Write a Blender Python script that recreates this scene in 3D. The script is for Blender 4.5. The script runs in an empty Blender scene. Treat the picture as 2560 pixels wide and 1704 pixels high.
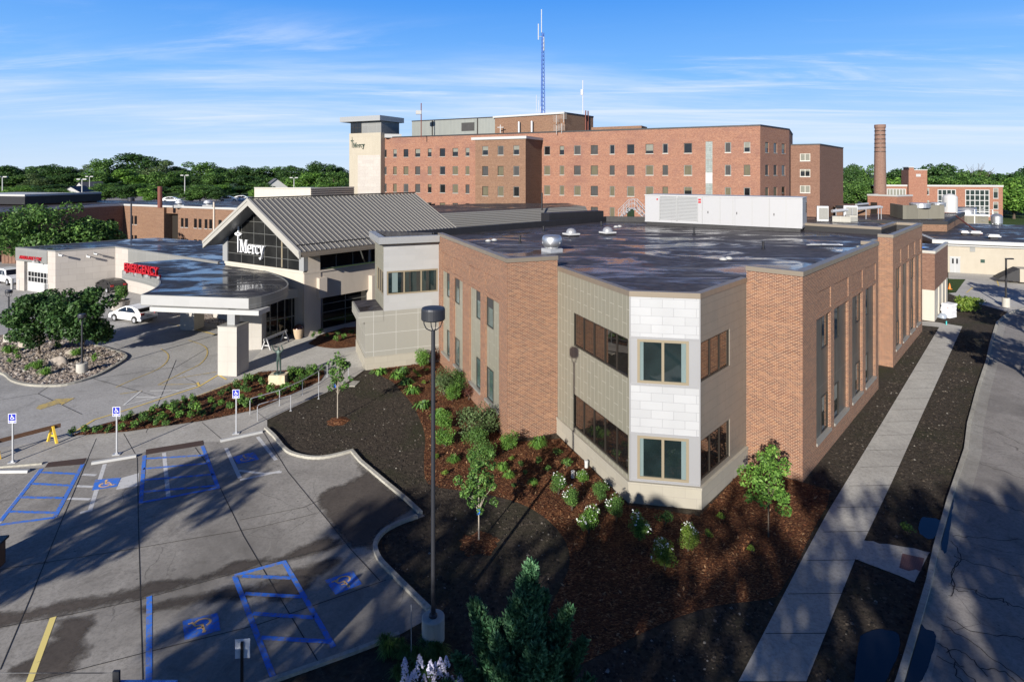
import bpy, math, random
import numpy as np
from mathutils import Vector, Matrix

S = bpy.context.scene
COL = S.collection
R = math.radians
rnd = random.Random(7)

# ------------------------------------------------------------------ camera
HCAM = 14.0                      # camera height, metres (drone)
FPX, CX, CY = 1500.0, 1280.0, 430.0
cam = bpy.data.cameras.new('camera')
cam.sensor_width = 36.0
cam.lens = FPX / 2560.0 * 36.0
cam.shift_y = -(852.0 - CY) / 2560.0
cam.clip_start = 0.2
cam.clip_end = 6000.0
camo = bpy.data.objects.new('camera', cam)
COL.objects.link(camo)
camo.location = (0, 0, HCAM)
camo.rotation_euler = (R(90), 0, 0)
S.camera = camo

# ------------------------------------------------------------------ sky + sun
SUN_EL = 19.8
SUN_DIR = Vector((0.406, 0.914, 0)).normalized()        # heading of the light over the ground
W = bpy.data.worlds.new('World')
S.world = W
W.use_nodes = True
nt = W.node_tree
nt.nodes.clear()
def wn(t, **k):
    n = nt.nodes.new(t)
    for a, b in k.items():
        setattr(n, a, b)
    return n
wo = wn('ShaderNodeOutputWorld')
bg = wn('ShaderNodeBackground')
sky = wn('ShaderNodeTexSky', sky_type='NISHITA')
sky.sun_disc = False
sky.sun_elevation = R(SUN_EL)
sky.sun_rotation = math.atan2(-SUN_DIR.x, -SUN_DIR.y)
sky.altitude = 300
sky.air_density = 1.25
sky.dust_density = 0.25
sky.ozone_density = 2.6
hs = wn('ShaderNodeHueSaturation')
hs.inputs['Saturation'].default_value = 1.15
hs.inputs['Value'].default_value = 0.9
nt.links.new(sky.outputs[0], hs.inputs['Color'])
# thin cirrus, laid on a plane high over the ground
tc = wn('ShaderNodeTexCoord')
sep = wn('ShaderNodeSeparateXYZ')
nt.links.new(tc.outputs['Generated'], sep.inputs[0])
def wm(op, a, b=None, c=None):
    n = wn('ShaderNodeMath', operation=op)
    for i, v in enumerate((a, b, c)):
        if v is None: continue
        if isinstance(v, (int, float)): n.inputs[i].default_value = v
        else: nt.links.new(v, n.inputs[i])
    return n.outputs[0]
zz = wm('ADD', wm('MAXIMUM', sep.outputs['Z'], 0.0), 0.055)
u_ = wm('DIVIDE', sep.outputs['X'], zz)
v_ = wm('DIVIDE', sep.outputs['Y'], zz)
def cloud_layer(ox, oy, su, sv, rot, scale, det, lo, hi, dist=0.6):
    cmb = wn('ShaderNodeCombineXYZ')
    nt.links.new(u_, cmb.inputs[0]); nt.links.new(v_, cmb.inputs[1])
    mp = wn('ShaderNodeMapping')
    mp.inputs['Location'].default_value = (ox, oy, 0)
    mp.inputs['Rotation'].default_value = (0, 0, R(rot))
    mp.inputs['Scale'].default_value = (su, sv, 1)
    nt.links.new(cmb.outputs[0], mp.inputs[0])
    no = wn('ShaderNodeTexNoise')
    no.inputs['Scale'].default_value = scale
    no.inputs['Detail'].default_value = det
    no.inputs['Roughness'].default_value = 0.62
    no.inputs['Distortion'].default_value = dist
    nt.links.new(mp.outputs[0], no.inputs['Vector'])
    mr = wn('ShaderNodeMapRange', interpolation_type='SMOOTHSTEP')
    mr.inputs['From Min'].default_value = lo
    mr.inputs['From Max'].default_value = hi
    nt.links.new(no.outputs[0], mr.inputs['Value'])
    return mr.outputs[0]
c1 = cloud_layer(5.1, 3.4, 0.20, 0.75, 6, 1.2, 10, 0.50, 0.76, 1.1)
c2 = cloud_layer(1.7, 8.2, 0.14, 0.42, -6, 1.1, 8, 0.40, 0.72, 0.6)
def band(a, b, c, d):
    m1 = wn('ShaderNodeMapRange', interpolation_type='SMOOTHSTEP')
    m1.inputs['From Min'].default_value = a; m1.inputs['From Max'].default_value = b
    nt.links.new(sep.outputs['Z'], m1.inputs['Value'])
    m2 = wn('ShaderNodeMapRange', interpolation_type='SMOOTHSTEP')
    m2.inputs['From Min'].default_value = c; m2.inputs['From Max'].default_value = d
    m2.inputs['To Min'].default_value = 1; m2.inputs['To Max'].default_value = 0
    nt.links.new(sep.outputs['Z'], m2.inputs['Value'])
    return wm('MULTIPLY', m1.outputs[0], m2.outputs[0])
cl = wm('MINIMUM', wm('ADD', wm('MULTIPLY', wm('MULTIPLY', c1, band(0.05, 0.10, 0.16, 0.26)), 0.9),
          wm('MULTIPLY', wm('MULTIPLY', c2, band(0.0, 0.05, 0.14, 0.22)), 0.85)), 0.85)
# clear washed morning air: pale at the horizon, azure above; overhead stops darkened to deepen shadows
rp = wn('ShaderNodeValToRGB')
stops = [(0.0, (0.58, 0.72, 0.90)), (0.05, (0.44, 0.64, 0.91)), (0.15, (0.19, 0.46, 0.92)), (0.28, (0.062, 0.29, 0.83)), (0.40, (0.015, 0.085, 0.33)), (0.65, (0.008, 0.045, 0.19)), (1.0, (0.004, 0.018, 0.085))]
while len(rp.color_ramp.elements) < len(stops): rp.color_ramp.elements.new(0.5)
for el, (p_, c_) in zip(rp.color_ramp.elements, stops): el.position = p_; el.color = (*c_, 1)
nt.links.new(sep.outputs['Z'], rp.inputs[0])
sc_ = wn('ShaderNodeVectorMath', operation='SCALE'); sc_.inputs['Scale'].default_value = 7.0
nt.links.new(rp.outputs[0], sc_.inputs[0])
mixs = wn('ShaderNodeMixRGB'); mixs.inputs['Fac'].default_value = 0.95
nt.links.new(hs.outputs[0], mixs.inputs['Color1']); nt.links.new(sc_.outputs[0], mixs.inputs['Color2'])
mixc = wn('ShaderNodeMixRGB')
mixc.inputs['Color2'].default_value = (4.7, 5.4, 6.9, 1)
nt.links.new(cl, mixc.inputs['Fac'])
nt.links.new(mixs.outputs[0], mixc.inputs['Color1'])
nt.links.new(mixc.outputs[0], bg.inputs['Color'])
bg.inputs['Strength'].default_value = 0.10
nt.links.new(bg.outputs[0], wo.inputs['Surface'])

sl = bpy.data.lights.new('sun', 'SUN')
sl.energy = 5.0
sl.angle = R(0.5)
sl.color = (1.0, 0.945, 0.86)
so = bpy.data.objects.new('sun', sl)
COL.objects.link(so)
so.location = (-40, -60, 60)
ld = Vector((SUN_DIR.x * math.cos(R(SUN_EL)), SUN_DIR.y * math.cos(R(SUN_EL)), -math.sin(R(SUN_EL))))
so.rotation_euler = ld.to_track_quat('-Z', 'Y').to_euler()

S.view_settings.view_transform = 'Standard'
S.view_settings.look = 'None'
S.view_settings.exposure = 0.68
S.view_settings.gamma = 1.0
S.view_settings.use_curve_mapping = False
S.render.engine = 'CYCLES'
S.cycles.max_bounces = 6
S.cycles.transparent_max_bounces = 8
S.cycles.caustics_reflective = False
S.cycles.caustics_refractive = False

# ------------------------------------------------------------------ geometry helpers
def G(px, py, z=0.0):
    """point of the place seen at photo pixel (px,py), given its height z"""
    Y = FPX * (HCAM - z) / (py - CY)
    return Vector(((px - CX) / FPX * Y, Y, z))
def G2(px, py, z=0.0):
    v = G(px, py, z); return (v.x, v.y)
def along(p, d, px):
    """distance t along ground line p + t d that stands at photo column px"""
    k = (px - CX) / FPX
    return (k * p[1] - p[0]) / (d[0] - k * d[1])
def zat(Y, py):
    return HCAM - (py - CY) / FPX * Y
def unit(a, b):
    v = Vector((b[0] - a[0], b[1] - a[1])); v.normalize(); return v
def pt(p, d, t, n=None, s=0.0):
    v = Vector((p[0] + d[0] * t, p[1] + d[1] * t))
    if n is not None: v += Vector((n[0], n[1])) * s
    return v

def offset_line(pts, d, closed):
    """mitred offset of a polyline; positive d = to the right of travel"""
    n = len(pts); out = []
    P = [Vector((p[0], p[1])) for p in pts]
    for i in range(n):
        if closed or 0 < i < n - 1:
            a = (P[i] - P[i - 1]).normalized(); b = (P[(i + 1) % n] - P[i]).normalized()
        elif i == 0:
            a = b = (P[1] - P[0]).normalized()
        else:
            a = b = (P[-1] - P[-2]).normalized()
        na = Vector((a.y, -a.x)); nb = Vector((b.y, -b.x))
        m = na + nb
        if m.length < 1e-6: m = na.copy()
        m.normalize()
        c = max(0.3, m.dot(na))
        out.append(P[i] + m * (d / c))
    return out

class MB:
    def __init__(s):
        s.v = []; s.f = []
    def add(s, *pts):
        i = len(s.v)
        for p in pts:
            s.v.append((p[0], p[1], p[2]))
        s.f.append(tuple(range(i, i + len(pts))))
    def flat(s, pts, z, up=True):
        q = [(p[0], p[1], z) for p in pts]
        a = sum(q[i - 1][0] * q[i][1] - q[i][0] * q[i - 1][1] for i in range(len(q)))
        if (a > 0) != up: q.reverse()
        s.add(*q)
    def prism(s, pts, z0, z1, top=True, bottom=False):
        q = [(p[0], p[1]) for p in pts]
        a = sum(q[i - 1][0] * q[i][1] - q[i][0] * q[i - 1][1] for i in range(len(q)))
        if a < 0: q.reverse()
        for i in range(len(q)):
            a_, b_ = q[i - 1], q[i]
            s.add((*a_, z0), (*b_, z0), (*b_, z1), (*a_, z1))
        if top: s.flat(q, z1, True)
        if bottom: s.flat(q, z0, False)
    def box(s, c, lx, ly, z0, z1, ang=0.0):
        ca, sa = math.cos(ang), math.sin(ang)
        q = [(c[0] + x * ca - y * sa, c[1] + x * sa + y * ca) for x, y in
             ((-lx / 2, -ly / 2), (lx / 2, -ly / 2), (lx / 2, ly / 2), (-lx / 2, ly / 2))]
        s.prism(q, z0, z1, True, True)
    def obox(s, p, d, n, t0, t1, n0, n1, z0, z1):
        """box spanning t0..t1 along d and n0..n1 along n from ground point p"""
        q = [pt(p, d, t0, n, n0), pt(p, d, t1, n, n0), pt(p, d, t1, n, n1), pt(p, d, t0, n, n1)]
        s.prism(q, z0, z1, True, True)
    def band(s, pts, o, i, z0, z1, closed=False):
        """solid band that follows a line: o outwards (right of travel), i inwards"""
        a = offset_line(pts, o, closed); b = offset_line(pts, -i, closed)
        n = len(pts); m = n if closed else n - 1
        for k in range(m):
            k2 = (k + 1) % n
            s.add((*a[k], z0), (*a[k2], z0), (*a[k2], z1), (*a[k], z1))
            s.add((*b[k2], z0), (*b[k], z0), (*b[k], z1), (*b[k2], z1))
            s.add((*a[k], z1), (*a[k2], z1), (*b[k2], z1), (*b[k], z1))
            s.add((*a[k2], z0), (*a[k], z0), (*b[k], z0), (*b[k2], z0))
        if not closed:
            s.add((*b[0], z0), (*a[0], z0), (*a[0], z1), (*b[0], z1))
            s.add((*a[-1], z0), (*b[-1], z0), (*b[-1], z1), (*a[-1], z1))
    def wall(s, p0, p1, z0, z1, holes=(), depth=0.2):
        """wall sheet from p0 to p1, outside on the right of travel; holes=(u0,u1,z0,z1[,depth])"""
        d = unit(p0, p1); L = (Vector(p1[:2]) - Vector(p0[:2])).length
        n = Vector((d.y, -d.x))
        us = sorted({0.0, L} | {h[0] for h in holes} | {h[1] for h in holes})
        zs = sorted({z0, z1} | {h[2] for h in holes} | {h[3] for h in holes})
        us = [u for u in us if 0 <= u <= L]; zs = [z for z in zs if z0 <= z <= z1]
        P = lambda u, z, k=0.0: (p0[0] + d.x * u - n.x * k, p0[1] + d.y * u - n.y * k, z)
        for a, b in zip(us, us[1:]):
            for e, g in zip(zs, zs[1:]):
                cu, cz = (a + b) / 2, (e + g) / 2
                if any(h[0] < cu < h[1] and h[2] < cz < h[3] for h in holes): continue
                s.add(P(a, e), P(b, e), P(b, g), P(a, g))
        for h in holes:
            k = h[4] if len(h) > 4 else depth
            a, b, e, g = h[:4]
            s.add(P(a, e), P(a, g), P(a, g, k), P(a, e, k))
            s.add(P(b, g), P(b, e), P(b, e, k), P(b, g, k))
            s.add(P(b, e), P(a, e), P(a, e, k), P(b, e, k))
            s.add(P(a, g), P(b, g), P(b, g, k), P(a, g, k))
            if len(h) > 5:
                s.add(P(a, e, k), P(b, e, k), P(b, g, k), P(a, g, k))
    def tube(s, pts, r, seg=8, r2=None, caps=True):
        pts = [Vector(p) for p in pts]; n = len(pts); rings = []
        for i, p in enumerate(pts):
            t = (pts[min(i + 1, n - 1)] - pts[max(i - 1, 0)]).normalized()
            up = Vector((0, 0, 1)) if abs(t.z) < 0.95 else Vector((1, 0, 0))
            a = t.cross(up).normalized(); b = t.cross(a).normalized()
            rr = r if r2 is None else r + (r2 - r) * i / (n - 1)
            base = len(s.v)
            for k in range(seg):
                an = 2 * math.pi * k / seg
                q = p + a * (math.cos(an) * rr) + b * (math.sin(an) * rr)
                s.v.append((q.x, q.y, q.z))
            rings.append(base)
        for r0, r1 in zip(rings, rings[1:]):
            for k in range(seg):
                k2 = (k + 1) % seg
                s.f.append((r0 + k, r1 + k, r1 + k2, r0 + k2))
        if caps:
            s.f.append(tuple(rings[0] + k for k in range(seg)))
            s.f.append(tuple(rings[-1] + seg - 1 - k for k in range(seg)))
    def lathe(s, c, prof, seg=24, cap=True):
        rings = []
        for r, z in prof:
            base = len(s.v)
            for k in range(seg):
                an = 2 * math.pi * k / seg
                s.v.append((c[0] + math.cos(an) * r, c[1] + math.sin(an) * r, z))
            rings.append(base)
        for r0, r1 in zip(rings, rings[1:]):
            for k in range(seg):
                k2 = (k + 1) % seg
                s.f.append((r0 + k, r0 + k2, r1 + k2, r1 + k))
        if cap:
            s.f.append(tuple(rings[0] + seg - 1 - k for k in range(seg)))
            s.f.append(tuple(rings[-1] + k for k in range(seg)))
    def build(s, name, mat, parent=None, smooth=False):
        me = bpy.data.meshes.new(name)
        me.from_pydata(s.v, [], s.f)
        me.validate()
        auto_uv(me)
        if mat: me.materials.append(mat)
        if smooth:
            me.polygons.foreach_set('use_smooth', [True] * len(me.polygons))
        return link(name, me, parent)

def auto_uv(me):
    """metre UVs: u along the wall, v up it (or x,y on flat faces)"""
    uvl = me.uv_layers.new(name='UVMap')
    n = len(me.loops)
    if n == 0: return
    co = np.empty(len(me.vertices) * 3); me.vertices.foreach_get('co', co); co = co.reshape(-1, 3)
    vi = np.empty(n, dtype=np.int64); me.loops.foreach_get('vertex_index', vi)
    np_ = len(me.polygons)
    no = np.empty(np_ * 3); me.polygons.foreach_get('normal', no); no = no.reshape(-1, 3)
    tot = np.empty(np_, dtype=np.int64); me.polygons.foreach_get('loop_total', tot)
    N = np.repeat(no, tot, axis=0); P = co[vi]
    flat = np.abs(N[:, 2]) > 0.9
    h = np.hypot(N[:, 0], N[:, 1]); h[h < 1e-6] = 1
    T = np.stack([-N[:, 1] / h, N[:, 0] / h, np.zeros(n)], 1)
    B = np.cross(N, T)
    uv = np.stack([(P * T).sum(1), (P * B).sum(1)], 1)
    uv[flat] = P[flat][:, :2]
    uvl.data.foreach_set('uv', uv.ravel())

def link(name, me, parent=None):
    o = bpy.data.objects.new(name, me)
    COL.objects.link(o)
    if parent is not None:
        o.parent = parent
        o.location = -Vector(parent.location)
    return o
def thing(name, label, cat, loc=(0, 0, 0), group=None):
    o = bpy.data.objects.new(name, None)
    COL.objects.link(o)
    o.location = (loc[0], loc[1], loc[2] if len(loc) > 2 else 0)
    o.empty_display_size = 0.3
    o['label'] = label; o['category'] = cat
    if group: o['group'] = group
    return o
def tag(o, label, cat, group=None):
    o['label'] = label; o['category'] = cat
    if group: o['group'] = group
    return o
def struct(o, kind='structure'):
    o['kind'] = kind
    return o
KIDS = {}
def copy_thing(root, loc, rotz=0.0, scale=1.0, label=None, group=None):
    """copy of a thing (built round its own origin) with copies of its parts and sub-parts"""
    r = root.copy(); COL.objects.link(r)
    r.location = loc; r.rotation_euler = (0, 0, rotz)
    r.scale = (scale, scale, scale) if isinstance(scale, (int, float)) else scale
    if label: r['label'] = label
    if group: r['group'] = group
    for ch in list(root.children):
        c = ch.copy(); COL.objects.link(c); c.parent = r
        for g in list(ch.children):
            d = g.copy(); COL.objects.link(d); d.parent = c
    return r
# ------------------------------------------------------------------ materials
MATS = {}
class NT:
    def __init__(s, name):
        s.m = bpy.data.materials.new(name); s.m.use_nodes = True
        s.t = s.m.node_tree; s.b = s.t.nodes['Principled BSDF']
        s._uv = None; s._ob = None
    def n(s, t, **k):
        x = s.t.nodes.new(t)
        for a, b in k.items(): setattr(x, a, b)
        return x
    def l(s, a, b): s.t.links.new(a, b)
    def uv(s):
        if s._uv is None: s._uv = s.n('ShaderNodeTexCoord')
        return s._uv.outputs['UV']
    def pos(s):
        if s._ob is None: s._ob = s.n('ShaderNodeNewGeometry')
        return s._ob.outputs['Position']
    def map(s, vec, scale=(1, 1, 1), rot=(0, 0, 0), loc=(0, 0, 0)):
        m = s.n('ShaderNodeMapping'); m.inputs['Scale'].default_value = scale
        m.inputs['Rotation'].default_value = rot; m.inputs['Location'].default_value = loc
        s.l(vec, m.inputs[0]); return m.outputs[0]
    def noise(s, vec, scale, det=4, rough=0.55, dist=0.0):
        x = s.n('ShaderNodeTexNoise'); x.inputs['Scale'].default_value = scale
        x.inputs['Detail'].default_value = det; x.inputs['Roughness'].default_value = rough
        x.inputs['Distortion'].default_value = dist
        s.l(vec, x.inputs['Vector']); return x.outputs[0]
    def voro(s, vec, scale, feature='F1', out='Distance'):
        x = s.n('ShaderNodeTexVoronoi', feature=feature); x.inputs['Scale'].default_value = scale
        s.l(vec, x.inputs['Vector']); return x.outputs[out]
    def ramp(s, fac, stops, interp='LINEAR'):
        x = s.n('ShaderNodeValToRGB'); e = x.color_ramp; e.interpolation = interp
        while len(e.elements) < len(stops): e.elements.new(0.5)
        for el, (p, c) in zip(e.elements, stops):
            el.position = p; el.color = (*c, 1) if len(c) == 3 else c
        s.l(fac, x.inputs[0]); return x.outputs[0]
    def mr(s, v, a, b, c=0.0, d=1.0):
        x = s.n('ShaderNodeMapRange'); i = x.inputs
        i['From Min'].default_value = a; i['From Max'].default_value = b
        i['To Min'].default_value = c; i['To Max'].default_value = d
        s.l(v, i['Value']); return x.outputs[0]
    def math(s, op, a, b):
        x = s.n('ShaderNodeMath', operation=op)
        for i, v in enumerate((a, b)):
            if isinstance(v, (int, float)): x.inputs[i].default_value = v
            else: s.l(v, x.inputs[i])
        return x.outputs[0]
    def mix(s, fac, a, b, blend='MIX'):
        x = s.n('ShaderNodeMixRGB', blend_type=blend)
        for i, v in enumerate((fac, a, b)):
            if isinstance(v, (int, float)): x.inputs[i].default_value = v
            elif isinstance(v, tuple): x.inputs[i].default_value = (*v, 1) if len(v) == 3 else v
            else: s.l(v, x.inputs[i])
        return x.outputs[0]
    def col(s, v):
        if isinstance(v, tuple): s.b.inputs['Base Color'].default_value = (*v, 1)
        else: s.l(v, s.b.inputs['Base Color'])
        return s
    def rough(s, v):
        if isinstance(v, (int, float)): s.b.inputs['Roughness'].default_value = v
        else: s.l(v, s.b.inputs['Roughness'])
        return s
    def set(s, **k):
        for a, b in k.items(): s.b.inputs[a.replace('_', ' ')].default_value = b
        return s
    def bump(s, h, strength=0.3, dist=0.02):
        x = s.n('ShaderNodeBump'); x.inputs['Strength'].default_value = strength
        x.inputs['Distance'].default_value = dist
        s.l(h, x.inputs['Height']); s.l(x.outputs[0], s.b.inputs['Normal']); return s

def plain(name, c, rough=0.5, metal=0.0, var=0.12, scale=3.0, spec=0.5):
    """paint / metal / plastic with faint weathering"""
    k = NT(name)
    n = k.noise(k.map(k.pos(), (1, 1, 0.35)), scale, 6, 0.65)
    f = k.mr(n, 0.3, 0.7, 1 - var, 1 + var)
    cmb = k.mix(1.0, c, k.ramp(k.mr(n, 0.3, 0.7), [(0, (1 - var,) * 3), (1, (1.0,) * 3)]), 'MULTIPLY')
    k.col(cmb); k.rough(k.mr(n, 0.25, 0.75, min(1, rough * 1.15), rough * 0.85))
    k.set(Metallic=metal, Specular_IOR_Level=spec)
    return k.m

def brick(name, stops, mortar, bw=0.203, rh=0.0677, ms=0.009, stain=0.18, stainc=(0.10, 0.05, 0.04), sscale=0.35, mdark=1.0):
    k = NT(name)
    t = k.n('ShaderNodeTexBrick'); t.offset = 0.5
    t.inputs['Scale'].default_value = 1.0
    t.inputs['Color1'].default_value = (0, 0, 0, 1); t.inputs['Color2'].default_value = (1, 1, 1, 1)
    t.inputs['Mortar'].default_value = (0.5, 0.5, 0.5, 1)
    t.inputs['Mortar Size'].default_value = ms; t.inputs['Mortar Smooth'].default_value = 0.15
    t.inputs['Brick Width'].default_value = bw; t.inputs['Row Height'].default_value = rh
    k.l(k.uv(), t.inputs['Vector'])
    c = k.ramp(t.outputs['Color'], stops)
    n = k.noise(k.map(k.uv(), (1, 1.6, 1)), sscale, 7, 0.68, 0.4)
    fine = k.noise(k.map(k.uv(), (0.12, 2.2, 1)), 2.0, 4, 0.6)
    c = k.mix(k.mr(n, 0.48, 0.75, 0, stain), c, stainc)
    c = k.mix(k.mr(fine, 0.35, 0.7, 0, 0.14), c, (0.46, 0.29, 0.20))
    c = k.mix(t.outputs['Fac'], c, mortar)
    k.col(c); k.rough(0.85); k.set(Specular_IOR_Level=0.25)
    k.bump(k.math('SUBTRACT', 1.0, t.outputs['Fac']), 0.35, 0.006)
    return k.m

def panel(name, c, bw, rh, seam, ms=0.006, rough=0.4, metal=0.3, var=0.10, vert=False, offset=0.5, spec=0.5, shift=(0, 0, 0)):
    """sheet panels with joints"""
    k = NT(name)
    vec = k.map(k.uv(), (1, 1, 1), (0, 0, R(90) if vert else 0), shift)
    t = k.n('ShaderNodeTexBrick'); t.offset = offset
    t.inputs['Scale'].default_value = 1.0
    t.inputs['Color1'].default_value = (0, 0, 0, 1); t.inputs['Color2'].default_value = (1, 1, 1, 1)
    t.inputs['Mortar'].default_value = (0.5, 0.5, 0.5, 1)
    t.inputs['Mortar Size'].default_value = ms; t.inputs['Mortar Smooth'].default_value = 0.2
    t.inputs['Brick Width'].default_value = bw; t.inputs['Row Height'].default_value = rh
    k.l(vec, t.inputs['Vector'])
    lo = tuple(x * (1 - var) for x in c); hi = tuple(min(1, x * (1 + var)) for x in c)
    cc = k.ramp(t.outputs['Color'], [(0, lo), (1, hi)])
    n = k.noise(k.map(k.uv(), (1, 0.4, 1)), 1.2, 5, 0.6)
    cc = k.mix(k.mr(n, 0.4, 0.75, 0, 0.16), cc, tuple(x * 0.7 for x in c))
    cc = k.mix(t.outputs['Fac'], cc, seam)
    k.col(cc); k.rough(k.mr(n, 0.3, 0.7, rough * 0.8, rough * 1.2)); k.set(Metallic=metal, Specular_IOR_Level=spec)
    k.bump(k.math('ADD', k.math('SUBTRACT', 1.0, t.outputs['Fac']), k.math('MULTIPLY', n, 0.4)), 0.25, 0.006)
    return k.m

def glass(name, c=(0.012, 0.016, 0.018), rough=0.03, mixm=0.22, tint=(0.75, 0.85, 0.88), spec=0.5):
    """coated window glass: dark room behind, part mirror"""
    k = NT(name)
    n = k.noise(k.pos(), 0.9, 2)
    k.col(k.mix(k.mr(n, 0.4, 0.65), c, tuple(x * 1.6 for x in c)))
    k.rough(rough); k.set(Specular_IOR_Level=spec)
    g = k.n('ShaderNodeBsdfGlossy'); g.inputs['Color'].default_value = (*tint, 1); g.inputs['Roughness'].default_value = rough
    m = k.n('ShaderNodeMixShader'); m.inputs[0].default_value = mixm
    k.bump(k.noise(k.pos(), 0.8, 1), 0.05, 0.05)
    k.l(k.b.inputs['Normal'].links[0].from_socket, g.inputs['Normal'])
    o = k.t.nodes['Material Output']
    k.l(k.b.outputs[0], m.inputs[1]); k.l(g.outputs[0], m.inputs[2]); k.l(m.outputs[0], o.inputs[0])
    return k.m

def leafmat(name, stops, trans=0.3, rough=0.55):
    k = NT(name)
    ge = k.n('ShaderNodeNewGeometry')
    rnd_ = ge.outputs['Random Per Island']
    c = k.ramp(rnd_, stops)
    c = k.mix(k.mr(k.noise(k.pos(), 0.6, 2), 0.35, 0.65, 0, 0.5), c, stops[0][1])
    k.col(c); k.rough(rough); k.set(Specular_IOR_Level=0.3)
    tr = k.n('ShaderNodeBsdfTranslucent'); k.l(c, tr.inputs[0])
    m = k.n('ShaderNodeMixShader'); m.inputs[0].default_value = trans
    o = k.t.nodes['Material Output']
    k.l(k.b.outputs[0], m.inputs[1]); k.l(tr.outputs[0], m.inputs[2]); k.l(m.outputs[0], o.inputs[0])
    return k.m

def concrete(name, c, dark, crack=True, spots=True, jointless=True, cscale=0.16, stainlo=0.45):
    k = NT(name)
    P = k.pos()
    big = k.noise(P, 0.16, 6, 0.62, 0.5)
    mid = k.noise(k.map(P, (1, 0.35, 1), (0, 0, 0.5)), 1.1, 6, 0.68)
    fine = k.noise(P, 7, 8, 0.85)
    blot = k.noise(P, 0.75, 8, 0.74, 0.8)
    cc = k.mix(k.mr(big, stainlo, 0.70), c, dark)
    cc = k.mix(k.mr(mid, 0.4, 0.75, 0, 0.45), cc, dark)
    cc = k.mix(k.mr(fine, 0.46, 0.64, 0, 0.7), cc, tuple(x * 0.45 for x in c))
    cc = k.mix(k.mr(blot, 0.54, 0.74, 0, 0.7), cc, tuple(x * 0.62 for x in dark))
    cc = k.mix(k.mr(blot, 0.44, 0.26, 0, 0.35), cc, tuple(min(1, x * 1.3) for x in c))
    if crack:
        nz = k.n('ShaderNodeTexNoise'); nz.inputs['Scale'].default_value = 0.8; nz.inputs['Detail'].default_value = 5
        k.l(P, nz.inputs['Vector'])
        vec = k.mix(0.5, P, nz.outputs['Color'], 'ADD')
        e = k.voro(vec, cscale, 'DISTANCE_TO_EDGE')
        mask = k.math('MULTIPLY', k.mr(e, 0.0, 0.0035, 1, 0), k.mr(k.noise(P, 0.25, 3), 0.45, 0.62))
        cc = k.mix(k.math('MULTIPLY', mask, 0.85), cc, (0.02, 0.018, 0.016))
    if spots:
        sp = k.voro(P, 1.3, 'F1')
        cc = k.mix(k.mr(sp, 0.02, 0.06, 0.75, 0), cc, (0.025, 0.022, 0.02))
    k.col(cc); k.rough(k.mr(mid, 0.3, 0.7, 0.8, 0.95)); k.set(Specular_IOR_Level=0.25)
    k.bump(fine, 0.2, 0.01)
    return k.m

def ground_mat(name, stops, scale, speck=0.0, speckc=(0.6, 0.58, 0.55), stretch=(1, 1, 1), bump=0.5, big=None, rough=0.95, speckscale=5.0):
    k = NT(name)
    P = k.pos()
    n = k.noise(k.map(P, stretch), scale, 8, 0.72, 0.3)
    cc = k.ramp(n, stops)
    if big:
        cc = k.mix(k.mr(k.noise(P, 0.3, 5, 0.6, 0.6), 0.48, 0.68, 0, 0.75), cc, big)
    if speck:
        w = k.voro(P, speckscale, 'F1'); 
        gate = k.mr(k.noise(P, 0.9, 3), 0.42, 0.62)
        size = k.math('MULTIPLY', gate, speck)
        m = k.math('LESS_THAN', w, size)
        cc = k.mix(m, cc, speckc)
    k.col(cc); k.rough(rough); k.set(Specular_IOR_Level=0.15)
    k.bump(n, bump, 0.08)
    return k.m

def mulch_mat():
    k = NT('mulch')
    P = k.pos()
    chips = k.n('ShaderNodeTexVoronoi'); chips.inputs['Scale'].default_value = 14
    k.l(k.map(P, (1, 2.6, 1), (0, 0, 0.6)), chips.inputs['Vector'])
    c = k.ramp(k.noise(chips.outputs['Color'], 1.0, 0), [(0.3, (0.035, 0.012, 0.006)), (0.52, (0.10, 0.034, 0.014)), (0.62, (0.17, 0.065, 0.025)), (0.75, (0.36, 0.19, 0.09))])
    c = k.mix(k.mr(k.noise(P, 0.45, 6, 0.65), 0.42, 0.68, 0, 0.6), c, (0.028, 0.012, 0.008))
    k.col(c); k.rough(0.9); k.set(Specular_IOR_Level=0.2)
    k.bump(k.math('ADD', chips.outputs['Distance'], k.noise(P, 9, 4)), 0.9, 0.05)
    return k.m

def gravel_mat():
    k = NT('river_gravel')
    P = k.pos()
    v = k.n('ShaderNodeTexVoronoi'); v.inputs['Scale'].default_value = 6.5
    k.l(P, v.inputs['Vector'])
    c = k.ramp(k.noise(v.outputs['Color'], 1.2, 0), [(0.25, (0.16, 0.13, 0.11)), (0.5, (0.36, 0.31, 0.26)), (0.62, (0.46, 0.36, 0.30)), (0.8, (0.68, 0.64, 0.58))])
    c = k.mix(k.mr(v.outputs['Distance'], 0.42, 0.72, 0, 0.9), c, (0.05, 0.04, 0.035))
    k.col(c); k.rough(0.8)
    k.bump(k.math('SUBTRACT', 1.0, v.outputs['Distance']), 0.9, 0.08)
    return k.m

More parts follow.
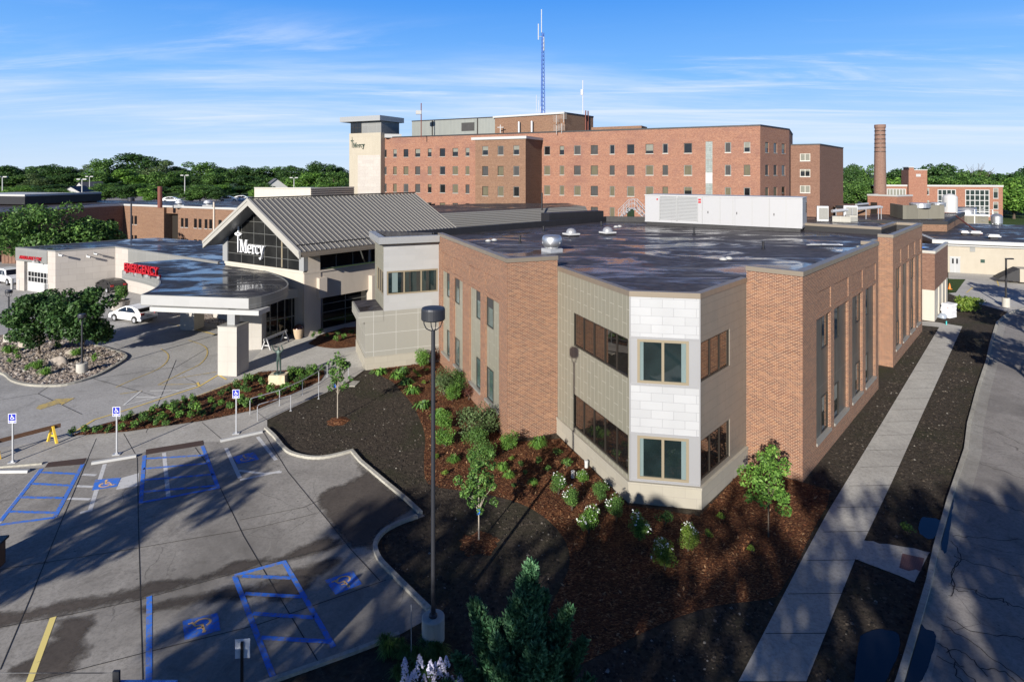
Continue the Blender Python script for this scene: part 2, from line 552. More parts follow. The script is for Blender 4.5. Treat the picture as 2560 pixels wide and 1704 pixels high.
def membrane(name, base=(0.030, 0.027, 0.032), wet=0.6, rust=True, dry=(0.085, 0.076, 0.080)):
    """dark rubber roof: damp shiny areas, dried patches, pale streaks, rusty silt"""
    k = NT(name)
    P = k.pos()
    big = k.noise(k.map(P, (1, 1, 1)), 0.13, 7, 0.62, 0.8)
    c = k.mix(k.mr(k.noise(P, 2.0, 6, 0.7), 0.35, 0.7), base, dry)
    if rust:
        r_ = k.noise(k.map(P, (0.6, 0.22, 1), (0, 0, -0.75)), 0.55, 7, 0.7, 1.2)
        c = k.mix(k.mr(r_, 0.60, 0.72, 0, 0.75), c, (0.11, 0.045, 0.025))
    st = k.noise(k.map(P, (0.10, 1.5, 1), (0, 0, R(48))), 0.9, 6, 0.72, 0.5)
    pale_streak = k.math('MULTIPLY', k.mr(st, 0.54, 0.62), k.mr(k.noise(k.map(P, loc=(3, 9, 0)), 0.1, 3), 0.50, 0.60))  # pale grey streaks mixed into the base colour
    c = k.mix(k.math('MULTIPLY', pale_streak, 0.55), c, (0.30, 0.30, 0.31))
    t = k.n('ShaderNodeTexBrick'); t.offset = 0.3
    t.inputs['Scale'].default_value = 1.0; t.inputs['Brick Width'].default_value = 9.0; t.inputs['Row Height'].default_value = 3.05
    t.inputs['Mortar Size'].default_value = 0.035
    k.l(k.map(P, (1, 1, 1), (0, 0, R(-42))), t.inputs['Vector'])
    c = k.mix(k.math('MULTIPLY', t.outputs['Fac'], 0.6), c, (0.012, 0.011, 0.014))
    k.col(c)
    pud = k.noise(k.map(P, (0.5, 1.0, 1), (0, 0, R(40))), 0.35, 7, 0.66, 0.9)
    wetm = k.math('MAXIMUM', k.mr(pud, 0.53 - 0.08 * wet, 0.63 - 0.06 * wet), k.mr(big, 0.40, 0.30))
    k.rough(k.mr(wetm, 0.0, 1.0, 0.62, 0.10))
    k.l(k.mr(wetm, 0, 1, 0.18, 0.5), k.b.inputs['Specular IOR Level'])
    k.bump(k.noise(P, 1.4, 4), 0.08, 0.02)
    return k.m

M = {}
M['brick'] = brick('new_brick', [(0.0, (0.066, 0.021, 0.015)), (0.4, (0.110, 0.034, 0.020)), (0.7, (0.155, 0.052, 0.026)), (1.0, (0.21, 0.088, 0.040))], (0.40, 0.285, 0.20), stain=0.14, ms=0.0095)
M['old_brick'] = brick('weathered_brick', [(0.0, (0.155, 0.056, 0.037)), (0.5, (0.235, 0.094, 0.056)), (1.0, (0.31, 0.145, 0.085))], (0.29, 0.20, 0.155), ms=0.008, stain=0.95, stainc=(0.135, 0.046, 0.040), sscale=0.22)
M['tan_brick'] = brick('tan_brick', [(0.0, (0.105, 0.048, 0.028)), (0.5, (0.16, 0.078, 0.045)), (1.0, (0.215, 0.115, 0.068))], (0.22, 0.16, 0.115), ms=0.009, stain=0.35)
M['brown_brick'] = brick('brown_brick', [(0.0, (0.095, 0.044, 0.030)), (0.5, (0.135, 0.066, 0.045)), (1.0, (0.185, 0.098, 0.066))], (0.25, 0.16, 0.12), ms=0.008, stain=0.3)
M['red_brick'] = brick('red_brick', [(0.0, (0.155, 0.056, 0.036)), (0.5, (0.21, 0.080, 0.050)), (1.0, (0.26, 0.115, 0.07))], (0.38, 0.22, 0.16), ms=0.008, stain=0.3)
M['panel_olive'] = panel('olive_grey_panel', (0.245, 0.234, 0.184), 1.25, 0.36, (0.46, 0.44, 0.37), vert=True, ms=0.010, rough=0.42, metal=0.15, var=0.02)
M['panel_brown'] = panel('brown_grey_panel', (0.215, 0.192, 0.160), 1.6, 0.42, (0.12, 0.105, 0.09), ms=0.007, rough=0.45, metal=0.15, var=0.02)
M['panel_silver'] = panel('silver_panel', (0.43, 0.435, 0.445), 0.92, 0.36, (0.25, 0.25, 0.265), ms=0.007, rough=0.42, metal=0.2, var=0.05)
M['silver_plain'] = plain('silver_sheet', (0.34, 0.34, 0.35), 0.4, 0.3, 0.06)
M['panel_lightgrey'] = panel('light_grey_panel', (0.37, 0.37, 0.365), 1.25, 0.42, (0.36, 0.36, 0.36), ms=0.009, rough=0.5, metal=0.1, var=0.04)
M['panel_grey'] = panel('grey_fascia_panel', (0.21, 0.21, 0.20), 2.4, 1.6, (0.36, 0.36, 0.35), ms=0.010, rough=0.5, metal=0.15, var=0.04, offset=0.0)
M['panel_taupe'] = panel('taupe_panel', (0.29, 0.28, 0.245), 1.6, 1.25, (0.52, 0.51, 0.48), ms=0.011, rough=0.5, metal=0.1, var=0.03, offset=0.0)
M['dark_panel'] = panel('dark_grey_panel', (0.085, 0.085, 0.082), 1.2, 1.9, (0.17, 0.17, 0.165), ms=0.012, rough=0.35, metal=0.4, var=0.06, offset=0.0)
M['stone'] = panel('cast_stone', (0.32, 0.295, 0.24), 0.92, 0.42, (0.24, 0.22, 0.19), ms=0.007, rough=0.85, metal=0.0, var=0.06)
M['stone_pale'] = panel('pale_stone', (0.40, 0.365, 0.33), 1.5, 0.72, (0.27, 0.24, 0.215), ms=0.010, rough=0.85, metal=0.0, var=0.05)
M['stone_white'] = panel('white_stone', (0.42, 0.395, 0.355), 0.75, 1.0, (0.34, 0.31, 0.28), ms=0.010, rough=0.8, metal=0.0, var=0.04, offset=0.0)
M['precast'] = plain('cream_precast', (0.47, 0.435, 0.37), 0.85, 0, 0.08, 0.8)
M['cream'] = panel('cream_stucco', (0.37, 0.33, 0.26), 5.0, 3.6, (0.33, 0.29, 0.23), ms=0.03, rough=0.85, metal=0, var=0.02, offset=0.0)
M['cream_wall'] = panel('cream_block_wall', (0.37, 0.33, 0.265), 3.5, 1.4, (0.38, 0.34, 0.275), ms=0.012, rough=0.9, metal=0, var=0.02, offset=0.0)
M['tan_stucco'] = plain('tan_stucco', (0.47, 0.41, 0.345), 0.9, 0, 0.10, 1.2)
M['coping'] = plain('tan_metal_coping', (0.27, 0.225, 0.175), 0.42, 0.4, 0.10)
M['coping_grey'] = plain('grey_metal_coping', (0.35, 0.34, 0.31), 0.45, 0.4, 0.08)
M['white_trim'] = plain('white_trim', (0.41, 0.41, 0.40), 0.55, 0.0, 0.06)
M['roof'] = membrane('roof_membrane')
M['roof_wet'] = membrane('wet_roof_membrane', (0.018, 0.018, 0.024), 1.0, False, (0.05, 0.05, 0.055))
M['roof_dry'] = membrane('dry_roof_membrane', (0.03, 0.027, 0.028), 0.1, True)
M['upstand'] = plain('black_upstand', (0.016, 0.015, 0.017), 0.55, 0, 0.3)
M['metal_roof'] = plain('standing_seam_roof', (0.195, 0.185, 0.170), 0.42, 0.35, 0.10, 0.6)
M['metal_rib'] = plain('roof_seam', (0.36, 0.345, 0.31), 0.4, 0.35, 0.06)
M['trim_tan'] = plain('tan_trim', (0.44, 0.42, 0.375), 0.45, 0.25, 0.06)
M['trim_grey'] = plain('grey_trim', (0.33, 0.335, 0.335), 0.45, 0.25, 0.06)
M['frame_tan'] = plain('tan_frame', (0.27, 0.225, 0.155), 0.45, 0.2, 0.05)
M['frame_dark'] = plain('bronze_frame', (0.045, 0.038, 0.032), 0.4, 0.4, 0.1)
M['frame_grey'] = plain('grey_frame', (0.17, 0.17, 0.16), 0.45, 0.3, 0.06)
M['steel_panel'] = panel('bronze_grey_infill', (0.075, 0.074, 0.066), 0.75, 3.4, (0.22, 0.215, 0.195), ms=0.010, rough=0.35, metal=0.2, var=0.05, offset=0.0)
M['glass'] = glass('tinted_glass', (0.010, 0.017, 0.018))
M['glass_teal'] = glass('teal_glass', (0.008, 0.014, 0.015), 0.03, 0.10)
M['glass_pale'] = glass('pale_green_glass', (0.055, 0.085, 0.082), 0.04, 0.12)
M['glass_mirror'] = glass('coated_glass', (0.008, 0.008, 0.008), 0.02, 0.30, (0.62, 0.56, 0.50))
M['glass_dark'] = glass('dark_glass', (0.008, 0.008, 0.009), 0.05, 0.03, spec=0.35)
M['gable_glass'] = glass('smoked_glass', (0.012, 0.012, 0.0115), 0.3, 0.0, spec=0.15)
M['blind'] = plain('window_blind', (0.100, 0.088, 0.052), 0.8, 0, 0.10)
M['blind_grey'] = plain('grey_blind', (0.042, 0.041, 0.040), 0.8, 0, 0.10)
M['blind_pale'] = plain('pale_blind', (0.18, 0.18, 0.15), 0.8, 0, 0.10)
M['curtain'] = plain('teal_curtain', (0.145, 0.195, 0.195), 0.8, 0, 0.12)
M['glass_block'] = panel('glass_block', (0.24, 0.27, 0.255), 0.3, 0.3, (0.14, 0.155, 0.145), ms=0.02, rough=0.25, metal=0, var=0.12, offset=0.0)
M['white_metal'] = panel('white_unit_panel', (0.35, 0.35, 0.36), 2.9, 4.0, (0.22, 0.22, 0.22), ms=0.012, rough=0.4, metal=0.0, var=0.02, offset=0.0)
M['white_paint'] = plain('white_paint', (0.47, 0.47, 0.465), 0.45, 0, 0.06)
M['galv'] = plain('galvanised_steel', (0.46, 0.47, 0.49), 0.4, 0.3, 0.12)
M['alum'] = plain('spun_aluminium', (0.55, 0.56, 0.58), 0.42, 0.85, 0.08)
M['black_metal'] = plain('black_metal', (0.020, 0.020, 0.023), 0.45, 0.2, 0.15)
M['pole'] = plain('charcoal_pole', (0.030, 0.032, 0.040), 0.5, 0.2, 0.15)
M['steel_blue'] = plain('blue_lattice_steel', (0.05, 0.12, 0.38), 0.5, 0.3, 0.1)
M['rust_pipe'] = plain('rust_red_pipe', (0.17, 0.05, 0.035), 0.7, 0, 0.2)
M['concrete_base'] = plain('rough_concrete', (0.46, 0.44, 0.39), 0.9, 0, 0.22, 6)
M['lot'] = concrete('parking_concrete', (0.327, 0.306, 0.275), (0.153, 0.141, 0.126), cscale=0.30)
M['drive'] = concrete('drive_concrete', (0.398, 0.387, 0.372), (0.262, 0.255, 0.243), crack=True, spots=False, cscale=0.10)
M['walk'] = concrete('walk_concrete', (0.444, 0.420, 0.378), (0.300, 0.282, 0.252), crack=False, spots=False)
M['new_walk'] = concrete('new_sidewalk_concrete', (0.468, 0.448, 0.403), (0.332, 0.312, 0.280), crack=False, spots=False)
M['plaza'] = concrete('plaza_concrete', (0.500, 0.481, 0.438), (0.375, 0.356, 0.325), crack=False, spots=False)
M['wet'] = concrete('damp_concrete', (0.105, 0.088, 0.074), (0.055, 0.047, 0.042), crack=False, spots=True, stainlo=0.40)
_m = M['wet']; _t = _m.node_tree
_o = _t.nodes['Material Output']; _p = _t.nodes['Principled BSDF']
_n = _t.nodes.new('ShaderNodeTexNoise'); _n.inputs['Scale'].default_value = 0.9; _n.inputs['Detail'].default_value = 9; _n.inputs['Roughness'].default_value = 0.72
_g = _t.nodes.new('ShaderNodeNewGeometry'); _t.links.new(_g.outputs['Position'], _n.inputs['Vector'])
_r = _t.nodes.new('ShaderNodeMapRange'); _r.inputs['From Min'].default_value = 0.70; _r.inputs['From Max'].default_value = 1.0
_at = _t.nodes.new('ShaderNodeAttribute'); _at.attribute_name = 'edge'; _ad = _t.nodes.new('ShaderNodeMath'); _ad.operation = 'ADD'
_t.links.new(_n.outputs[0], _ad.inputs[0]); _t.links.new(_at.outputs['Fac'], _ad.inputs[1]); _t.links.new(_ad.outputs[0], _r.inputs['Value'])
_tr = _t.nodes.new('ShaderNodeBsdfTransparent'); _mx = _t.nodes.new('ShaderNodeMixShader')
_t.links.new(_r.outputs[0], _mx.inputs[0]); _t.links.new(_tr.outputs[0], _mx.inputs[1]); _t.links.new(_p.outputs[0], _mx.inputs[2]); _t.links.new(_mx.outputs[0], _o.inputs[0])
M['kerb'] = concrete('kerb_concrete', (0.44, 0.42, 0.36), (0.25, 0.235, 0.205), crack=False, spots=False)
M['street'] = concrete('worn_asphalt', (0.295, 0.275, 0.256), (0.162, 0.150, 0.140), cscale=0.22)
M['gutter'] = concrete('gutter_concrete', (0.336, 0.322, 0.294), (0.210, 0.196, 0.175), crack=False)
M['soil'] = ground_mat('topsoil', [(0.3, (0.020, 0.016, 0.013)), (0.55, (0.060, 0.048, 0.036)), (0.8, (0.135, 0.107, 0.078))], 4.5, 0.07, (0.50, 0.47, 0.42), bump=0.9, big=(0.034, 0.036, 0.018), speckscale=5.2)
M['mulch'] = mulch_mat()
M['gravel'] = gravel_mat()
M['grass'] = ground_mat('grass', [(0.3, (0.022, 0.040, 0.012)), (0.6, (0.05, 0.085, 0.022)), (0.8, (0.085, 0.125, 0.035))], 2.2, 0, bump=0.5)
M['joint'] = plain('joint_sealant', (0.022, 0.020, 0.019), 0.8, 0, 0.3)
M['blue_paint'] = None
def roadpaint(name, c, wear=0.35, under=(0.20, 0.19, 0.185)):
    k = NT(name); P = k.pos()
    n = k.noise(P, 5.5, 7, 0.75)
    k.col(k.mix(k.mr(n, 0.72 - wear * 0.5, 0.80 - wear * 0.3), c, under)); k.rough(0.75)
    return k.m
M['blue_paint'] = roadpaint('blue_road_paint', (0.030, 0.17, 0.66), 0.52)
M['yellow_paint'] = roadpaint('yellow_road_paint', (0.62, 0.45, 0.12), 0.30)
M['pale_yellow'] = roadpaint('fresh_yellow_paint', (0.74, 0.60, 0.20), 0.2)
M['faded_yellow'] = roadpaint('faded_yellow_paint', (0.50, 0.37, 0.12), 0.5)
M['white_line'] = roadpaint('white_road_paint', (0.62, 0.62, 0.60), 0.3)
M['grey_line'] = roadpaint('blacked_out_line', (0.55, 0.545, 0.53), 0.35)
M['orange_sym'] = roadpaint('orange_symbol_paint', (0.80, 0.48, 0.18), 0.0, (0.03, 0.16, 0.6))
M['yellow_wood'] = plain('yellow_painted_wood', (0.72, 0.47, 0.045), 0.55, 0, 0.15, 6)
M['brown_wood'] = plain('brown_wood', (0.13, 0.065, 0.035), 0.8, 0, 0.3, 6)
M['brown_pad'] = panel('brown_tactile_pad', (0.085, 0.048, 0.034), 0.06, 0.06, (0.045, 0.026, 0.02), ms=0.012, rough=0.8, metal=0)
M['red_pad'] = panel('red_tactile_pad', (0.24, 0.115, 0.10), 0.06, 0.06, (0.14, 0.07, 0.06), ms=0.012, rough=0.8, metal=0)
M['red_letter'] = plain('red_letter', (0.40, 0.008, 0.016), 0.4, 0, 0.05)
M['white_letter'] = plain('white_letter', (0.84, 0.84, 0.84), 0.4, 0, 0.03)
M['green_letter'] = plain('dark_green_letter', (0.012, 0.045, 0.032), 0.4, 0, 0.05)
M['sign_blue'] = plain('sign_blue', (0.012, 0.022, 0.36), 0.4, 0, 0.04)
M['sign_back'] = plain('sign_aluminium', (0.60, 0.64, 0.72), 0.6, 0.0, 0.06)
M['bronze'] = plain('verdigris_bronze', (0.075, 0.115, 0.100), 0.5, 0.4, 0.45, 5)
M['lime'] = plain('rough_limestone', (0.62, 0.53, 0.36), 0.9, 0, 0.25, 4)
M['boulder'] = plain('granite_boulder', (0.40, 0.345, 0.29), 0.9, 0, 0.35, 3)
M['tan_pot'] = plain('tan_aggregate', (0.48, 0.36, 0.24), 0.9, 0, 0.2, 8)
M['brown_lid'] = plain('brown_plastic_lid', (0.085, 0.032, 0.024), 0.3, 0, 0.1)
M['car_white'] = plain('white_car_paint', (0.80, 0.80, 0.80), 0.22, 0, 0.02)
M['car_dark'] = plain('black_car_paint', (0.012, 0.012, 0.014), 0.18, 0, 0.02)
M['car_silver'] = plain('silver_car_paint', (0.45, 0.46, 0.48), 0.25, 0.5, 0.02)
M['tyre'] = plain('tyre_rubber', (0.018, 0.018, 0.018), 0.85, 0, 0.1)
M['red_lens'] = plain('red_lens', (0.35, 0.015, 0.015), 0.2, 0, 0.05)
M['water'] = NT('puddle_water').col((0.006, 0.007, 0.010)).rough(0.02).m
M['bark'] = plain('bark', (0.10, 0.075, 0.055), 0.95, 0, 0.4, 8)
M['pale_bark'] = plain('pale_bark', (0.36, 0.31, 0.25), 0.9, 0, 0.25, 8)
M['tarp_blue'] = plain('blue_tarp', (0.07, 0.20, 0.56), 0.5, 0, 0.1)
M['tag_blue'] = plain('blue_tag', (0.02, 0.14, 0.62), 0.5, 0, 0.05)
M['orange'] = plain('orange_plastic', (0.75, 0.20, 0.02), 0.5, 0, 0.05)
M['teal'] = plain('teal_plastic', (0.05, 0.42, 0.42), 0.5, 0, 0.05)
M['bag'] = plain('white_sack', (0.72, 0.72, 0.73), 0.6, 0, 0.1)
M['grey_bag'] = plain('clear_grey_bag', (0.30, 0.34, 0.40), 0.3, 0, 0.2)
M['card'] = plain('cardboard', (0.34, 0.22, 0.11), 0.85, 0, 0.1)
M['shingle'] = plain('roof_shingle', (0.10, 0.10, 0.115), 0.9, 0, 0.2)
M['chim_brick'] = brick('chimney_brick', [(0.0, (0.125, 0.055, 0.040)), (0.5, (0.17, 0.080, 0.055)), (1.0, (0.22, 0.115, 0.08))], (0.24, 0.19, 0.16), ms=0.009, stain=0.3)
M['conc_wall'] = panel('grey_concrete_panel', (0.16, 0.15, 0.12), 2.0, 6.0, (0.10, 0.095, 0.08), ms=0.02, rough=0.9, metal=0, var=0.1, offset=0)
M['ribbed'] = panel('corrugated_penthouse', (0.235, 0.245, 0.225), 0.35, 9.0, (0.19, 0.20, 0.185), ms=0.03, rough=0.5, metal=0.3, var=0.03, offset=0)
M['beige_rib'] = panel('beige_siding', (0.50, 0.46, 0.39), 30.0, 0.2, (0.41, 0.375, 0.32), ms=0.02, rough=0.6, metal=0.1, var=0.02, offset=0)
G_DARK = [(0.0, (0.0204, 0.051, 0.0153)), (0.5, (0.0442, 0.1054, 0.0255)), (1.0, (0.0935, 0.1785, 0.0408))]
G_MID = [(0.0, (0.0346, 0.0806, 0.0192)), (0.5, (0.0864, 0.1824, 0.0384)), (1.0, (0.1824, 0.3168, 0.0691))]
G_PALE = [(0.0, (0.049, 0.084, 0.0308)), (0.5, (0.105, 0.161, 0.056)), (1.0, (0.196, 0.266, 0.105))]
G_BRIGHT = [(0.0, (0.0506, 0.1266, 0.0202)), (0.5, (0.1266, 0.2616, 0.0439)), (1.0, (0.27, 0.4556, 0.0844))]
G_YEL = [(0.0, (0.066, 0.121, 0.0165)), (0.5, (0.154, 0.242, 0.033)), (1.0, (0.308, 0.396, 0.077))]
G_JUN = [(0.0, (0.030, 0.095, 0.044)), (0.5, (0.085, 0.215, 0.10)), (1.0, (0.22, 0.40, 0.20))]
G_RED = [(0.0, (0.05, 0.015, 0.014)), (0.5, (0.11, 0.035, 0.028)), (1.0, (0.20, 0.10, 0.05))]
M['leaf_dark'] = leafmat('dark_leaf', G_DARK, 0.2)
M['leaf_mid'] = leafmat('mid_leaf', G_MID, 0.25)
M['leaf_pale'] = leafmat('pale_leaf', G_PALE, 0.25)
M['leaf_bright'] = leafmat('bright_leaf', G_BRIGHT, 0.3)
M['leaf_yel'] = leafmat('yellow_green_leaf', G_YEL, 0.3)
M['leaf_jun'] = leafmat('juniper_needle', G_JUN, 0.15)
M['leaf_red'] = leafmat('red_brown_leaf', G_RED, 0.2)
M['petal'] = plain('white_petal', (0.82, 0.82, 0.80), 0.6, 0, 0.03)
M['lilac'] = leafmat('lilac_petal', [(0.0, (0.52, 0.51, 0.68)), (0.5, (0.70, 0.69, 0.82)), (1.0, (0.86, 0.86, 0.90))], 0.2)
M['chip'] = leafmat('bark_chip', [(0.0, (0.038, 0.013, 0.007)), (0.55, (0.125, 0.044, 0.018)), (0.85, (0.24, 0.105, 0.042)), (1.0, (0.40, 0.25, 0.13))], 0.0, 0.9)
M['clod'] = leafmat('soil_clod', [(0.0, (0.012, 0.010, 0.008)), (0.6, (0.052, 0.042, 0.032)), (0.96, (0.115, 0.090, 0.066)), (1.0, (0.36, 0.33, 0.28))], 0.0, 0.95)
M['pebble'] = leafmat('pebble', [(0.0, (0.11, 0.085, 0.07)), (0.4, (0.30, 0.25, 0.20)), (0.8, (0.46, 0.38, 0.31)), (1.0, (0.66, 0.62, 0.56))], 0.0, 0.85)
# ------------------------------------------------------------------ ground, paving, beds
def sheet(name, pts, z, mat, px=True, kind='structure'):
    mb = MB(); mb.flat([G2(*p) for p in pts] if px else pts, z)
    return struct(mb.build(name, mat), kind)
def strip_mb(mb, pts, w, z):
    P = [Vector(G2(*p)) for p in pts]
    a = offset_line(P, w / 2, False); b = offset_line(P, -w / 2, False)
    for i in range(len(P) - 1):
        mb.add((*b[i], z), (*a[i], z), (*a[i + 1], z), (*b[i + 1], z))
def strips(name, lines, w, z, mat):
    mb = MB()
    for i, l in enumerate(lines): strip_mb(mb, l, w, z + 0.0007 * (i % 4))
    return struct(mb.build(name, mat))
def smooth_line(pts, n=5):
    out = []
    P = [Vector(p) for p in pts]
    for i in range(len(P) - 1):
        p0, p1, p2, p3 = P[max(i - 1, 0)], P[i], P[i + 1], P[min(i + 2, len(P) - 1)]
        for k in range(n):
            t = k / n
            out.append(0.5 * ((2 * p1) + (p2 - p0) * t + (2 * p0 - 5 * p1 + 4 * p2 - p3) * t * t + (3 * p1 - p0 - 3 * p2 + p3) * t ** 3))
    out.append(P[-1]); return [tuple(p) for p in out]
def rough_edge(pts, amp, seed, n=6):
    r = random.Random(seed); L = smooth_line(pts, n)
    return [(x + r.uniform(-amp, amp), y + r.uniform(-amp, amp)) for x, y in L]

mb = MB()
mb.flat([(-2500, -400), (2500, -400), (2500, 3500), (-2500, 3500)], -0.06)
struct(mb.build('ground', M['grass']))
sheet('topsoil', [(-14, 4), (16, -6), (34, 20), (62, 52), (62, 66), (46, 70), (30, 66), (-4, 60), (-16, 47), (-26, 30), (-24, 12)], 0.0, M['soil'], False)
# right edge of the paving, from the entrance walk down round the lot
LOT_KERB = smooth_line([(668, 1072), (690, 1092), (714, 1121), (736, 1135), (778, 1144), (821, 1142), (882, 1127)], 4)[:-1] + \
           [(882, 1127), (905, 1154), (975, 1213), (1017, 1247), (1057, 1284)]
LOW_KERB = smooth_line([(1045, 1296), (1003, 1311), (966, 1331), (946, 1356), (945, 1378), (958, 1404), (985, 1432), (1029, 1476), (1078, 1524)], 4)
WALK_EDGE = [(918, 919), (875, 951), (835, 973), (760, 1005), (668, 1049)]
sheet('driveway', [(-3200, 1300), (-3200, 640), (-1200, 600), (330, 585), (700, 640), (918, 800)] + WALK_EDGE + [(668, 1072), (330, 1250)], 0.006, M['drive'])
sheet('parking_lot', [(-2200, 1300), (0, 1177), (113, 1168), (216, 1147), (341, 1141), (364, 1130), (508, 1105), (551, 1104), (658, 1079)] +
      LOT_KERB + [(1062, 1290)] + LOW_KERB + [(1060, 1552), (991, 1591), (880, 1635), (689, 1703), (420, 1800), (-300, 2100), (-2600, 2300)], 0.012, M['lot'])
sheet('front_walk', [(-60, 1128), (178, 1093), (309, 1082), (505, 1054), (640, 1026), (735, 985), (805, 950), (856, 921), (916, 916)] +
      WALK_EDGE + [(668, 1072), (658, 1078), (551, 1103), (508, 1104), (364, 1129), (341, 1140), (216, 1146), (113, 1167), (0, 1176), (-60, 1180)], 0.017, M['walk'])
sheet('entrance_plaza', [(556, 962), (598, 948), (660, 926), (760, 921), (856, 921), (916, 916), (918, 800), (760, 842), (660, 870), (606, 925), (600, 940)], 0.0185, M['plaza'])
# beds
BED = smooth_line([(176, 1091), (240, 1067), (309, 1047), (390, 1023), (477, 998), (545, 973), (598, 952), (650, 931)], 3) + [(760, 925), (808, 926), (812, 935), (800, 953), (735, 983), (640, 1025), (505, 1053), (309, 1081)]
sheet('mulch_bed', BED, 0.05, M['mulch'])
sheet('mulch_bed', smooth_line([(770, 860), (800, 868), (840, 872), (880, 868), (920, 862)], 3) + [(922, 815), (860, 820), (800, 838)], 0.05, M['mulch'])
MULCH = smooth_line([(928, 922), (944, 934), (983, 956), (1008, 984), (1030, 1010), (1046, 1040), (1060, 1078), (1063, 1110), (1060, 1150), (1068, 1206), (1120, 1222)], 4) + \
        smooth_line([(1120, 1222), (1200, 1232), (1300, 1258), (1370, 1300), (1412, 1350), (1425, 1400), (1410, 1450), (1380, 1510), (1370, 1570), (1400, 1625), (1452, 1662)], 4) + \
        smooth_line([(1452, 1662), (1560, 1604), (1680, 1548), (1790, 1514), (1900, 1500), (1942, 1490)], 3) + [(1985, 1424), (2030, 1330), (2068, 1262), (2075, 1225), (2009, 1206), (1860, 1170), (1750, 1290), (1570, 1262), (1402, 1096), (1268, 1106), (1100, 904)]
sheet('mulch_bed', MULCH, 0.008, M['mulch'])
for n_, (x, y, r) in enumerate([(846, 1052, 0.62), (1197, 1358, 0.75)]):
    c = G(x, y); r_ = random.Random(n_)
    mb = MB(); k = 26
    rim = [(c.x + math.cos(a) * r * s_, c.y + math.sin(a) * r * s_) for a, s_ in ((2 * math.pi * i / k, r_.uniform(0.82, 1.15)) for i in range(k))]
    for i in range(k):
        mb.add((*rim[i - 1], 0.004), (*rim[i], 0.004), (c.x, c.y, 0.16))
    tag(mb.build('mulch_mound', M['mulch']), ['small ring of reddish mulch round the thin sapling near the handrails', 'dark mulch mound round the sapling just right of the tall lamp post'][n_], 'mulch mound')
# gravel island with kerb
ISL = smooth_line([(-260, 905), (-120, 922), (0, 932), (34, 952), (70, 962), (120, 965), (168, 962), (233, 943), (281, 918), (310, 898), (305, 887), (272, 876), (239, 867), (170, 855), (90, 846), (0, 842), (-120, 846), (-260, 868), (-260, 905)], 4)
sheet('gravel_bed', ISL, 0.11, M['gravel'])
mb = MB(); mb.band([G2(*p) for p in ISL[:-1]], 0.16, 0.05, 0.0, 0.135, True)
struct(mb.build('kerb', M['kerb']))
sheet('gravel_bed', [(405, 778), (470, 770), (600, 800), (590, 818), (470, 800)], 0.03, M['gravel'])
def kerb(pts, w=0.16, h=0.13, z=0.0):
    mb = MB(); mb.band([G2(*p) for p in pts], w, 0.0, z, h, False)
    return struct(mb.build('kerb', M['kerb']))
kerb(LOT_KERB); kerb(LOW_KERB)
kerb([(1000, 1592), (880, 1638), (689, 1706), (420, 1800), (-300, 2100)], 0.14, 0.10)
# right side: sidewalk, crossing slab, street
SW = [(1846, 1704), (2011, 1387), (2071, 1277), (2215, 1040), (2348, 818)]
SWR = [(2016, 1704), (2139, 1396), (2228, 1209), (2304, 1040), (2406, 816)]
lo_l = Vector(G2(1846, 1704)) - (Vector(G2(2011, 1387)) - Vector(G2(1846, 1704))) * 1.4
lo_r = Vector(G2(2016, 1704)) - (Vector(G2(2139, 1396)) - Vector(G2(2016, 1704))) * 1.4
sheet('sidewalk', [tuple(lo_l)] + [G2(*p) for p in SW] + [G2(2300, 813), G2(2306, 803), G2(2345, 806)] + [G2(*p) for p in SWR[::-1]] + [tuple(lo_r)], 0.020, M['new_walk'], False)
js = []
A0, A1 = Vector(G2(1846, 1704)), Vector(G2(2348, 818)); B0, B1 = Vector(G2(2016, 1704)), Vector(G2(2406, 816))
mb = MB(); n_ = 22
for i in range(-3, n_):
    t = i / n_
    a = A0 + (A1 - A0) * t; b = B0 + (B1 - B0) * t
    d = (B0 - A0).normalized(); e = Vector((-d.y, d.x)) * 0.012
    mb.add((*(a - e), 0.0245), (*(b - e), 0.0245), (*(b + e), 0.0245), (*(a + e), 0.0245))
struct(mb.build('sidewalk_joint', M['joint']))
sheet('crossing_slab', rough_edge([(2158, 1350), (2200, 1358), (2262, 1368), (2326, 1380)], 2, 3, 3) + [(2322, 1384), (2286, 1456), (2250, 1440), (2139, 1398)], 0.021, M['new_walk'])
sheet('tactile_pad', [(2256, 1384), (2311, 1396), (2302, 1430), (2290, 1424), (2272, 1428), (2248, 1420)], 0.0255, M['red_pad'])
KL = [(2180, 1850), (2240, 1704), (2278, 1580), (2314, 1459), (2333, 1370), (2367, 1252), (2410, 1125), (2418, 1060), (2442, 970), (2464, 905), (2474, 860), (2490, 808), (2505, 794), (2519, 783), (2552, 773), (2600, 764), (2700, 750)]
KW = [G2(*p) for p in KL]
first = Vector(KW[0]) - (Vector(KW[1]) - Vector(KW[0])) * 3
KW = [tuple(first)] + KW
mb = MB(); mb.band(KW, 0.17, 0.0, 0.0, 0.12, False)
struct(mb.build('kerb', M['kerb']))
gut = offset_line(KW, 0.70, False)
mb = MB()
o_ = offset_line(KW, 0.17, False)
for i in range(len(KW) - 1):
    mb.add((*o_[i], 0.013), (*gut[i], 0.013), (*gut[i + 1], 0.013), (*o_[i + 1], 0.013))
struct(mb.build('gutter', M['gutter']))
st = [tuple(p) for p in offset_line(KW, 0.62, False)]
mb = MB(); mb.flat(st + [(140, 95), (140, -30), (20, -30)], 0.008)
struct(mb.build('street', M['street']))
sheet('dock_apron', [(2371, 676), (2560, 690), (2800, 710), (2800, 760), (2600, 764), (2552, 771), (2519, 780), (2420, 752), (2371, 733), (2390, 731), (2414, 698), (2371, 697)], 0.014, M['plaza'])
sheet('lawn', [(2371, 697), (2414, 699), (2391, 729), (2371, 730)], 0.03, M['grass'])
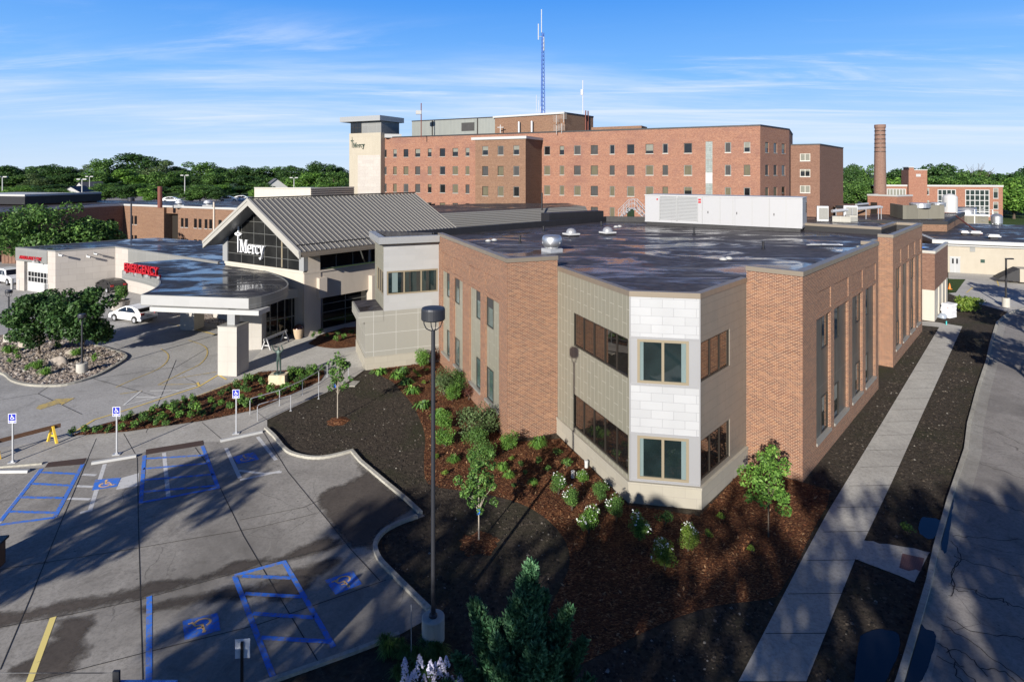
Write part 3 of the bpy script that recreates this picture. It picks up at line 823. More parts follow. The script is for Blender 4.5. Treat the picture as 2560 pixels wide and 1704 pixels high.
strips('road_crack', [smooth_line(rough_edge(l, 3.0, i, 5), 2) for i, l in enumerate([
    [(2420, 1150), (2470, 1165), (2560, 1195)], [(2385, 1338), (2440, 1345), (2560, 1350)], [(2386, 1390), (2410, 1400), (2480, 1420), (2560, 1446)],
    [(2355, 1560), (2420, 1600), (2500, 1660), (2560, 1700)], [(2340, 1640), (2400, 1670), (2440, 1704)], [(2370, 1460), (2430, 1475), (2490, 1500), (2560, 1520)],
    [(2395, 1400), (2380, 1440), (2384, 1470), (2420, 1480)], [(2344, 1610), (2370, 1622), (2382, 1650), (2410, 1668)], [(2368, 1628), (2400, 1626), (2436, 1652), (2470, 1690)], [(2388, 1655), (2392, 1690), (2410, 1704)], [(2450, 1672), (2500, 1676), (2540, 1704)], [(2372, 1350), (2396, 1372), (2398, 1410), (2378, 1430), (2386, 1470), (2374, 1490)], [(2440, 1474), (2452, 1490), (2500, 1496), (2520, 1512)], [(2440, 1060), (2500, 1085), (2560, 1110)], [(2430, 1245), (2500, 1262), (2560, 1280)], [(2365, 1545), (2440, 1580), (2520, 1590), (2560, 1596)]])], 0.028, 0.0125, M['joint'])
# puddles
for pts in ([(2305, 1292), (2340, 1296), (2352, 1310), (2334, 1345), (2306, 1340), (2296, 1318)],
            [(2150, 1590), (2190, 1574), (2240, 1580), (2250, 1610), (2236, 1660), (2200, 1720), (2140, 1730), (2140, 1660), (2146, 1620)],
            [(2352, 1370), (2362, 1290), (2376, 1240), (2384, 1246), (2378, 1300), (2366, 1380)],
            [(2264, 1640), (2290, 1560), (2312, 1570), (2340, 1590), (2322, 1660), (2300, 1704), (2250, 1710)]):
    sheet('puddle', rough_edge(pts + [pts[0]], 1.6, len(pts), 6)[:-1], 0.0175, M['water'])
# damp patches on the lot, fading out at their edges
def inside(poly, x, y):
    c = np.zeros(len(x), bool); n = len(poly)
    for i in range(n):
        x0, y0 = poly[i - 1]; x1, y1 = poly[i]
        if y0 == y1: continue
        m = ((y0 > y) != (y1 > y)) & (x < (x1 - x0) * (y - y0) / (y1 - y0) + x0); c ^= m
    return c
def damp(pts, z, mat, g=.16):
    P = np.array([G2(*p) for p in pts]); lo, hi = P.min(0) - .6, P.max(0) + .6
    xs, ys = np.arange(lo[0], hi[0], g), np.arange(lo[1], hi[1], g); X, Y = np.meshgrid(xs, ys); q = np.stack([X.ravel(), Y.ravel()], 1)
    dist = np.full(len(q), 9.0)
    for i in range(len(P)):
        a_, e_ = P[i - 1], P[i] - P[i - 1]; L2 = max(1e-9, e_ @ e_); t = np.clip(((q - a_) @ e_) / L2, 0, 1); dist = np.minimum(dist, np.hypot(*(q - a_ - t[:, None] * e_).T))
    d = np.where(inside([tuple(p) for p in P], q[:, 0], q[:, 1]), dist, -dist)
    nx, ny = len(xs), len(ys); ok = (d > -.45).reshape(ny, nx); fc = ok[:-1, :-1] & ok[:-1, 1:] & ok[1:, :-1] & ok[1:, 1:]
    J, I = np.nonzero(fc); F_ = np.stack([J * nx + I, J * nx + I + 1, (J + 1) * nx + I + 1, (J + 1) * nx + I], 1)
    use = np.unique(F_); new = np.zeros(len(q), int); new[use] = np.arange(len(use))
    me = bpy.data.meshes.new('damp_patch'); me.from_pydata(np.column_stack([q[use], np.full(len(use), z)]).tolist(), [], new[F_].tolist())
    at = me.attributes.new('edge', 'FLOAT', 'POINT'); at.data.foreach_set('value', np.clip(.27 + d[use] * .9, 0, .58).astype(np.float32))
    me.materials.append(mat); return struct(link('damp_patch', me))
DAMP = [(-60, 1540), (0, 1533), (68, 1520), (122, 1510), (245, 1487), (350, 1466), (407, 1448), (516, 1436), (570, 1409), (640, 1395)] 
DAMP2 = [(708, 1389), (784, 1348), (836, 1345), (858, 1359), (820, 1378), (708, 1404), (640, 1420), (600, 1432), (500, 1460), (348, 1501), (190, 1534), (0, 1568), (-60, 1576)]
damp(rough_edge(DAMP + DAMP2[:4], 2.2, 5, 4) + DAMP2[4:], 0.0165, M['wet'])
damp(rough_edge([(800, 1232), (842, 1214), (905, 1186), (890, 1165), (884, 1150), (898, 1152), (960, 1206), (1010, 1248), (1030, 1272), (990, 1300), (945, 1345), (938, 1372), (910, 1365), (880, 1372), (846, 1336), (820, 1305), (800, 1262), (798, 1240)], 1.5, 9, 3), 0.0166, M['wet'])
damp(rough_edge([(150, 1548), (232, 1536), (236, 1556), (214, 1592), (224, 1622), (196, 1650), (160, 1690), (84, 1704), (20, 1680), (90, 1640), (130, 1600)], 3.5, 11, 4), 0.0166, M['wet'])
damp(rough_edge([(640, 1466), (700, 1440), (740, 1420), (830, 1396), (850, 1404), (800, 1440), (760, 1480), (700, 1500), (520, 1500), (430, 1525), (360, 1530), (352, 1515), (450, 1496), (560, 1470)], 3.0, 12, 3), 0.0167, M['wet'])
# joints between the slabs
strips('paving_joint', [
    [(343, 1144), (347, 1340), (357, 1700)], [(488, 1119), (529, 1175), (609, 1340), (708, 1508), (798, 1658)], [(658, 1079), (720, 1180), (821, 1303), (876, 1372), (950, 1452)],
    [(241, 1096), (155, 1300), (80, 1485), (0, 1675)], [(-20, 1572), (190, 1533), (348, 1500), (640, 1418), (710, 1400), (862, 1358)], [(80, 1704), (353, 1634), (640, 1563), (720, 1536), (965, 1450)],
    [(600, 1300), (760, 1268), (805, 1248)], [(790, 1284), (640, 1320), (460, 1350), (346, 1370), (0, 1424)], [(95, 984), (205, 1036)], [(234, 947), (388, 990)], [(120, 967), (95, 984), (0, 1000)], [(234, 947), (440, 918), (520, 870)],
    [(365, 1082), (440, 900)], [(640, 1028), (668, 1050)], [(505, 1056), (560, 1103)], [(309, 1084), (341, 1140)]], 0.028, 0.0195, M['joint'])
# tactile pads and wheel stops
sheet('tactile_pad', [(112, 1169), (121, 1156), (216, 1145), (208, 1161)], 0.0225, M['brown_pad'])
sheet('tactile_pad', [(364, 1137), (365, 1124), (508, 1101), (509, 1113)], 0.0225, M['brown_pad'])
# markings
Zm = 0.0205
strips('stall_marking', [
    [(104, 1172), (0, 1304)], [(207, 1160), (137, 1293)], [(-6, 1313), (137, 1294)], [(103, 1181), (194, 1185)], [(79, 1209), (178, 1214)], [(53, 1243), (158, 1245)], [(25, 1279), (140, 1282)],
    [(361, 1139), (352, 1258)], [(506, 1115), (546, 1221)], [(351, 1257), (549, 1219)], [(361, 1147), (516, 1138)], [(358, 1172), (525, 1158)], [(357, 1200), (534, 1186)], [(354, 1230), (542, 1214)],
    [(586, 1440), (685, 1698)], [(709, 1403), (834, 1618)], [(586, 1439), (712, 1404)], [(606, 1440), (728, 1445)], [(612, 1484), (754, 1492)], [(632, 1534), (785, 1544)], [(651, 1594), (823, 1604)],
    [(373, 1491), (372, 1704)]], 0.16, Zm, M['blue_paint'])
strips('stall_marking', [[(133, 1543), (73, 1706)]], 0.17, Zm, M['pale_yellow'])
strips('faded_marking', [[(262, 1160), (225, 1276), (200, 1282)], [(410, 1132), (421, 1243)], [(207, 1186), (240, 1188)], [(190, 1215), (233, 1217)], [(170, 1246), (225, 1248)], [(565, 1120), (600, 1195)],
                        [(596, 1176), (660, 1184), (704, 1180)], [(600, 1200), (700, 1178)], [(644, 1092), (690, 1150)], [(100, 1176), (-4, 1308)]], 0.17, 0.0155, M['grey_line'])
sheet('faded_marking', [(303, 1195), (348, 1182), (346, 1214), (290, 1224)], 0.0158, M['grey_line'])
strips('kerb_marking', [[(188, 1079), (236, 1049), (284, 1035), (498, 966), (546, 937)], [(546, 937), (566, 949)], [(498, 966), (494, 956)]], 0.13, Zm, M['yellow_paint'])
strips('kerb_marking', [[(309, 1046), (400, 1019), (477, 997), (545, 972), (597, 951)]], 0.07, 0.055, M['yellow_paint'])
strips('white_marking', [[(306, 1014), (403, 990), (490, 964)], [(310, 1012), (352, 978)], [(340, 993), (390, 993)], [(375, 977), (450, 976)]], 0.10, Zm, M['white_line'])
def arrow(pts, mat): return sheet('road_arrow', pts, Zm, mat)
arrow([(90, 1021), (96, 1014), (140, 1000), (134, 998), (187, 995), (154, 1013), (150, 1008), (100, 1024)], M['faded_yellow'])
strips('lane_marking', [smooth_line([(402, 872), (420, 886), (416, 905), (390, 925), (330, 950), (290, 968)], 4), smooth_line([(470, 850), (510, 865), (518, 885), (500, 910), (460, 930), (395, 962)], 4),
                        [(395, 962), (495, 960)], [(440, 946), (540, 930)], [(355, 977), (300, 985)], [(420, 806), (470, 822), (543, 838)]], 0.10, 0.0200, M['faded_yellow'])
strips('lane_marking', [[(465, 816), (545, 838)], [(2432, 718), (2416, 732)], [(2492, 700), (2497, 715)]], 0.12, 0.0203, M['yellow_paint'])
def isa(corners, flip=False):
    """painted access symbol: blue square with a wheelchair figure"""
    P = [Vector(G2(*c)) for c in corners]
    sheet('access_symbol', corners, 0.0225, M['blue_paint'])
    def q(u, v):
        if flip: u, v = 1 - u, 1 - v
        a = P[3] + (P[2] - P[3]) * u; b = P[0] + (P[1] - P[0]) * u
        p = a + (b - a) * v; return (p.x, p.y)
    mb = MB()
    def line(pts, w):
        for i in range(len(pts) - 1):
            a, b = Vector(pts[i]), Vector(pts[i + 1]); d = (b - a).normalized(); n = Vector((-d.y, d.x)) * w
            a = a - d * w * .6; b = b + d * w * .6
            z = 0.0265 + 0.0008 * i
            mb.add((*q(*(a - n)), z), (*q(*(b - n)), z), (*q(*(b + n)), z), (*q(*(a + n)), z))
    line([(0.44, 0.80), (0.46, 0.86)], 0.05)
    line([(0.45, 0.74), (0.48, 0.45), (0.66, 0.45), (0.74, 0.24), (0.84, 0.26)], 0.035)
    line([(0.47, 0.60), (0.62, 0.60)], 0.03)
    line([(0.40 + 0.22 * math.cos(R(a)) + 0.06, 0.36 + 0.20 * math.sin(R(a))) for a in range(120, 356, 24)], 0.035)
    struct(mb.build('access_symbol', M['orange_sym']))
isa([(238, 1200), (303, 1194), (292, 1217), (230, 1226)])
isa([(583, 1142), (635, 1130), (648, 1149), (593, 1160)])
isa([(456, 1552), (545, 1532), (551, 1576), (462, 1601)], True)
isa([(812, 1451), (882, 1427), (905, 1460), (839, 1487)], True)

# loose cover: bark chips, clods and pebbles (past counting)
def scatter(poly, n, rng):
    P = np.array(poly); lo, hi = P.min(0), P.max(0); out = []
    got = 0
    while got < n:
        q = rng.uniform(lo, hi, (n * 2, 2)); q = q[inside(poly, q[:, 0], q[:, 1])]
        for k_ in KEEP_OFF: q = q[~inside(k_, q[:, 0], q[:, 1])]
        out.append(q); got += len(q)
    return np.concatenate(out)[:n]
def stuff_mesh(name, v, k, mat):
    n = len(v) // k; me = bpy.data.meshes.new(name)
    me.vertices.add(len(v)); me.vertices.foreach_set('co', v.astype(np.float32).ravel())
    if k == 4: idx = np.arange(n * 4)
    else:
        f = np.array([0, 1, 4, 1, 2, 4, 2, 3, 4, 3, 0, 4]); idx = (np.arange(n)[:, None] * 5 + f[None]).ravel()
    s_ = 4 if k == 4 else 3; m = len(idx) // s_
    me.loops.add(len(idx)); me.loops.foreach_set('vertex_index', idx.astype(np.int32))
    me.polygons.add(m); me.polygons.foreach_set('loop_start', np.arange(0, len(idx), s_, dtype=np.int32))
    me.update(calc_edges=True); me.materials.append(mat)
    return struct(link(name, me), 'stuff')
def chips(poly, n, size, z, seed):
    rng = np.random.default_rng(seed); q = scatter(poly, n, rng); a = rng.uniform(0, 6.28, n); L = size * rng.uniform(.4, 1.4, n); w = L * rng.uniform(.18, .4, n)
    t = np.stack([np.cos(a), np.sin(a), rng.uniform(-.5, .5, n)], 1); b = np.stack([-np.sin(a), np.cos(a), rng.uniform(-.4, .4, n)], 1)
    c = np.column_stack([q, z + rng.uniform(.012, .045, n)]); t *= L[:, None]; b *= w[:, None]
    return np.stack([c - t, c - b, c + t, c + b], 1).reshape(-1, 3)
def lumps(poly, n, size, z, seed, flat=.6):
    rng = np.random.default_rng(seed); q = scatter(poly, n, rng); s_ = size * (.35 + rng.random(n) ** 3 * 1.3); a = rng.uniform(0, 6.28, n); V = []
    for k in range(4):
        r = s_ * rng.uniform(.7, 1.2, n); V.append(np.column_stack([q[:, 0] + np.cos(a + k * 1.57) * r, q[:, 1] + np.sin(a + k * 1.57) * r, np.full(n, z - .01)]))
    V.append(np.column_stack([q[:, 0] + rng.uniform(-.2, .2, n) * s_, q[:, 1] + rng.uniform(-.2, .2, n) * s_, z + s_ * flat]))
    return np.stack(V, 1).reshape(-1, 3)
W2 = lambda L: [G2(*p) for p in L]
KEEP_OFF = [W2(q) for q in ([(2130, 1340), (2335, 1372), (2290, 1464), (2125, 1402)], [(2290, 1285), (2345, 1288), (2356, 1310), (2338, 1350), (2300, 1345)], [(2136, 1590), (2190, 1568), (2244, 1576), (2256, 1610), (2240, 1664), (2205, 1730), (2130, 1735)])]
stuff_mesh('bark_chips', np.concatenate([chips(W2(MULCH), 15000, .075, .008, 1), chips(W2(BED), 5000, .085, .05, 2)]), 4, M['chip'])
SOIL_A = W2([(700, 1070), (760, 1010), (880, 955), (930, 925), (985, 960), (1040, 1030), (1060, 1110), (1060, 1200), (1200, 1235), (1370, 1300), (1425, 1400), (1380, 1510), (1370, 1570), (1440, 1660), (1200, 1720), (1100, 1560), (1060, 1490), (965, 1405), (952, 1350), (1060, 1290), (1010, 1235), (905, 1148), (880, 1120), (800, 1138)])
SOIL_B = W2([(1460, 1668), (1800, 1520), (1940, 1495), (1846, 1690), (1500, 1720)])
SOIL_C = W2([(2020, 1704), (2139, 1400), (2228, 1212), (2304, 1043), (2402, 825), (2440, 850), (2436, 965), (2405, 1120), (2362, 1250), (2310, 1450), (2236, 1700)])
SOIL_D = W2([(2025, 1205), (2200, 985), (2300, 825), (2340, 822), (2210, 1042), (2074, 1265)])
stuff_mesh('soil_clods', np.concatenate([lumps(SOIL_A, 7000, .055, 0, 3), lumps(SOIL_B, 1800, .05, 0, 4), lumps(SOIL_C, 4200, .065, 0, 5), lumps(SOIL_D, 2200, .065, 0, 6)]), 5, M['clod'])
stuff_mesh('river_pebbles', lumps(W2(ISL), 6500, .11, .11, 7, .75), 5, M['pebble'])
# ------------------------------------------------------------------ window / wall parts
def window(parent, p, d, u0, u1, z0, z1, inset=0.12, frame='frame_tan', pane='glass', nx=1, nz=1, fw=0.06, blind=None, blindz=0.5, fd=0.06, sill=None, name='window'):
    """window in a wall starting at p along d (outside on the right); returns the frame object"""
    n = Vector((d[1], -d[0]))
    mb = MB(); k = -inset
    mb.obox(p, d, n, u0, u1, k - fd, k, z0, z0 + fw); mb.obox(p, d, n, u0, u1, k - fd, k, z1 - fw, z1)
    mb.obox(p, d, n, u0, u0 + fw, k - fd, k + .002, z0 + fw, z1 - fw); mb.obox(p, d, n, u1 - fw, u1, k - fd, k + .002, z0 + fw, z1 - fw)
    for i in range(1, nx):
        c = u0 + (u1 - u0) * i / nx
        mb.obox(p, d, n, c - fw / 2, c + fw / 2, k - fd, k + .002, z0 + fw, z1 - fw)
    for i in range(1, nz):
        c = z0 + (z1 - z0) * i / nz
        mb.obox(p, d, n, u0 + fw, u1 - fw, k - fd + .003, k - .003, c - fw / 2, c + fw / 2)
    f = mb.build(name, M[frame], parent)
    g = MB(); gk = k - fd * 0.6
    a, b = pt(p, d, u0 + fw * .5, n, gk), pt(p, d, u1 - fw * .5, n, gk)
    g.add((*a, z0 + fw * .5), (*b, z0 + fw * .5), (*b, z1 - fw * .5), (*a, z1 - fw * .5))
    pn = g.build('pane', M[pane]); pn.parent = f
    if blind:
        zb = z1 - (z1 - z0) * blindz
        g = MB(); gk += 0.012
        a, b = pt(p, d, u0 + fw, n, gk), pt(p, d, u1 - fw, n, gk)
        g.add((*a, zb), (*b, zb), (*b, z1 - fw), (*a, z1 - fw))
        bl = g.build('blind', M[blind]); bl.parent = f
    if sill:
        g = MB(); g.obox(p, d, n, u0 - .04, u1 + .04, -inset, 0.05, z0 - 0.09, z0 - 0.005)
        s_ = g.build('sill', M[sill]); s_.parent = f
    return f
def local(o, parent):
    return o

# ------------------------------------------------------------------ the new two-storey wing
ZT, ZR = 9.5, 8.85
UL = Vector((-0.365, 0.931)); UL.normalize()              # left front recedes this way
UR = Vector((0.67, 0.742)); UR.normalize()                # right front recedes this way
A = Vector((-0.25, 31.2)); nL = Vector((UL.y, -UL.x))
A2 = A + UL * 14.15                                       # where the grey link block starts
C = Vector((5.0, 25.5)); D = Vector((7.83, 25.0))
B = C + Vector((-0.353, 0.935)) * 7.22
Gc = Vector((13.13, 27.1))
F = Vector((11.25, 28.79))
R1 = Vector((23.7, 38.8)); R2 = Vector((27.3, 43.0)); R3 = Vector((36.1, 52.8))
UR = (R1 - Gc).normalized()
nIn = Vector((-UR.y, UR.x))
R1i = R1 + nIn * 0.95; R2i = R2 + nIn * 0.95
R4 = R3 + nIn * 2.2; R5 = R4 - UR * 6.4
R6 = Vector((17.2, 61.5)); R7 = Vector((9.7, 62.6)); R8 = Vector((2.08, 55.8)); R9 = Vector((-8.7, 46.4))

wing = thing('clinic_wing', 'new two storey red brick wing with a silver chamfered corner and dark flat roof', 'building', (6, 30, 0))
def holes_from(p, d, cols, z0, z1, dep): 
    return [(along(p, d, a), along(p, d, b), z0, z1, dep) for a, b in cols]
Z0b, Z1b = 1.0, 6.92
# left brick front: openings listed from the far end towards the corner
pL = A2; dL = (A - A2).normalized()
cols_l = [(1104.5, 1124), (1134, 1156.5), (1173, 1201), (1212.5, 1247.6)]
hl = holes_from(pL, dL, cols_l, Z0b, Z1b, 0.15)
pan_l = [(h[0] - .02, h[1] + .02, 7.15, 8.2, 0.05, 1) for h in hl]
mb = MB()
mb.wall(A2, A, 0, 8.7, hl + pan_l)
mb.wall(A, B, 0, 8.7)
mb.wall(F, Gc, 0, 8.7)
pR = Gc; dR = UR
cols_r = [(2041, 2077), (2085.5, 2121), (2130.6, 2156.5), (2164, 2189)]
hr = holes_from(pR, dR, cols_r, Z0b, Z1b, 0.17)
pan_r = [(h[0] - .02, h[1] + .02, 7.15, 8.2, 0.05, 1) for h in hr]
mb.wall(Gc, R1, 0, 8.7, hr + pan_r)
mb.wall(R1, R1i, 0, 8.7)
mb.wall(R2i, R2, 0, 8.7)
d2 = (R3 - R2).normalized()
cols_q = [(2239.5, 2252.5), (2257.5, 2271.5), (2276, 2287.5), (2291.5, 2301.5)]
hq = holes_from(R2, d2, cols_q, Z0b, Z1b, 0.17)
pan_q = [(h[0] - .02, h[1] + .02, 7.15, 8.2, 0.05, 1) for h in hq]
mb.wall(R2, R3, 0, 8.7, hq + pan_q)
for a, b in ((R3, R4), (R4, R5), (R5, R6), (R6, R7), (R7, R8), (R8, R9)):
    mb.wall(a, b, 0, 8.7)
# parapets continue the brick upwards
mb.band([A2, A, B], 0, 0.30, 8.7, ZT - 0.22)
mb.band([F, Gc, R1, R1i + nIn * 0.0], 0, 0.30, 8.7, ZT - 0.22)
mb.band([R2i, R2, R3, R4, R5, R6], 0, 0.30, 8.7, ZT - 0.22)
mb.build('brick_wall', M['brick'], wing)
for ln in ([A2 - dL * 0.15, A, B + (B - A).normalized() * 0.02], [F - (Gc - F).normalized() * 0.02, Gc, R1, R1i], [R2i, R2, R3, R4, R5, R6]):
    mb = MB(); mb.band(ln, 0.035, 0.33, ZT - 0.22, ZT); mb.build('coping', M['coping'], wing)
# black membrane parapet along the back
for ln in ([A2, A, B], [F, Gc, R1, R1i], [R2i, R2, R3, R4, R5, R6]):
    mb = MB(); mb.band(ln, -0.30, 0.33, ZR - 0.2, ZT - 0.23); mb.build('upstand', M['upstand'], wing)
mb = MB()
mb.band([R6, R7, R8, R9, A2 - dL * 1.5], 0, 0.30, ZR - 0.2, 9.38)
pb = Vector(G2(1373, 553, 9.2)); pe = Vector(G2(1509, 545, 9.2)); db = (pe - pb).normalized(); nb_ = Vector((db.y, -db.x))
mb.build('back_parapet', M['upstand'], wing)
mb = MB(); mb.obox(pb, db, nb_, 0, (pe - pb).length, -1.3, 0, ZR - .1, 9.95); mb.build('raised_parapet', M['upstand'], wing)
mb = MB()
mb.flat([A, B, C, D, F, Gc, R1, R1i, R2i, R2, R3, R4, R5, R6, R7, R8, R9, A2], ZR)
mb.build('roof', M['roof'], wing)
# recess between the two brick fronts
mb = MB()
dq = (R2i - R1i).normalized(); Lq = (R2i - R1i).length
mb.wall(R1i, R2i, 0.9, 9.0, [(Lq * .18, Lq * .55, 5.2, 6.9, .08), (Lq * .18, Lq * .55, 1.1, 2.9, .08)])
mb.band([R1i, R2i], 0.02, 0.3, 9.0, 9.12)
mb.build('recess_panel', M['panel_olive'], wing)
mb = MB(); mb.obox(R1i, dq, Vector((dq.y, -dq.x)), 0, Lq, -.1, .06, 0, .9); mb.build('stone_base', M['stone'], wing)
for z0 in (5.2, 1.1):
    window(wing, R1i, dq, Lq * .18, Lq * .55, z0, z0 + 1.75, .05, 'frame_tan', 'glass_mirror')
# infill panels and windows in the tall openings
def infill(p, d, hs, side_first, glassk):
    for i, h in enumerate(hs):
        n = Vector((d.y, -d.x)); w = h[1] - h[0]
        mb = MB()
        k = -h[4] + 0.03
        sd = side_first if i % 2 == 0 else 1 - side_first      # which side of the opening holds the windows
        wu0 = h[0] + (w * 0.52 if sd else w * 0.02); wu1 = h[0] + (w * 0.98 if sd else w * 0.48)
        mb.wall(pt(p, d, h[0], n, k), pt(p, d, h[1], n, k), h[2], h[3], [(wu0 - h[0], wu1 - h[0], 5.2, 6.88, .05), (wu0 - h[0], wu1 - h[0], 1.06, 2.85, .05)])
        mb.build('infill_panel', M['steel_panel'] if glassk != 'L' else M['panel_olive'], wing)
        mb = MB(); mb.obox(p, d, n, h[0] - .01, h[1] + .01, k, 0.06, h[2] - .10, h[2] + .04); mb.build('sill', M['coping_grey'], wing)
        for z0, z1 in ((5.2, 6.88), (1.06, 2.85)):
            window(wing, p, d, wu0, wu1, z0, z1, -k - 0.02, 'frame_dark', 'glass_pale' if glassk == 'L' else 'glass', fw=.05, blind='blind_grey' if glassk == 'L' and z0 > 4 else None, blindz=.35)
infill(pL, dL, hl, 1, 'L')
infill(pR, dR, hr, 1, 'R')
infill(R2, d2, hq, 1, 'R')
# corner bay: olive left face, silver chamfer, brown right face
dB = (C - B).normalized(); Lb = (C - B).length
dC = (D - C).normalized(); Lc = (D - C).length
dD = (F - D).normalized(); Ld = (F - D).length
uA0, uA1 = Lb - 5.35, Lb - 0.12
wl = [(uA0, uA1, 5.2, 6.88, .07), (uA0, uA1, 1.08, 2.78, .07)]
mb = MB(); mb.wall(B, C, 0.9, 8.72, wl); mb.build('left_cladding', M['panel_olive'], wing)
for z0, z1 in ((5.2, 6.88), (1.08, 2.78)):
    window(wing, B, dB, uA0, uA1, z0, z1, .05, 'frame_dark', 'glass_mirror', nx=5, fw=.07)
wc = [(Lc * .11, Lc * .845, 5.08, 6.93, .06), (Lc * .11, Lc * .845, 1.02, 2.85, .06)]
mb = MB()
mb.wall(C, D, 7.0, 8.72); mb.build('silver_cladding', M['panel_silver'], wing)
mb = MB(); mb.wall(C, D, 2.95, 5.0); mb.build('silver_cladding', M['panel_silver'], wing)
mb = MB()
mb.wall(C, D, 5.0, 7.0, [wc[0]]); mb.wall(C, D, .9, 2.95, [wc[1]])
nC = Vector((dC.y, -dC.x))
for z in (4.97, 6.98, 2.92, .92): mb.obox(C, dC, nC, -.012, Lc + .012, 0.004, .035, z, z + .06)
for u in (-.014, Lc - .03): mb.obox(C, dC, nC, u, u + .05, 0.002, .03, .98, 8.72)
mb.build('window_surround', M['silver_plain'], wing)
for z0, z1 in ((5.08, 6.93), (1.02, 2.85)):
    f = window(wing, C, dC, Lc * .11, Lc * .845, z0, z1, -.015, 'frame_tan', 'glass_teal', nx=2, fw=.11, fd=.08)
    for u0, u1 in ((.135, .20), (.74, .82)):
        g = MB(); a = pt(C, dC, Lc * u0, nC, -.02); b = pt(C, dC, Lc * u1, nC, -.02)
        g.add((*a, z0 + .1), (*b, z0 + .1), (*b, z1 - .1), (*a, z1 - .1)); cu = g.build('curtain', M['curtain']); cu.parent = f
wd = [(.1, 3.12, 5.2, 6.88, .07), (.1, 3.12, 1.08, 2.78, .07)]
mb = MB(); mb.wall(D, F, 0.9, 8.72, wd); mb.build('right_cladding', M['panel_brown'], wing)
for z0, z1 in ((5.2, 6.88), (1.08, 2.78)):
    window(wing, D, dD, .1, 3.12, z0, z1, .05, 'frame_dark', 'glass_mirror', nx=3, fw=.07)
mb = MB(); mb.band([B, C, D, F], 0.03, 0.26, 8.72, 8.95); mb.build('bay_coping', M['coping'], wing)
mb = MB(); mb.band([B + dB * .1, C, D, F - dD * .1], 0.10, 0.2, -0.05, 0.80); mb.band([B + dB * .1, C, D, F - dD * .1], 0.13, 0.2, .80, .905)
mb.build('stone_base', M['stone'], wing)

# ------------------------------------------------------------------ grey panelled link block
link_b = thing('link_block', 'light grey panelled two storey block with a row of three windows beside the brick wing', 'building', (-7, 44, 0))
LN = A2 + Vector((-UL.y, UL.x)) * 5.35                     # lower front, left corner
dK = (A2 - LN).normalized(); nK = Vector((dK.y, -dK.x))
UB = Vector((-nK.x, -nK.y))                               # away from the camera
tU = (A2 - LN).length - 4.05
LU = LN + dK * tU
Lk = (A2 - LU).length
mb = MB()
mb.wall(LN, A2, .9, 4.06); mb.wall(LN + UB * 5, LN, .9, 3.4)
mb.build('lower_wall', M['panel_taupe'], link_b)
mb = MB(); mb.obox(LN, dK, nK, -.04, (A2 - LN).length - .01, -5, .05, -0.05, .9); mb.build('stone_base', M['stone'], link_b)
mb = MB(); mb.obox(LN, dK, nK, -.45, tU + .001, -3.9, .02, 3.35, 4.12); mb.build('lower_fascia', M['panel_taupe'], link_b)
mb = MB(); mb.obox(LN, dK, nK, -.33, tU - .02, -3.8, -.1, 4.0, 4.16); mb.build('lower_roof', M['roof_dry'], link_b)
u0, u1 = along(LU, dK, 967), along(LU, dK, 1095)
mb = MB()
mb.wall(LU, A2, 4.06, 8.86, [(u0, u1, 5.18, 6.88, .08)])
mb.build('front_cladding', M['panel_lightgrey'], link_b)
LB_ = LU + UB * 4.0
mb = MB(); mb.wall(LB_, LU, 4.06, 8.86, [(1.0, 3.9, 5.18, 6.88, .08)]); mb.build('side_cladding', M['panel_olive'], link_b)
f = window(link_b, LU, dK, u0, u1, 5.18, 6.88, .02, 'frame_tan', 'glass_teal', nx=3, fw=.11)
for a_, b_ in ((.10, .21),):
    g = MB(); a = pt(LU, dK, u0 + (u1 - u0) * a_, nK, -.03); b = pt(LU, dK, u0 + (u1 - u0) * b_, nK, -.03)
    g.add((*a, 5.35), (*b, 5.35), (*b, 6.75), (*a, 6.75)); cu = g.build('curtain', M['curtain']); cu.parent = f
window(link_b, LB_, UB * -1, 1.0, 3.9, 5.18, 6.88, .02, 'frame_tan', 'glass_dark', nx=3, fw=.08)
mb = MB(); mb.band([LB_ + UB * .6, LU, A2 - dK * .03], 0.38, .1, 8.88, 9.36); mb.build('coping', M['trim_grey'], link_b)
mb = MB(); mb.band([LB_ + UB * .6, LU, A2 - dK * .03], 0.30, .1, 8.80, 8.885); mb.build('shadow_gap', M['frame_dark'], link_b)
mb = MB(); mb.flat([LU, A2, A2 + UB * 3, LB_ + UB * .6], 8.95); mb.band([A2 + UB * 1.6, LB_ + UB * .6 + dK * .2], 0, .25, 8.9, 9.38); mb.build('roof', M['roof_wet'], link_b)

# ------------------------------------------------------------------ entrance pavilion with gable roof
P1 = Vector((-17.6, 50.8)); gv = Vector((-0.848, 0.53)); gv.normalize()
ur = Vector((0.643, 0.766))
pav = thing('entrance_pavilion', 'entrance hall with a tan standing seam gable roof and smoked glass gable', 'building', (-22, 55, 0))
TR = Vector((-17.29, 48.86)); ZE, ZA = 7.46, 11.62; hw = 6.83; RL = 19.0
TL = TR + gv * (2 * hw); AP = TR + gv * hw
def roofpt(s, t, dz=0.0):
    """s 0..2 across the gable from the right eave, t along the ridge"""
    q = TR + gv * (hw * s) + ur * t
    z = ZE + (ZA - ZE) * (s if s <= 1 else 2 - s) + dz
    return (q.x, q.y, z)
mb = MB()
mb.add(roofpt(0, 0), roofpt(0, RL), roofpt(1, RL), roofpt(1, 0)); mb.add(roofpt(1, 0), roofpt(1, RL), roofpt(2, RL), roofpt(2, 0))
mb.add(roofpt(1, .0, -.1), roofpt(1, RL, -.1), roofpt(0, RL, -.1), roofpt(0, 0, -.1)); mb.add(roofpt(2, 0, -.1), roofpt(2, RL, -.1), roofpt(1, RL, -.1), roofpt(1, 0, -.1))
roof_o = mb.build('roof', M['metal_roof'], pav)
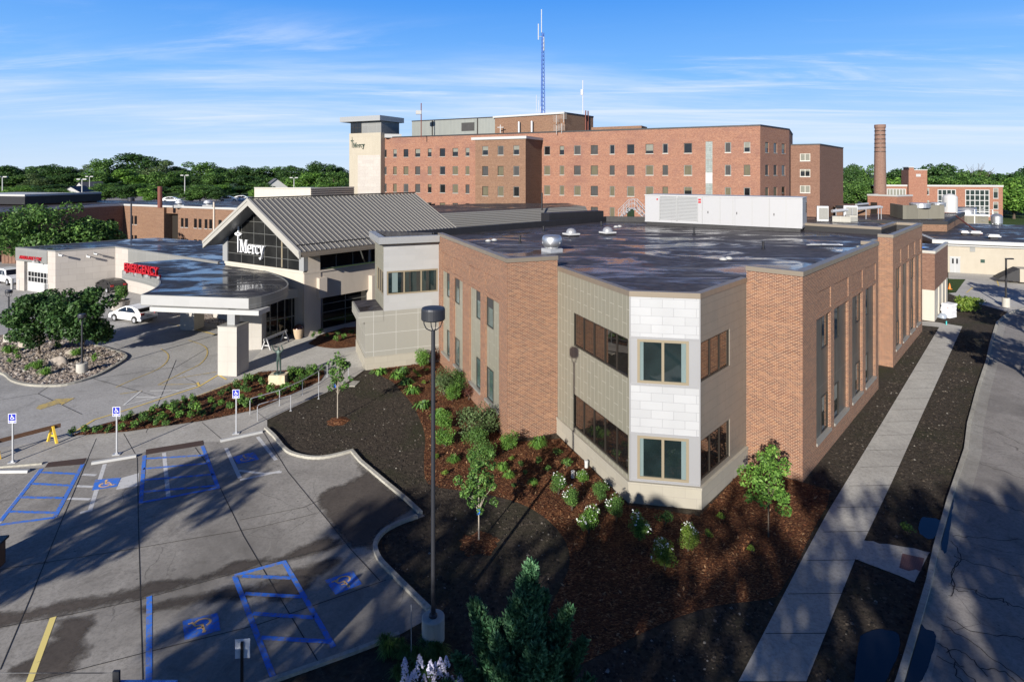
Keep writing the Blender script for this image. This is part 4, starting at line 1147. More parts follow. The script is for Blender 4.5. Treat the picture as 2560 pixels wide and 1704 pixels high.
mb = MB(); nrib = 40
for i in range(nrib + 1):
    t = 0.03 + (RL - .1) * i / nrib
    for s0, s1 in ((0, 1), (2, 1)):
        a0, a1 = roofpt(s0, t, .002), roofpt(s1, t, .002); b0, b1 = roofpt(s0, t + .05, .002), roofpt(s1, t + .05, .002)
        up = Vector((0, 0, .065))
        A_, B_, C_, D_ = Vector(a0), Vector(a1), Vector(b1), Vector(b0)
        mb.add(A_ + up, B_ + up, C_ + up, D_ + up) if s0 == 2 else mb.add(D_ + up, C_ + up, B_ + up, A_ + up)
        mb.add(A_, B_, B_ + up, A_ + up); mb.add(D_, C_, C_ + up, D_ + up); mb.add(A_, A_ + up, D_ + up, D_)
sm = mb.build('roof_seam', M['metal_rib']); sm.parent = roof_o
mb = MB()
for t in (0.0,):
    q0, q1 = roofpt(1, -.05, .09), roofpt(1, RL + .05, .09)
    mb.tube([q0, q1], .07, 6)
mb.tube([roofpt(0.10, 0.2, .09), roofpt(0.10, RL, .09)], .035, 5)
sg = mb.build('snow_guard', M['frame_dark']); sg.parent = roof_o
# gable fascia, soffit, gutter
mb = MB()
fn = Vector((-ur.x, -ur.y, 0))
for s0, s1 in ((0, 1), (1, 2)):
    for dz0, dz1, off in ((-.16, .10, .10), (-.56, -.14, .05)):
        a, b = Vector(roofpt(s0, 0, dz0)), Vector(roofpt(s1, 0, dz0)); c, d_ = Vector(roofpt(s1, 0, dz1)), Vector(roofpt(s0, 0, dz1))
        o = fn * off; k = fn * -.12
        mb.add(a + o, d_ + o, c + o, b + o); mb.add(d_ + o, d_ + k, c + k, c + o); mb.add(b + k, a + k, a + o, b + o); mb.add(a + k, b + k, c + k, d_ + k)
        for p_, q_ in ((a, d_), (b, c)): mb.add(p_ + o, p_ + k, q_ + k, q_ + o)
mb.build('gable_fascia', M['trim_tan'], pav)
mb = MB()
a, b = Vector(roofpt(0, .1, -.42)), Vector(roofpt(0, RL, -.42))
gr = Vector((-gv.x, -gv.y, 0))
for off0, off1, z0, z1 in ((0.0, .16, 0, .2), ):
    mb.add(a + gr * off1, b + gr * off1, b + gr * off1 + Vector((0, 0, .2)), a + gr * off1 + Vector((0, 0, .2)))
    mb.add(a, b, b + gr * off1, a + gr * off1); mb.add(a + gr * off1 + Vector((0, 0, .2)), b + gr * off1 + Vector((0, 0, .2)), b + Vector((0, 0, .2)), a + Vector((0, 0, .2)))
mb.add(a + Vector((0, 0, .2)), b + Vector((0, 0, .2)), b + Vector((0, 0, .40)), a + Vector((0, 0, .40)))
mb.build('gutter', M['coping'], pav)
mb = MB()
mb.add(roofpt(0, .1, -.43), roofpt(0.42, .1, -.43 ), roofpt(.42, RL, -.43), roofpt(0, RL, -.43))
for s0, s1 in ((0.02, 1), (1, 1.98)):
    mb.add(roofpt(s0, -.02, -.45), roofpt(s1, -.02, -.45), roofpt(s1, 2.3, -.45), roofpt(s0, 2.3, -.45))
mb.build('soffit', M['trim_grey'], pav)
# gable wall: stone below, smoked glass above
P2 = P1 + gv * 11.2
dG = Vector((-gv.x, -gv.y)); nG = Vector((dG.y, -dG.x))
ZS = 5.62
mb = MB()
mb.wall(P2, P1, 3.6, ZS); mb.obox(P2, dG, nG, 0, 11.2, 0.0, .10, ZS - .22, ZS)
mb.build('stone_band', M['precast'], pav)
mb = MB()
um = 11.2 / 2 - (hw - 11.2 / 2 - 1.35) * 0
def gz(u):   # underside of the roof over the gable wall at distance u from P2
    q = pt(P2, dG, u); s = ((TR - Vector((q.x, q.y))).dot(gv) * -1) / hw
    return ZE + (ZA - ZE) * (s if s <= 1 else 2 - s) - .40
us = [0.0, 0.55, 2.9, 4.55, 5.4, 6.45, 8.5, 10.6, 11.2]
us = sorted(us + [(AP - P2).dot(dG)])
uu = [.5 + (10.2) * i / 24 for i in range(25)]
for a_, b_ in zip(uu, uu[1:]):
    qa, qb = pt(P2, dG, a_), pt(P2, dG, b_)
    mb.add((*qa, ZS), (*qb, ZS), (*qb, gz(b_)), (*qa, gz(a_)))
mb.build('gable_glazing', M['gable_glass'], pav)
mb = MB()
for u in (2.55, 4.4, 5.95, 7.6, 9.15):
    mb.obox(P2, dG, nG, u - .022, u + .022, 0.005, .05, ZS, gz(u))
for z in (6.45, 7.45, 8.45, 9.5):
    ul = [u for u in np.linspace(.5, 10.7, 206) if gz(u) > z]
    if ul: mb.obox(P2, dG, nG, ul[0], ul[-1], 0.004, .045, z - .02, z + .02)
mb.build('mullion', M['frame_grey'], pav)
mb = MB(); mb.obox(P2, dG, nG, -.25, .5, -.3, .12, ZS, gz(0.3) + .1); mb.obox(P2, dG, nG, 10.7, 11.3, -.3, .12, ZS, 6.98); mb.build('corner_trim', M['trim_grey'], pav)
# warm wood strip seen in the right part of the glazing
mb = MB(); mb.obox(P2, dG, nG, 8.2, 8.38, 0.006, .02, 5.7, 8.3); mb.build('timber_strip', M['frame_tan'], pav)
# right wall: piers, band, dark openings
PR = P1; dP = ur; nP = Vector((dP.y, -dP.x))
mb = MB()
mb.wall(PR, PR + dP * 18, 3.05, 5.45); mb.obox(PR, dP, nP, -.06, 18, 0, .08, 5.35, 5.5)
mb.build('side_band', M['tan_stucco'], pav)
mb = MB()
mb.obox(PR, dP, nP, -.02, 1.55, -.6, .06, 0, 5.36)
mb.obox(PR, dP, nP, 1.15, 1.9, -.3, .5, 3.2, 4.9)
for a_, b_ in ((6.6, 8.0), (12.5, 14)):
    m_ = MB(); m_.obox(PR, dP, nP, a_, b_, -.3, .55, 0, 4.4); m_.build('pier', M['tan_stucco'], pav)
mb.build('pier', M['tan_stucco'], pav)
for a_, b_ in ((1.9, 6.6), (8.0, 12.5)):
    window(pav, PR, dP, a_, b_, .25, 3.15, .25, 'frame_grey', 'glass_dark', nx=2, nz=4, fw=.07, name='window')
window(pav, PR, dP, 1.6, 6.9, 5.52, 7.05, .35, 'frame_grey', 'glass_dark', nx=3, nz=1, fw=.07)
window(pav, PR, dP, 7.1, 17.5, 5.52, 7.05, .35, 'frame_grey', 'glass_dark', nx=5, nz=1, fw=.07)
mb = MB(); mb.obox(PR, dP, nP, 0, 18, -.25, -.05, 0, .3); mb.obox(PR, dP, nP, .3, 1.5, -.4, .05, 5.5, 7.1); mb.build('low_wall', M['tan_stucco'], pav)
mb = MB()
q = lambda t, n_, z: (*pt(PR, dP, t, nP, n_), z)
mb.tube([q(7.3, 1.75, 7.15), q(7.3, 1.6, 6.9), q(7.3, .95, 5.7), q(7.3, .68, 5.3), q(7.3, .68, 1.6)], .11, 6)
mb.build('downspout', M['metal_rib'], pav)
# back part of the hall
mb = MB(); mb.wall(P2 + ur * 17, P2, 3.6, 7); mb.build('rear_wall', M['tan_stucco'], pav)
# glazed entrance under the canopy
E0 = Vector(G2(657, 856)); E1 = Vector(G2(748, 836)); dE = (E1 - E0).normalized(); Le = (E1 - E0).length; nE = Vector((dE.y, -dE.x))
window(pav, E0, dE, 0, Le, .05, 3.3, .05, 'frame_grey', 'glass_dark', nx=5, nz=2, fw=.09, name='entrance_door')
mb = MB(); mb.obox(E0, dE, nE, -.3, Le + 1.2, -1.5, .35, 3.3, 4.0); mb.build('entrance_fascia', M['trim_grey'], pav)
s0 = Vector(G2(607, 876)); s1 = Vector(G2(654, 873)); ds = (s1 - s0).normalized()
mb = MB(); mb.obox(s0, ds, Vector((ds.y, -ds.x)), 0, (s1 - s0).length, -2.4, 0, 0, 4.4); mb.build('stone_pier', M['stone_white'], pav)
mb = MB(); mb.obox(P2, dG, nG, -2, 11.0, -.4, -.02, 0, 3.6); mb.build('lower_wall', M['stone_white'], pav)

# ------------------------------------------------------------------ canopy over the drive
can = thing('entrance_canopy', 'flat dark roofed drive through canopy on square stone pillars', 'canopy', (-22, 45, 0))
ZC = 5.25
front = [(-26.4, 42.75), (-18.2, 41.5)]
rightc = smooth_line([(-18.2, 41.5), (-17.5, 42.6), (-17.1, 44.5), (-17.4, 46.6), (-18.6, 49.0), (-20.4, 51.4), (-22.0, 53.2)], 4)[1:]
leftc = smooth_line([(-34.6, 53.3), (-32.6, 52.0), (-30.5, 50.4), (-28.6, 48.6), (-27.4, 46.6), (-26.7, 44.6), (-26.4, 42.75)], 4)
back = [(-27.2, 56.6), (-33.0, 60.4), (-36.5, 58.0)]
outline = leftc + [front[1]] + rightc + back
mb = MB(); mb.flat(outline, ZC); mb.flat(outline, ZC - .72, False); mb.build('canopy_roof', M['roof_wet'], can)
mb = MB(); mb.band(leftc + [front[1]] + rightc, 0.04, .06, ZC - .74, ZC + .03)
mb.build('fascia', M['panel_grey'], can)
mb = MB(); mb.obox(Vector(front[0]), unit(*front), Vector((unit(*front).y, -unit(*front).x)), .75, 9.1, -1.3, .12, ZC - 1.12, ZC - .80); mb.build('lower_beam', M['white_trim'], can)
mb = MB(); mb.band([*leftc[-1:], front[1]], 0.05, -.02, ZC - .68, ZC + .0); mb.build('front_fascia', M['panel_lightgrey'], can)
def pillar(x, y, w, htop, hpost):
    c = G(x, y)
    f_ = unit(*front); n_ = Vector((f_.y, -f_.x))
    p0 = Vector((c.x, c.y))
    mb = MB(); mb.obox(p0, f_, n_, -w, 0, -w, 0, 0, htop)
    pb_ = mb.build('pillar', M['stone_white'], can)
    mb = MB(); mb.obox(p0, f_, n_, -w * 1.0 - .03, .03, -w - .03, .03, htop, htop + .06); cp = mb.build('pillar_cap', M['coping_grey']); cp.parent = pb_
    mb = MB(); mb.obox(p0, f_, n_, -w * .70, -w * .30, -w * .7, -w * .3, htop, hpost); po = mb.build('post', M['trim_grey']); po.parent = pb_
pillar(591.7, 941, 1.42, 3.35, ZC - .8)
pillar(485, 826, 1.35, 4.3, ZC - .7)
mb = MB(); c = G(607, 880); mb.box((c.x - .9, c.y + 2.2), 1.6, 1.6, 0, 4.3, -.15); mb.build('pillar', M['stone_white'], can)

# ------------------------------------------------------------------ emergency wing
em = thing('emergency_wing', 'low pale stone wing with dark flat roof and a white garage door', 'building', (-50, 70, 0))
Q0 = Vector((-59.0, 71.4)); Q1 = Vector((-53.1, 68.6)); Q2 = Vector((-51.9, 68.2)); Q3 = Vector((-47.6, 72.0)); Q4 = Vector((-45.0, 70.35)); Q5 = Vector((-29.4, 60.0))
ZW = 5.05
uq = unit((0, 0), (.643, .766))
dg = (Q1 - Q0).normalized(); Lg = (Q1 - Q0).length
g0, g1 = along(Q0, dg, 60.5), Lg
mb = MB(); mb.wall(Q0, Q1, 0, 3.55, [(g0, g1, 0, 3.5, .35)]); mb.wall(Q1, Q2, 0, ZW - .12); mb.wall(Q2, Q3, 0, ZW - .12); mb.wall(Q3, Q4, 0, ZW - .12)
mb.wall(Q1 + Vector((-.15, .25)), Q1, 0, ZW - .12)
mb.wall(Q0 + uq * 12, Q0, 0, 3.5)
mb.build('stone_wall', M['stone_pale'], em)
mb = MB(); mb.obox(Q0, dg, Vector((dg.y, -dg.x)), -.05, Lg - .01, -.4, .06, 3.5, ZW); mb.wall(Q0 + uq * 12, Q0, 3.5, ZW - .02)
mb.obox(Q4, (Q5 - Q4).normalized(), Vector(((Q5 - Q4).normalized().y, -(Q5 - Q4).normalized().x)), 0, (Q5 - Q4).length, -.3, .02, 3.4, ZW)
mb.build('metal_fascia', M['panel_grey'], em)
mb = MB(); mb.band([Q1 + Vector((0, .3)), Q1, Q2, Q3, Q4], .05, .3, ZW - .12, ZW + .02); mb.build('coping', M['coping_grey'], em)
mb = MB(); mb.wall(Q4, Q5, 0, 3.4); mb.build('lower_wall', M['stone_pale'], em)
mb = MB(); mb.flat([Q0, Q1 - dg * .1, Q1 + uq * .3, Q3 + uq * .3, Q4, Q5, P2 + ur * .2, P2 + ur * 14, Q0 + uq * 13 + Vector((2, 1)), Q0 + uq * 12.5], ZW - .06); mb.build('roof', M['roof_wet'], em)
nq = Vector((dg.y, -dg.x)); k = -.33
mb = MB(); a, b = pt(Q0, dg, g0, nq, k), pt(Q0, dg, g1, nq, k)
mb.add((*a, 0), (*b, 0), (*b, 3.5), (*a, 3.5)); 
door = mb.build('garage_door', M['white_paint'], em)
mb = MB(); mf = MB()
wq = (g1 - g0 - .3) / 7
for i in range(7):
    for j in range(2):
        u = g0 + .15 + i * wq; z = 1.15 + j * .62
        aa, bb = pt(Q0, dg, u + .06, nq, k + .012), pt(Q0, dg, u + wq - .06, nq, k + .012)
        mb.add((*aa, z), (*bb, z), (*bb, z + .52), (*aa, z + .52))
gl = mb.build('door_window', M['glass_dark']); gl.parent = door
for z in (.9, 2.45, 3.0): mf.obox(Q0, dg, nq, g0, g1, k + .002, k + .01, z, z + .02)
pl = mf.build('door_seam', M['coping_grey']); pl.parent = door
# ------------------------------------------------------------------ main hospital block
hosp = thing('hospital_block', 'large five storey red brick hospital block behind the low roofs', 'building', (4, 112, 0))
HL, HR = Vector((-31.4, 131.0)), Vector((39.3, 95.0))
dH = (HR - HL).normalized(); LH = (HR - HL).length; nH = Vector((dH.y, -dH.x))
HS = Vector((48.2, 104.3)); ZH = 21.3
dS = (HS - HR).normalized(); LS = (HS - HR).length; nS = Vector((dS.y, -dS.x))
BR = Vector((2.4, 105.9)); BLft = Vector((-7.2, 110.8))
dBf = (BR - BLft).normalized(); LBf = (BR - BLft).length; nBf = Vector((dBf.y, -dBf.x))
BRb = BR - nH * 8; BLb = BLft - nH * 8
ROWS = [(17.15, 18.8), (13.45, 15.15), (9.75, 11.5), (6.05, 7.75)]
zx = lambda v: 840 + v / 3.681
zx2 = lambda v: 1340 + v / 3.366
colsA = [(445, 42), (543, 32), (644, 44), (752, 46), (862, 34), (980, 50), (1098, 50), (1210, 36)]
colsB = [(94, 50), (218, 38), (348, 56), (491, 60), (641, 42), (797, 62), (955, 66), (1088, 46), (1279, 68), (1615, 52), (1776, 54)]
wins = []
for c, w in colsA: wins.append((along(HL, dH, zx(c - w / 2)), along(HL, dH, zx(c + w / 2))))
for c, w in colsB: wins.append((along(HL, dH, zx2(c - w / 2)), along(HL, dH, zx2(c + w / 2))))
strip1 = (along(HL, dH, zx(330)), along(HL, dH, zx(362))); strip2 = (along(HL, dH, zx2(1427)), along(HL, dH, zx2(1485)))
hh = [(a, b, z0, z1, .18) for a, b in wins for z0, z1 in ROWS]
hstrip = [(a, b, 3, 19.0, .06) for a, b in (strip1, strip2)]
mb = MB(); mb.wall(HL, HR, 0, ZH, hh + hstrip)
winS = [(along(HR, dS, zx2(c - 15)), along(HR, dS, zx2(c + 15))) for c in (1944, 2015, 2083)]
hs_ = [(a, b, z0, z1, .22) for a, b in winS for z0, z1 in ROWS]
mb.wall(HR, HS, 0, ZH, hs_)
HB = HS - nH * 16
mb.wall(HS, HB, 0, ZH); mb.wall(HL - nH * 16, HL, 0, ZH)
mb.build('brick_wall', M['old_brick'], hosp)
winB = [(along(BLft, dBf, zx(c - 27)), along(BLft, dBf, zx(c + 27))) for c in (1373, 1515, 1659)]
hb = [(a, b, z0 - .1, z1 - .1, .18) for a, b in winB for z0, z1 in ROWS]
mb = MB()
e0 = along(BLft, dBf, zx(1282))
BL2 = pt(BLft, dBf, e0)
mb.wall(BL2, BR, 0, 19.9, [(a - e0, b - e0, *r) for a, b, *r in hb])
mb.wall(BR, BRb, 0, 19.9); mb.wall(BL2 - nBf * 1.2, BL2, 0, 19.9)
mb.wall(BLft - nBf * 1.2, BL2 - nBf * 1.2, 0, 19.9); mb.wall(BLb, BLft - nBf * 1.2, 0, 19.9)
mb.build('projecting_bay', M['tan_brick'], hosp)
mb = MB(); mb.band([BLb, BLft, BR, BRb], .25, .3, 19.88, 20.35); mb.build('white_cornice', M['white_trim'], hosp)
mb = MB(); mb.flat([BLb, BLft, BR, BRb], 20.2); mb.build('bay_roof', M['roof_dry'], hosp)
mb = MB(); mb.flat([HL, HR, HS, HB, HL - nH * 16], ZH - .5); mb.build('roof', M['roof_dry'], hosp)
mb = MB(); mb.band([HL - nH * 8, HL, HR, HS, HB], .06, .35, ZH - .02, ZH + .22); mb.build('roof_edge', M['upstand'], hosp)
for k_, (a, b) in enumerate((strip1, strip2)):
    mb = MB(); p, q = pt(HL, dH, a, nH, -.06), pt(HL, dH, b, nH, -.06)
    mb.add((*p, 3), (*q, 3), (*q, 19), (*p, 19)); gb = mb.build('glass_block_strip', M['glass_block'], hosp)
    for z in (15.9, 12.9):
        mb = MB(); mb.obox(HL, dH, nH, a, b, -.05, .01, z - (.0 if z > 15 else .8), z + .18 + (0 if z > 15 else .8))
        bp = mb.build('strip_panel', M['frame_grey' if z > 15 else 'panel_lightgrey']); bp.parent = gb
br = random.Random(5)
lit1 = ['blind_grey', 'blind', 'blind_pale']
def hosp_win(p, d, a, b, z0, z1, row):
    k = br.random(); bl = None; bz = .5; gk = 'glass_dark'
    if row == 0:
        if k < .45: bl = 'blind_pale'; bz = br.choice([.45, .55, .7])
        elif k < .6: bl = 'blind_grey'; bz = .97
    else:
        if k < .6: bl = 'blind'; bz = .97
        elif k < .8: bl = 'blind_grey'; bz = .97
        elif k < .9: bl = 'blind'; bz = .35
    window(hosp, p, d, a, b, z0, z1, .10, 'frame_dark' if br.random() < .4 else 'frame_grey', gk, fw=.09, blind=bl, blindz=bz, sill='trim_tan')
for a, b in wins:
    for r_, (z0, z1) in enumerate(ROWS):
        if r_ == 3 and not (pt(HL, dH, a).x / pt(HL, dH, a).y * FPX + CX > 1060): continue
        if r_ == 3 and pt(HL, dH, a).x / pt(HL, dH, a).y * FPX + CX > 1560: continue
        hosp_win(HL, dH, a, b, z0, z1, r_)
for a, b in winS:
    for r_, (z0, z1) in enumerate(ROWS[:3]): hosp_win(HR, dS, a, b, z0, z1, 0 if r_ == 0 else 1)
for a, b in winB:
    for r_, (z0, z1) in enumerate(ROWS[:3]): hosp_win(BLft, dBf, a, b, z0 - .1, z1 - .1, r_)
# roof houses
mb = MB()
a, b = Vector((-21.6, 129.5)), Vector((-3.2, 119.8)); d_ = (b - a).normalized(); n_ = Vector((d_.y, -d_.x))
mb.obox(a, d_, n_, 0, (b - a).length, -9, 0, ZH - .5, 24.9); mb.build('grey_roof_house', M['ribbed'], hosp)
mb = MB(); mb.band([a - n_ * 9, a, b, b - n_ * 9], .05, .2, 24.85, 25.05)
for px in (1081, 1194): t = along(a, d_, px); mb.obox(a, d_, n_, t - .12, t + .12, 0.01, .09, ZH, 24.9)
mb.build('roof_house_trim', M['frame_dark'], hosp)
t0, t1 = along(a, d_, 1154), along(a, d_, 1186)
mb = MB(); mb.obox(a, d_, n_, t0, t1, .0, .06, 22.4, 24.1); mb.build('louvre', M['blind_grey'], hosp)
a2, c2 = Vector((-3.4, 119.6)), Vector((9.8, 110.9)); d2_ = (c2 - a2).normalized(); n2_ = Vector((d2_.y, -d2_.x))
ph = [a2, c2, c2 + Vector((6.3, 8.0)), a2 + Vector((6.3, 8.0))]
mb = MB()
for p, q in zip(ph, ph[1:] + ph[:1]): mb.wall(p, q, ZH - .5, 24.75)
mb.flat(ph, 24.9); mb.build('brick_roof_house', M['tan_brick'], hosp)
mb = MB(); mb.band([ph[3], a2, c2], .3, .2, 24.74, 25.1); mb.build('roof_house_eave', M['white_trim'], hosp)
mb = MB(); mb.band([c2, ph[2], ph[3]], .06, .2, 24.74, 25.05); mb.build('roof_house_cap', M['upstand'], hosp)
mb = MB(); e_ = Vector(G2(1498, 322, 21.3)); mb.box((20, 112), 9.5, 4, ZH - .4, 22.35, math.atan2(dH.y, dH.x)); mb.build('low_roof_house', M['tan_brick'], hosp)
mb = MB()
for px in (1301, 1333):
    t = along(a2, d2_, px); q = pt(a2, d2_, t, n2_, .5); mb.tube([(*q, ZH), (*q, 23.7)], .22, 10)
mb.build('flue', M['galv'], hosp)
mb = MB()
for px in (1462, 1468): 
    dd = unit(c2, ph[2]); t = along(c2, dd, px); q = pt(c2, dd, t, Vector((dd.y, -dd.x)), .2); mb.tube([(*q, ZH), (*q, 25.9)], .12, 8)
mb.build('flue', M['rust_pipe'], hosp)
mb = MB()
t = along(HL, dH, 1245); q = pt(HL, dH, t, nH, -1.0)
mb.tube([(*q, ZH), (*q, 23.2)], .10, 6); mb.tube([(q.x - .6, q.y, 22.7), (q.x + .6, q.y, 22.7)], .09, 6)
tag(mb.build('roof_cross', M['white_paint']), 'small white cross standing on the hospital roof above the projecting bay', 'cross')
# antennas on the roof house
def ant(name, label, px, py0, py1, Y, r, mat='white_paint', extra=None):
    X = (px - CX) / FPX * Y
    t = thing(name, label, 'antenna', (X, Y, zat(Y, py0)))
    mb = MB(); mb.tube([(X, Y, zat(Y, py0)), (X, Y, zat(Y, py1))], r, 6); mb.build('mast', M[mat], t)
    if extra: extra(t, X, Y)
    return t
Yt = 116.0; Xt = (1357 - CX) / FPX * Yt
tw = thing('radio_mast', 'tall blue lattice radio mast on the brick roof house', 'antenna', (Xt, Yt, 24.9))
mb = MB(); zt = zat(Yt, 82); z = 24.9
legs = [(Xt + .42 * math.cos(a), Yt + .42 * math.sin(a)) for a in (0.3, 2.4, 4.5)]
def leg(i, z): f = 1 - .45 * (z - 24.9) / (zt - 24.9); return (Xt + (legs[i][0] - Xt) * f, Yt + (legs[i][1] - Yt) * f, z)
for i in range(3): mb.tube([leg(i, 24.9), leg(i, zt)], .085, 5)
zz_ = 24.9; k = 0
while zz_ < zt - .8:
    for i in range(3): mb.tube([leg(i, zz_), leg((i + 1) % 3, zz_ + .8)], .045, 4, caps=False)
    zz_ += .8
mb.build('lattice', M['steel_blue'], tw)
mb = MB(); mb.tube([(Xt - .25, Yt, zt), (Xt - .25, Yt, zat(Yt, 24))], .085, 6); mb.build('top_whip', M['white_paint'], tw)
for x0, pa, pb_ in ((1346, 60, 100), (1359.5, 93, 127)):
    xw = (x0 - CX) / FPX * Yt
    mb = MB(); mb.tube([(xw, Yt, zat(Yt, pb_)), (xw, Yt, zat(Yt, pa))], .10, 6); mb.tube([(xw, Yt, zat(Yt, (pa + pb_) / 2 + 12)), (Xt, Yt, zat(Yt, (pa + pb_) / 2 + 12))], .04, 4); mb.build('side_whip', M['white_paint'], tw)
def ex1(t, X, Y):
    mb = MB(); mb.box((X - .2, Y), .45, .3, zat(Y, 238), zat(Y, 224)); mb.build('radome', M['white_paint'], t)
ant('whip_antenna', 'tall white antenna with a panel at the right end of the brick roof house', 1457, 285, 201, 114, .09, extra=ex1)
ant('whip_antenna', 'thin white whip, furthest left of those beside the blue mast', 1341, 280, 238, 117, .05)
ant('whip_antenna', 'short white whip between the blue mast and a thinner whip', 1347, 281, 251, 117, .06)
ant('whip_antenna', 'thick stubby white antenna at the foot of the blue mast', 1352, 281, 267, 117, .12)
def ex2(t, X, Y):
    mb = MB(); mb.box((X - .55, Y), 1.1, .8, zat(Y, 286), zat(Y, 277), .2); mb.build('lamp_box', M['white_trim'], t)
ant('roof_beacon', 'rust red pole with a white lamp box on the hospital roof', 1053, 344, 258, 122, .10, 'rust_pipe', ex2)
for px, py, lab in ((1391, 297, 'upper left grid antenna on the brick roof house wall'), (1409, 290, 'upper right grid antenna at the brick roof house corner'), (1391, 320, 'lower left grid antenna on the brick roof house wall'), (1404, 318, 'lower right grid antenna beside the brick roof house corner')):
    Y = 110.2; X = (px - CX) / FPX * Y; z = zat(Y, py)
    t = thing('grid_antenna', lab, 'antenna', (X, Y, z)); mb = MB()
    for i in range(6): mb.tube([(X - .6, Y, z - .5 + i * .2), (X + .6, Y, z - .5 + i * .2)], .022, 4)
    mb.tube([(X, Y, z - 1.2), (X, Y, z + .7)], .05, 5); mb.build('grid', M['white_trim'], t)
# ------------------------------------------------------------------ cream tower
tow = thing('stair_tower', 'tall cream tower with a grey glazed top and wide flat cap', 'building', (-30, 132, 0))
T0 = Vector((-35.7, 131.6)); T1 = Vector((-28.9, 131.9 - 3.2)); T1 = T0 + Vector((dH.x, dH.y)) * 7.6
dT = (T1 - T0).normalized(); nT = Vector((dT.y, -dT.x))
T1 = pt(T0, dT, along(T0, dT, 952)); LT = (T1 - T0).length
T2 = T1 - nT * 6.5
mb = MB(); mb.wall(T0, T1, 0, 22.4); mb.wall(T1, T2, 0, 22.4); mb.build('cream_wall', M['cream'], tow)
mb = MB(); mb.obox(T0, dT, nT, LT * .28, LT * .99, .0, .05, 0, 17.6); mb.build('recessed_panel', M['stone_pale'], tow)
mb = MB(); mb.obox(T0, dT, nT, .35, LT, -6.3, -.12, 22.4, 24.9); mb.build('grey_top', M['panel_grey'], tow)
mb = MB(); mb.obox(T0, dT, nT, -1.9, LT + .5, -7.4, .9, 24.9, 26.0); mb.build('cap', M['trim_grey'], tow)
window(tow, T0, dT, .4, .4 + LT * .34, 22.45, 24.75, -.0, 'frame_dark', 'glass_dark', nx=3, nz=2, fw=.08)
mb = MB(); mb.box((-25.5, 128.5), 3.5, 1.0, 21.3, 22.1, .3); tag(mb.build('roof_air_unit', M['white_trim']), 'pale air unit on the hospital roof edge beside the cream tower', 'air unit')
# ------------------------------------------------------------------ right hand brick blocks
blk = thing('brick_block', 'plain brown brick block right of the main hospital', 'building', (57, 112, 0))
b0, b1, b2 = Vector((50.9, 110.5)), Vector((55.4, 108.0)), Vector((69.0, 125))
d_ = (b1 - b0).normalized(); b00 = b0 - d_ * 6
mb = MB(); d_ = (b1 - b00).normalized()
wz = [(16.0, 17.35), (13.15, 14.5), (10.2, 11.55)]
w0 = along(b00, d_, 2000); w1 = along(b00, d_, 2025.5)
mb.wall(b00, b1, 0, 18.9, [(w0, w1, a, b, .12) for a, b in wz]); mb.wall(b1, b2, 0, 18.9); mb.build('brick_wall', M['brown_brick'], blk)
for i, (a, b) in enumerate(wz): window(blk, b00, d_, w0, w1, a, b, .06, 'trim_tan', 'glass_dark', nx=2, fw=.08, blind='blind_pale', blindz=.97 if i != 1 else .3, sill='white_trim')
mb = MB(); mb.flat([b00, b1, b2, b2 - d_ * 12], 18.7); mb.build('roof', M['roof_dry'], blk)
mb = MB(); mb.band([b00, b1, b2], .08, .3, 18.88, 19.1); mb.build('roof_edge', M['upstand'], blk)
# chimney
c = ((2200 - CX) / FPX * 130, 130.0)
ch = thing('chimney', 'tall tapered brick boiler chimney with dark bands', 'chimney', (c[0], c[1], 0))
mb = MB(); z_t = zat(130, 312)
mb.lathe(c, [(1.32, 0), (1.22, 8), (1.08, 18), (1.0, z_t - .8), (1.1, z_t - .7), (1.1, z_t)], 20); mb.build('stack', M['chim_brick'], ch)
mb = MB()
for i in range(7): z = z_t - 1.4 - i * .9 if i < 6 else z_t - 10; mb.lathe(c, [(1.03, z), (1.13, z), (1.13, z + .12), (1.03, z + .12)], 20)
mb.build('iron_band', M['frame_dark'], ch)
# far brick wing with white window grids
sch = thing('brick_annex', 'far red brick wing with big white window grids and a square tower', 'building', (100, 176, 0))
s0 = Vector(((2184 - CX) / FPX * 181, 181.0)); s1 = Vector(((2507 - CX) / FPX * 172, 172.0)); ds_ = (s1 - s0).normalized(); ns_ = Vector((ds_.y, -ds_.x))
zs_ = 9.7
X_ = lambda px: along(s0, ds_, px)
grids = [(2217, 2265, 2.6, 9.0, 6, 3), (2344, 2390, 2.2, 8.9, 4, 4), (2413, 2474, 1.0, 8.9, 5, 5)]
sm_ = [(2313, 2323, 7.2, 9.2), (2313, 2323, 3.6, 5.6), (2483, 2496, 6.4, 9.4), (2483, 2496, 3.3, 5.4), (2483, 2496, .7, 2.7)]
mb = MB(); mb.wall(s0, s1, 0, zs_, [(X_(a), X_(b), z0, z1, .1) for a, b, z0, z1, *_ in grids] + [(X_(a), X_(b), z0, z1, .15) for a, b, z0, z1 in sm_])
mb.wall(s1, s1 - ns_ * 12, 0, zs_); mb.build('brick_wall', M['red_brick'], sch)
mb = MB(); mb.band([s0, s1, s1 - ns_ * 12], .15, .4, zs_, zs_ + .5); mb.build('white_cornice', M['white_trim'], sch)
mb = MB(); mb.flat([s0, s1, s1 - ns_ * 12, s0 - ns_ * 12], zs_ + .1); mb.build('roof', M['roof_dry'], sch)
for a, b, z0, z1, nx, nz in grids: window(sch, s0, ds_, X_(a), X_(b), z0, z1, .02, 'white_trim', 'glass', nx=nx, nz=nz, fw=.22, blind='blind_pale' if nx == 6 else None, blindz=.5)
for a, b, z0, z1 in sm_: window(sch, s0, ds_, X_(a), X_(b), z0, z1, .05, 'white_trim', 'glass', fw=.12, blind='blind_pale', blindz=.4, sill='white_trim')
mb = MB(); a, b = X_(2268), X_(2314)
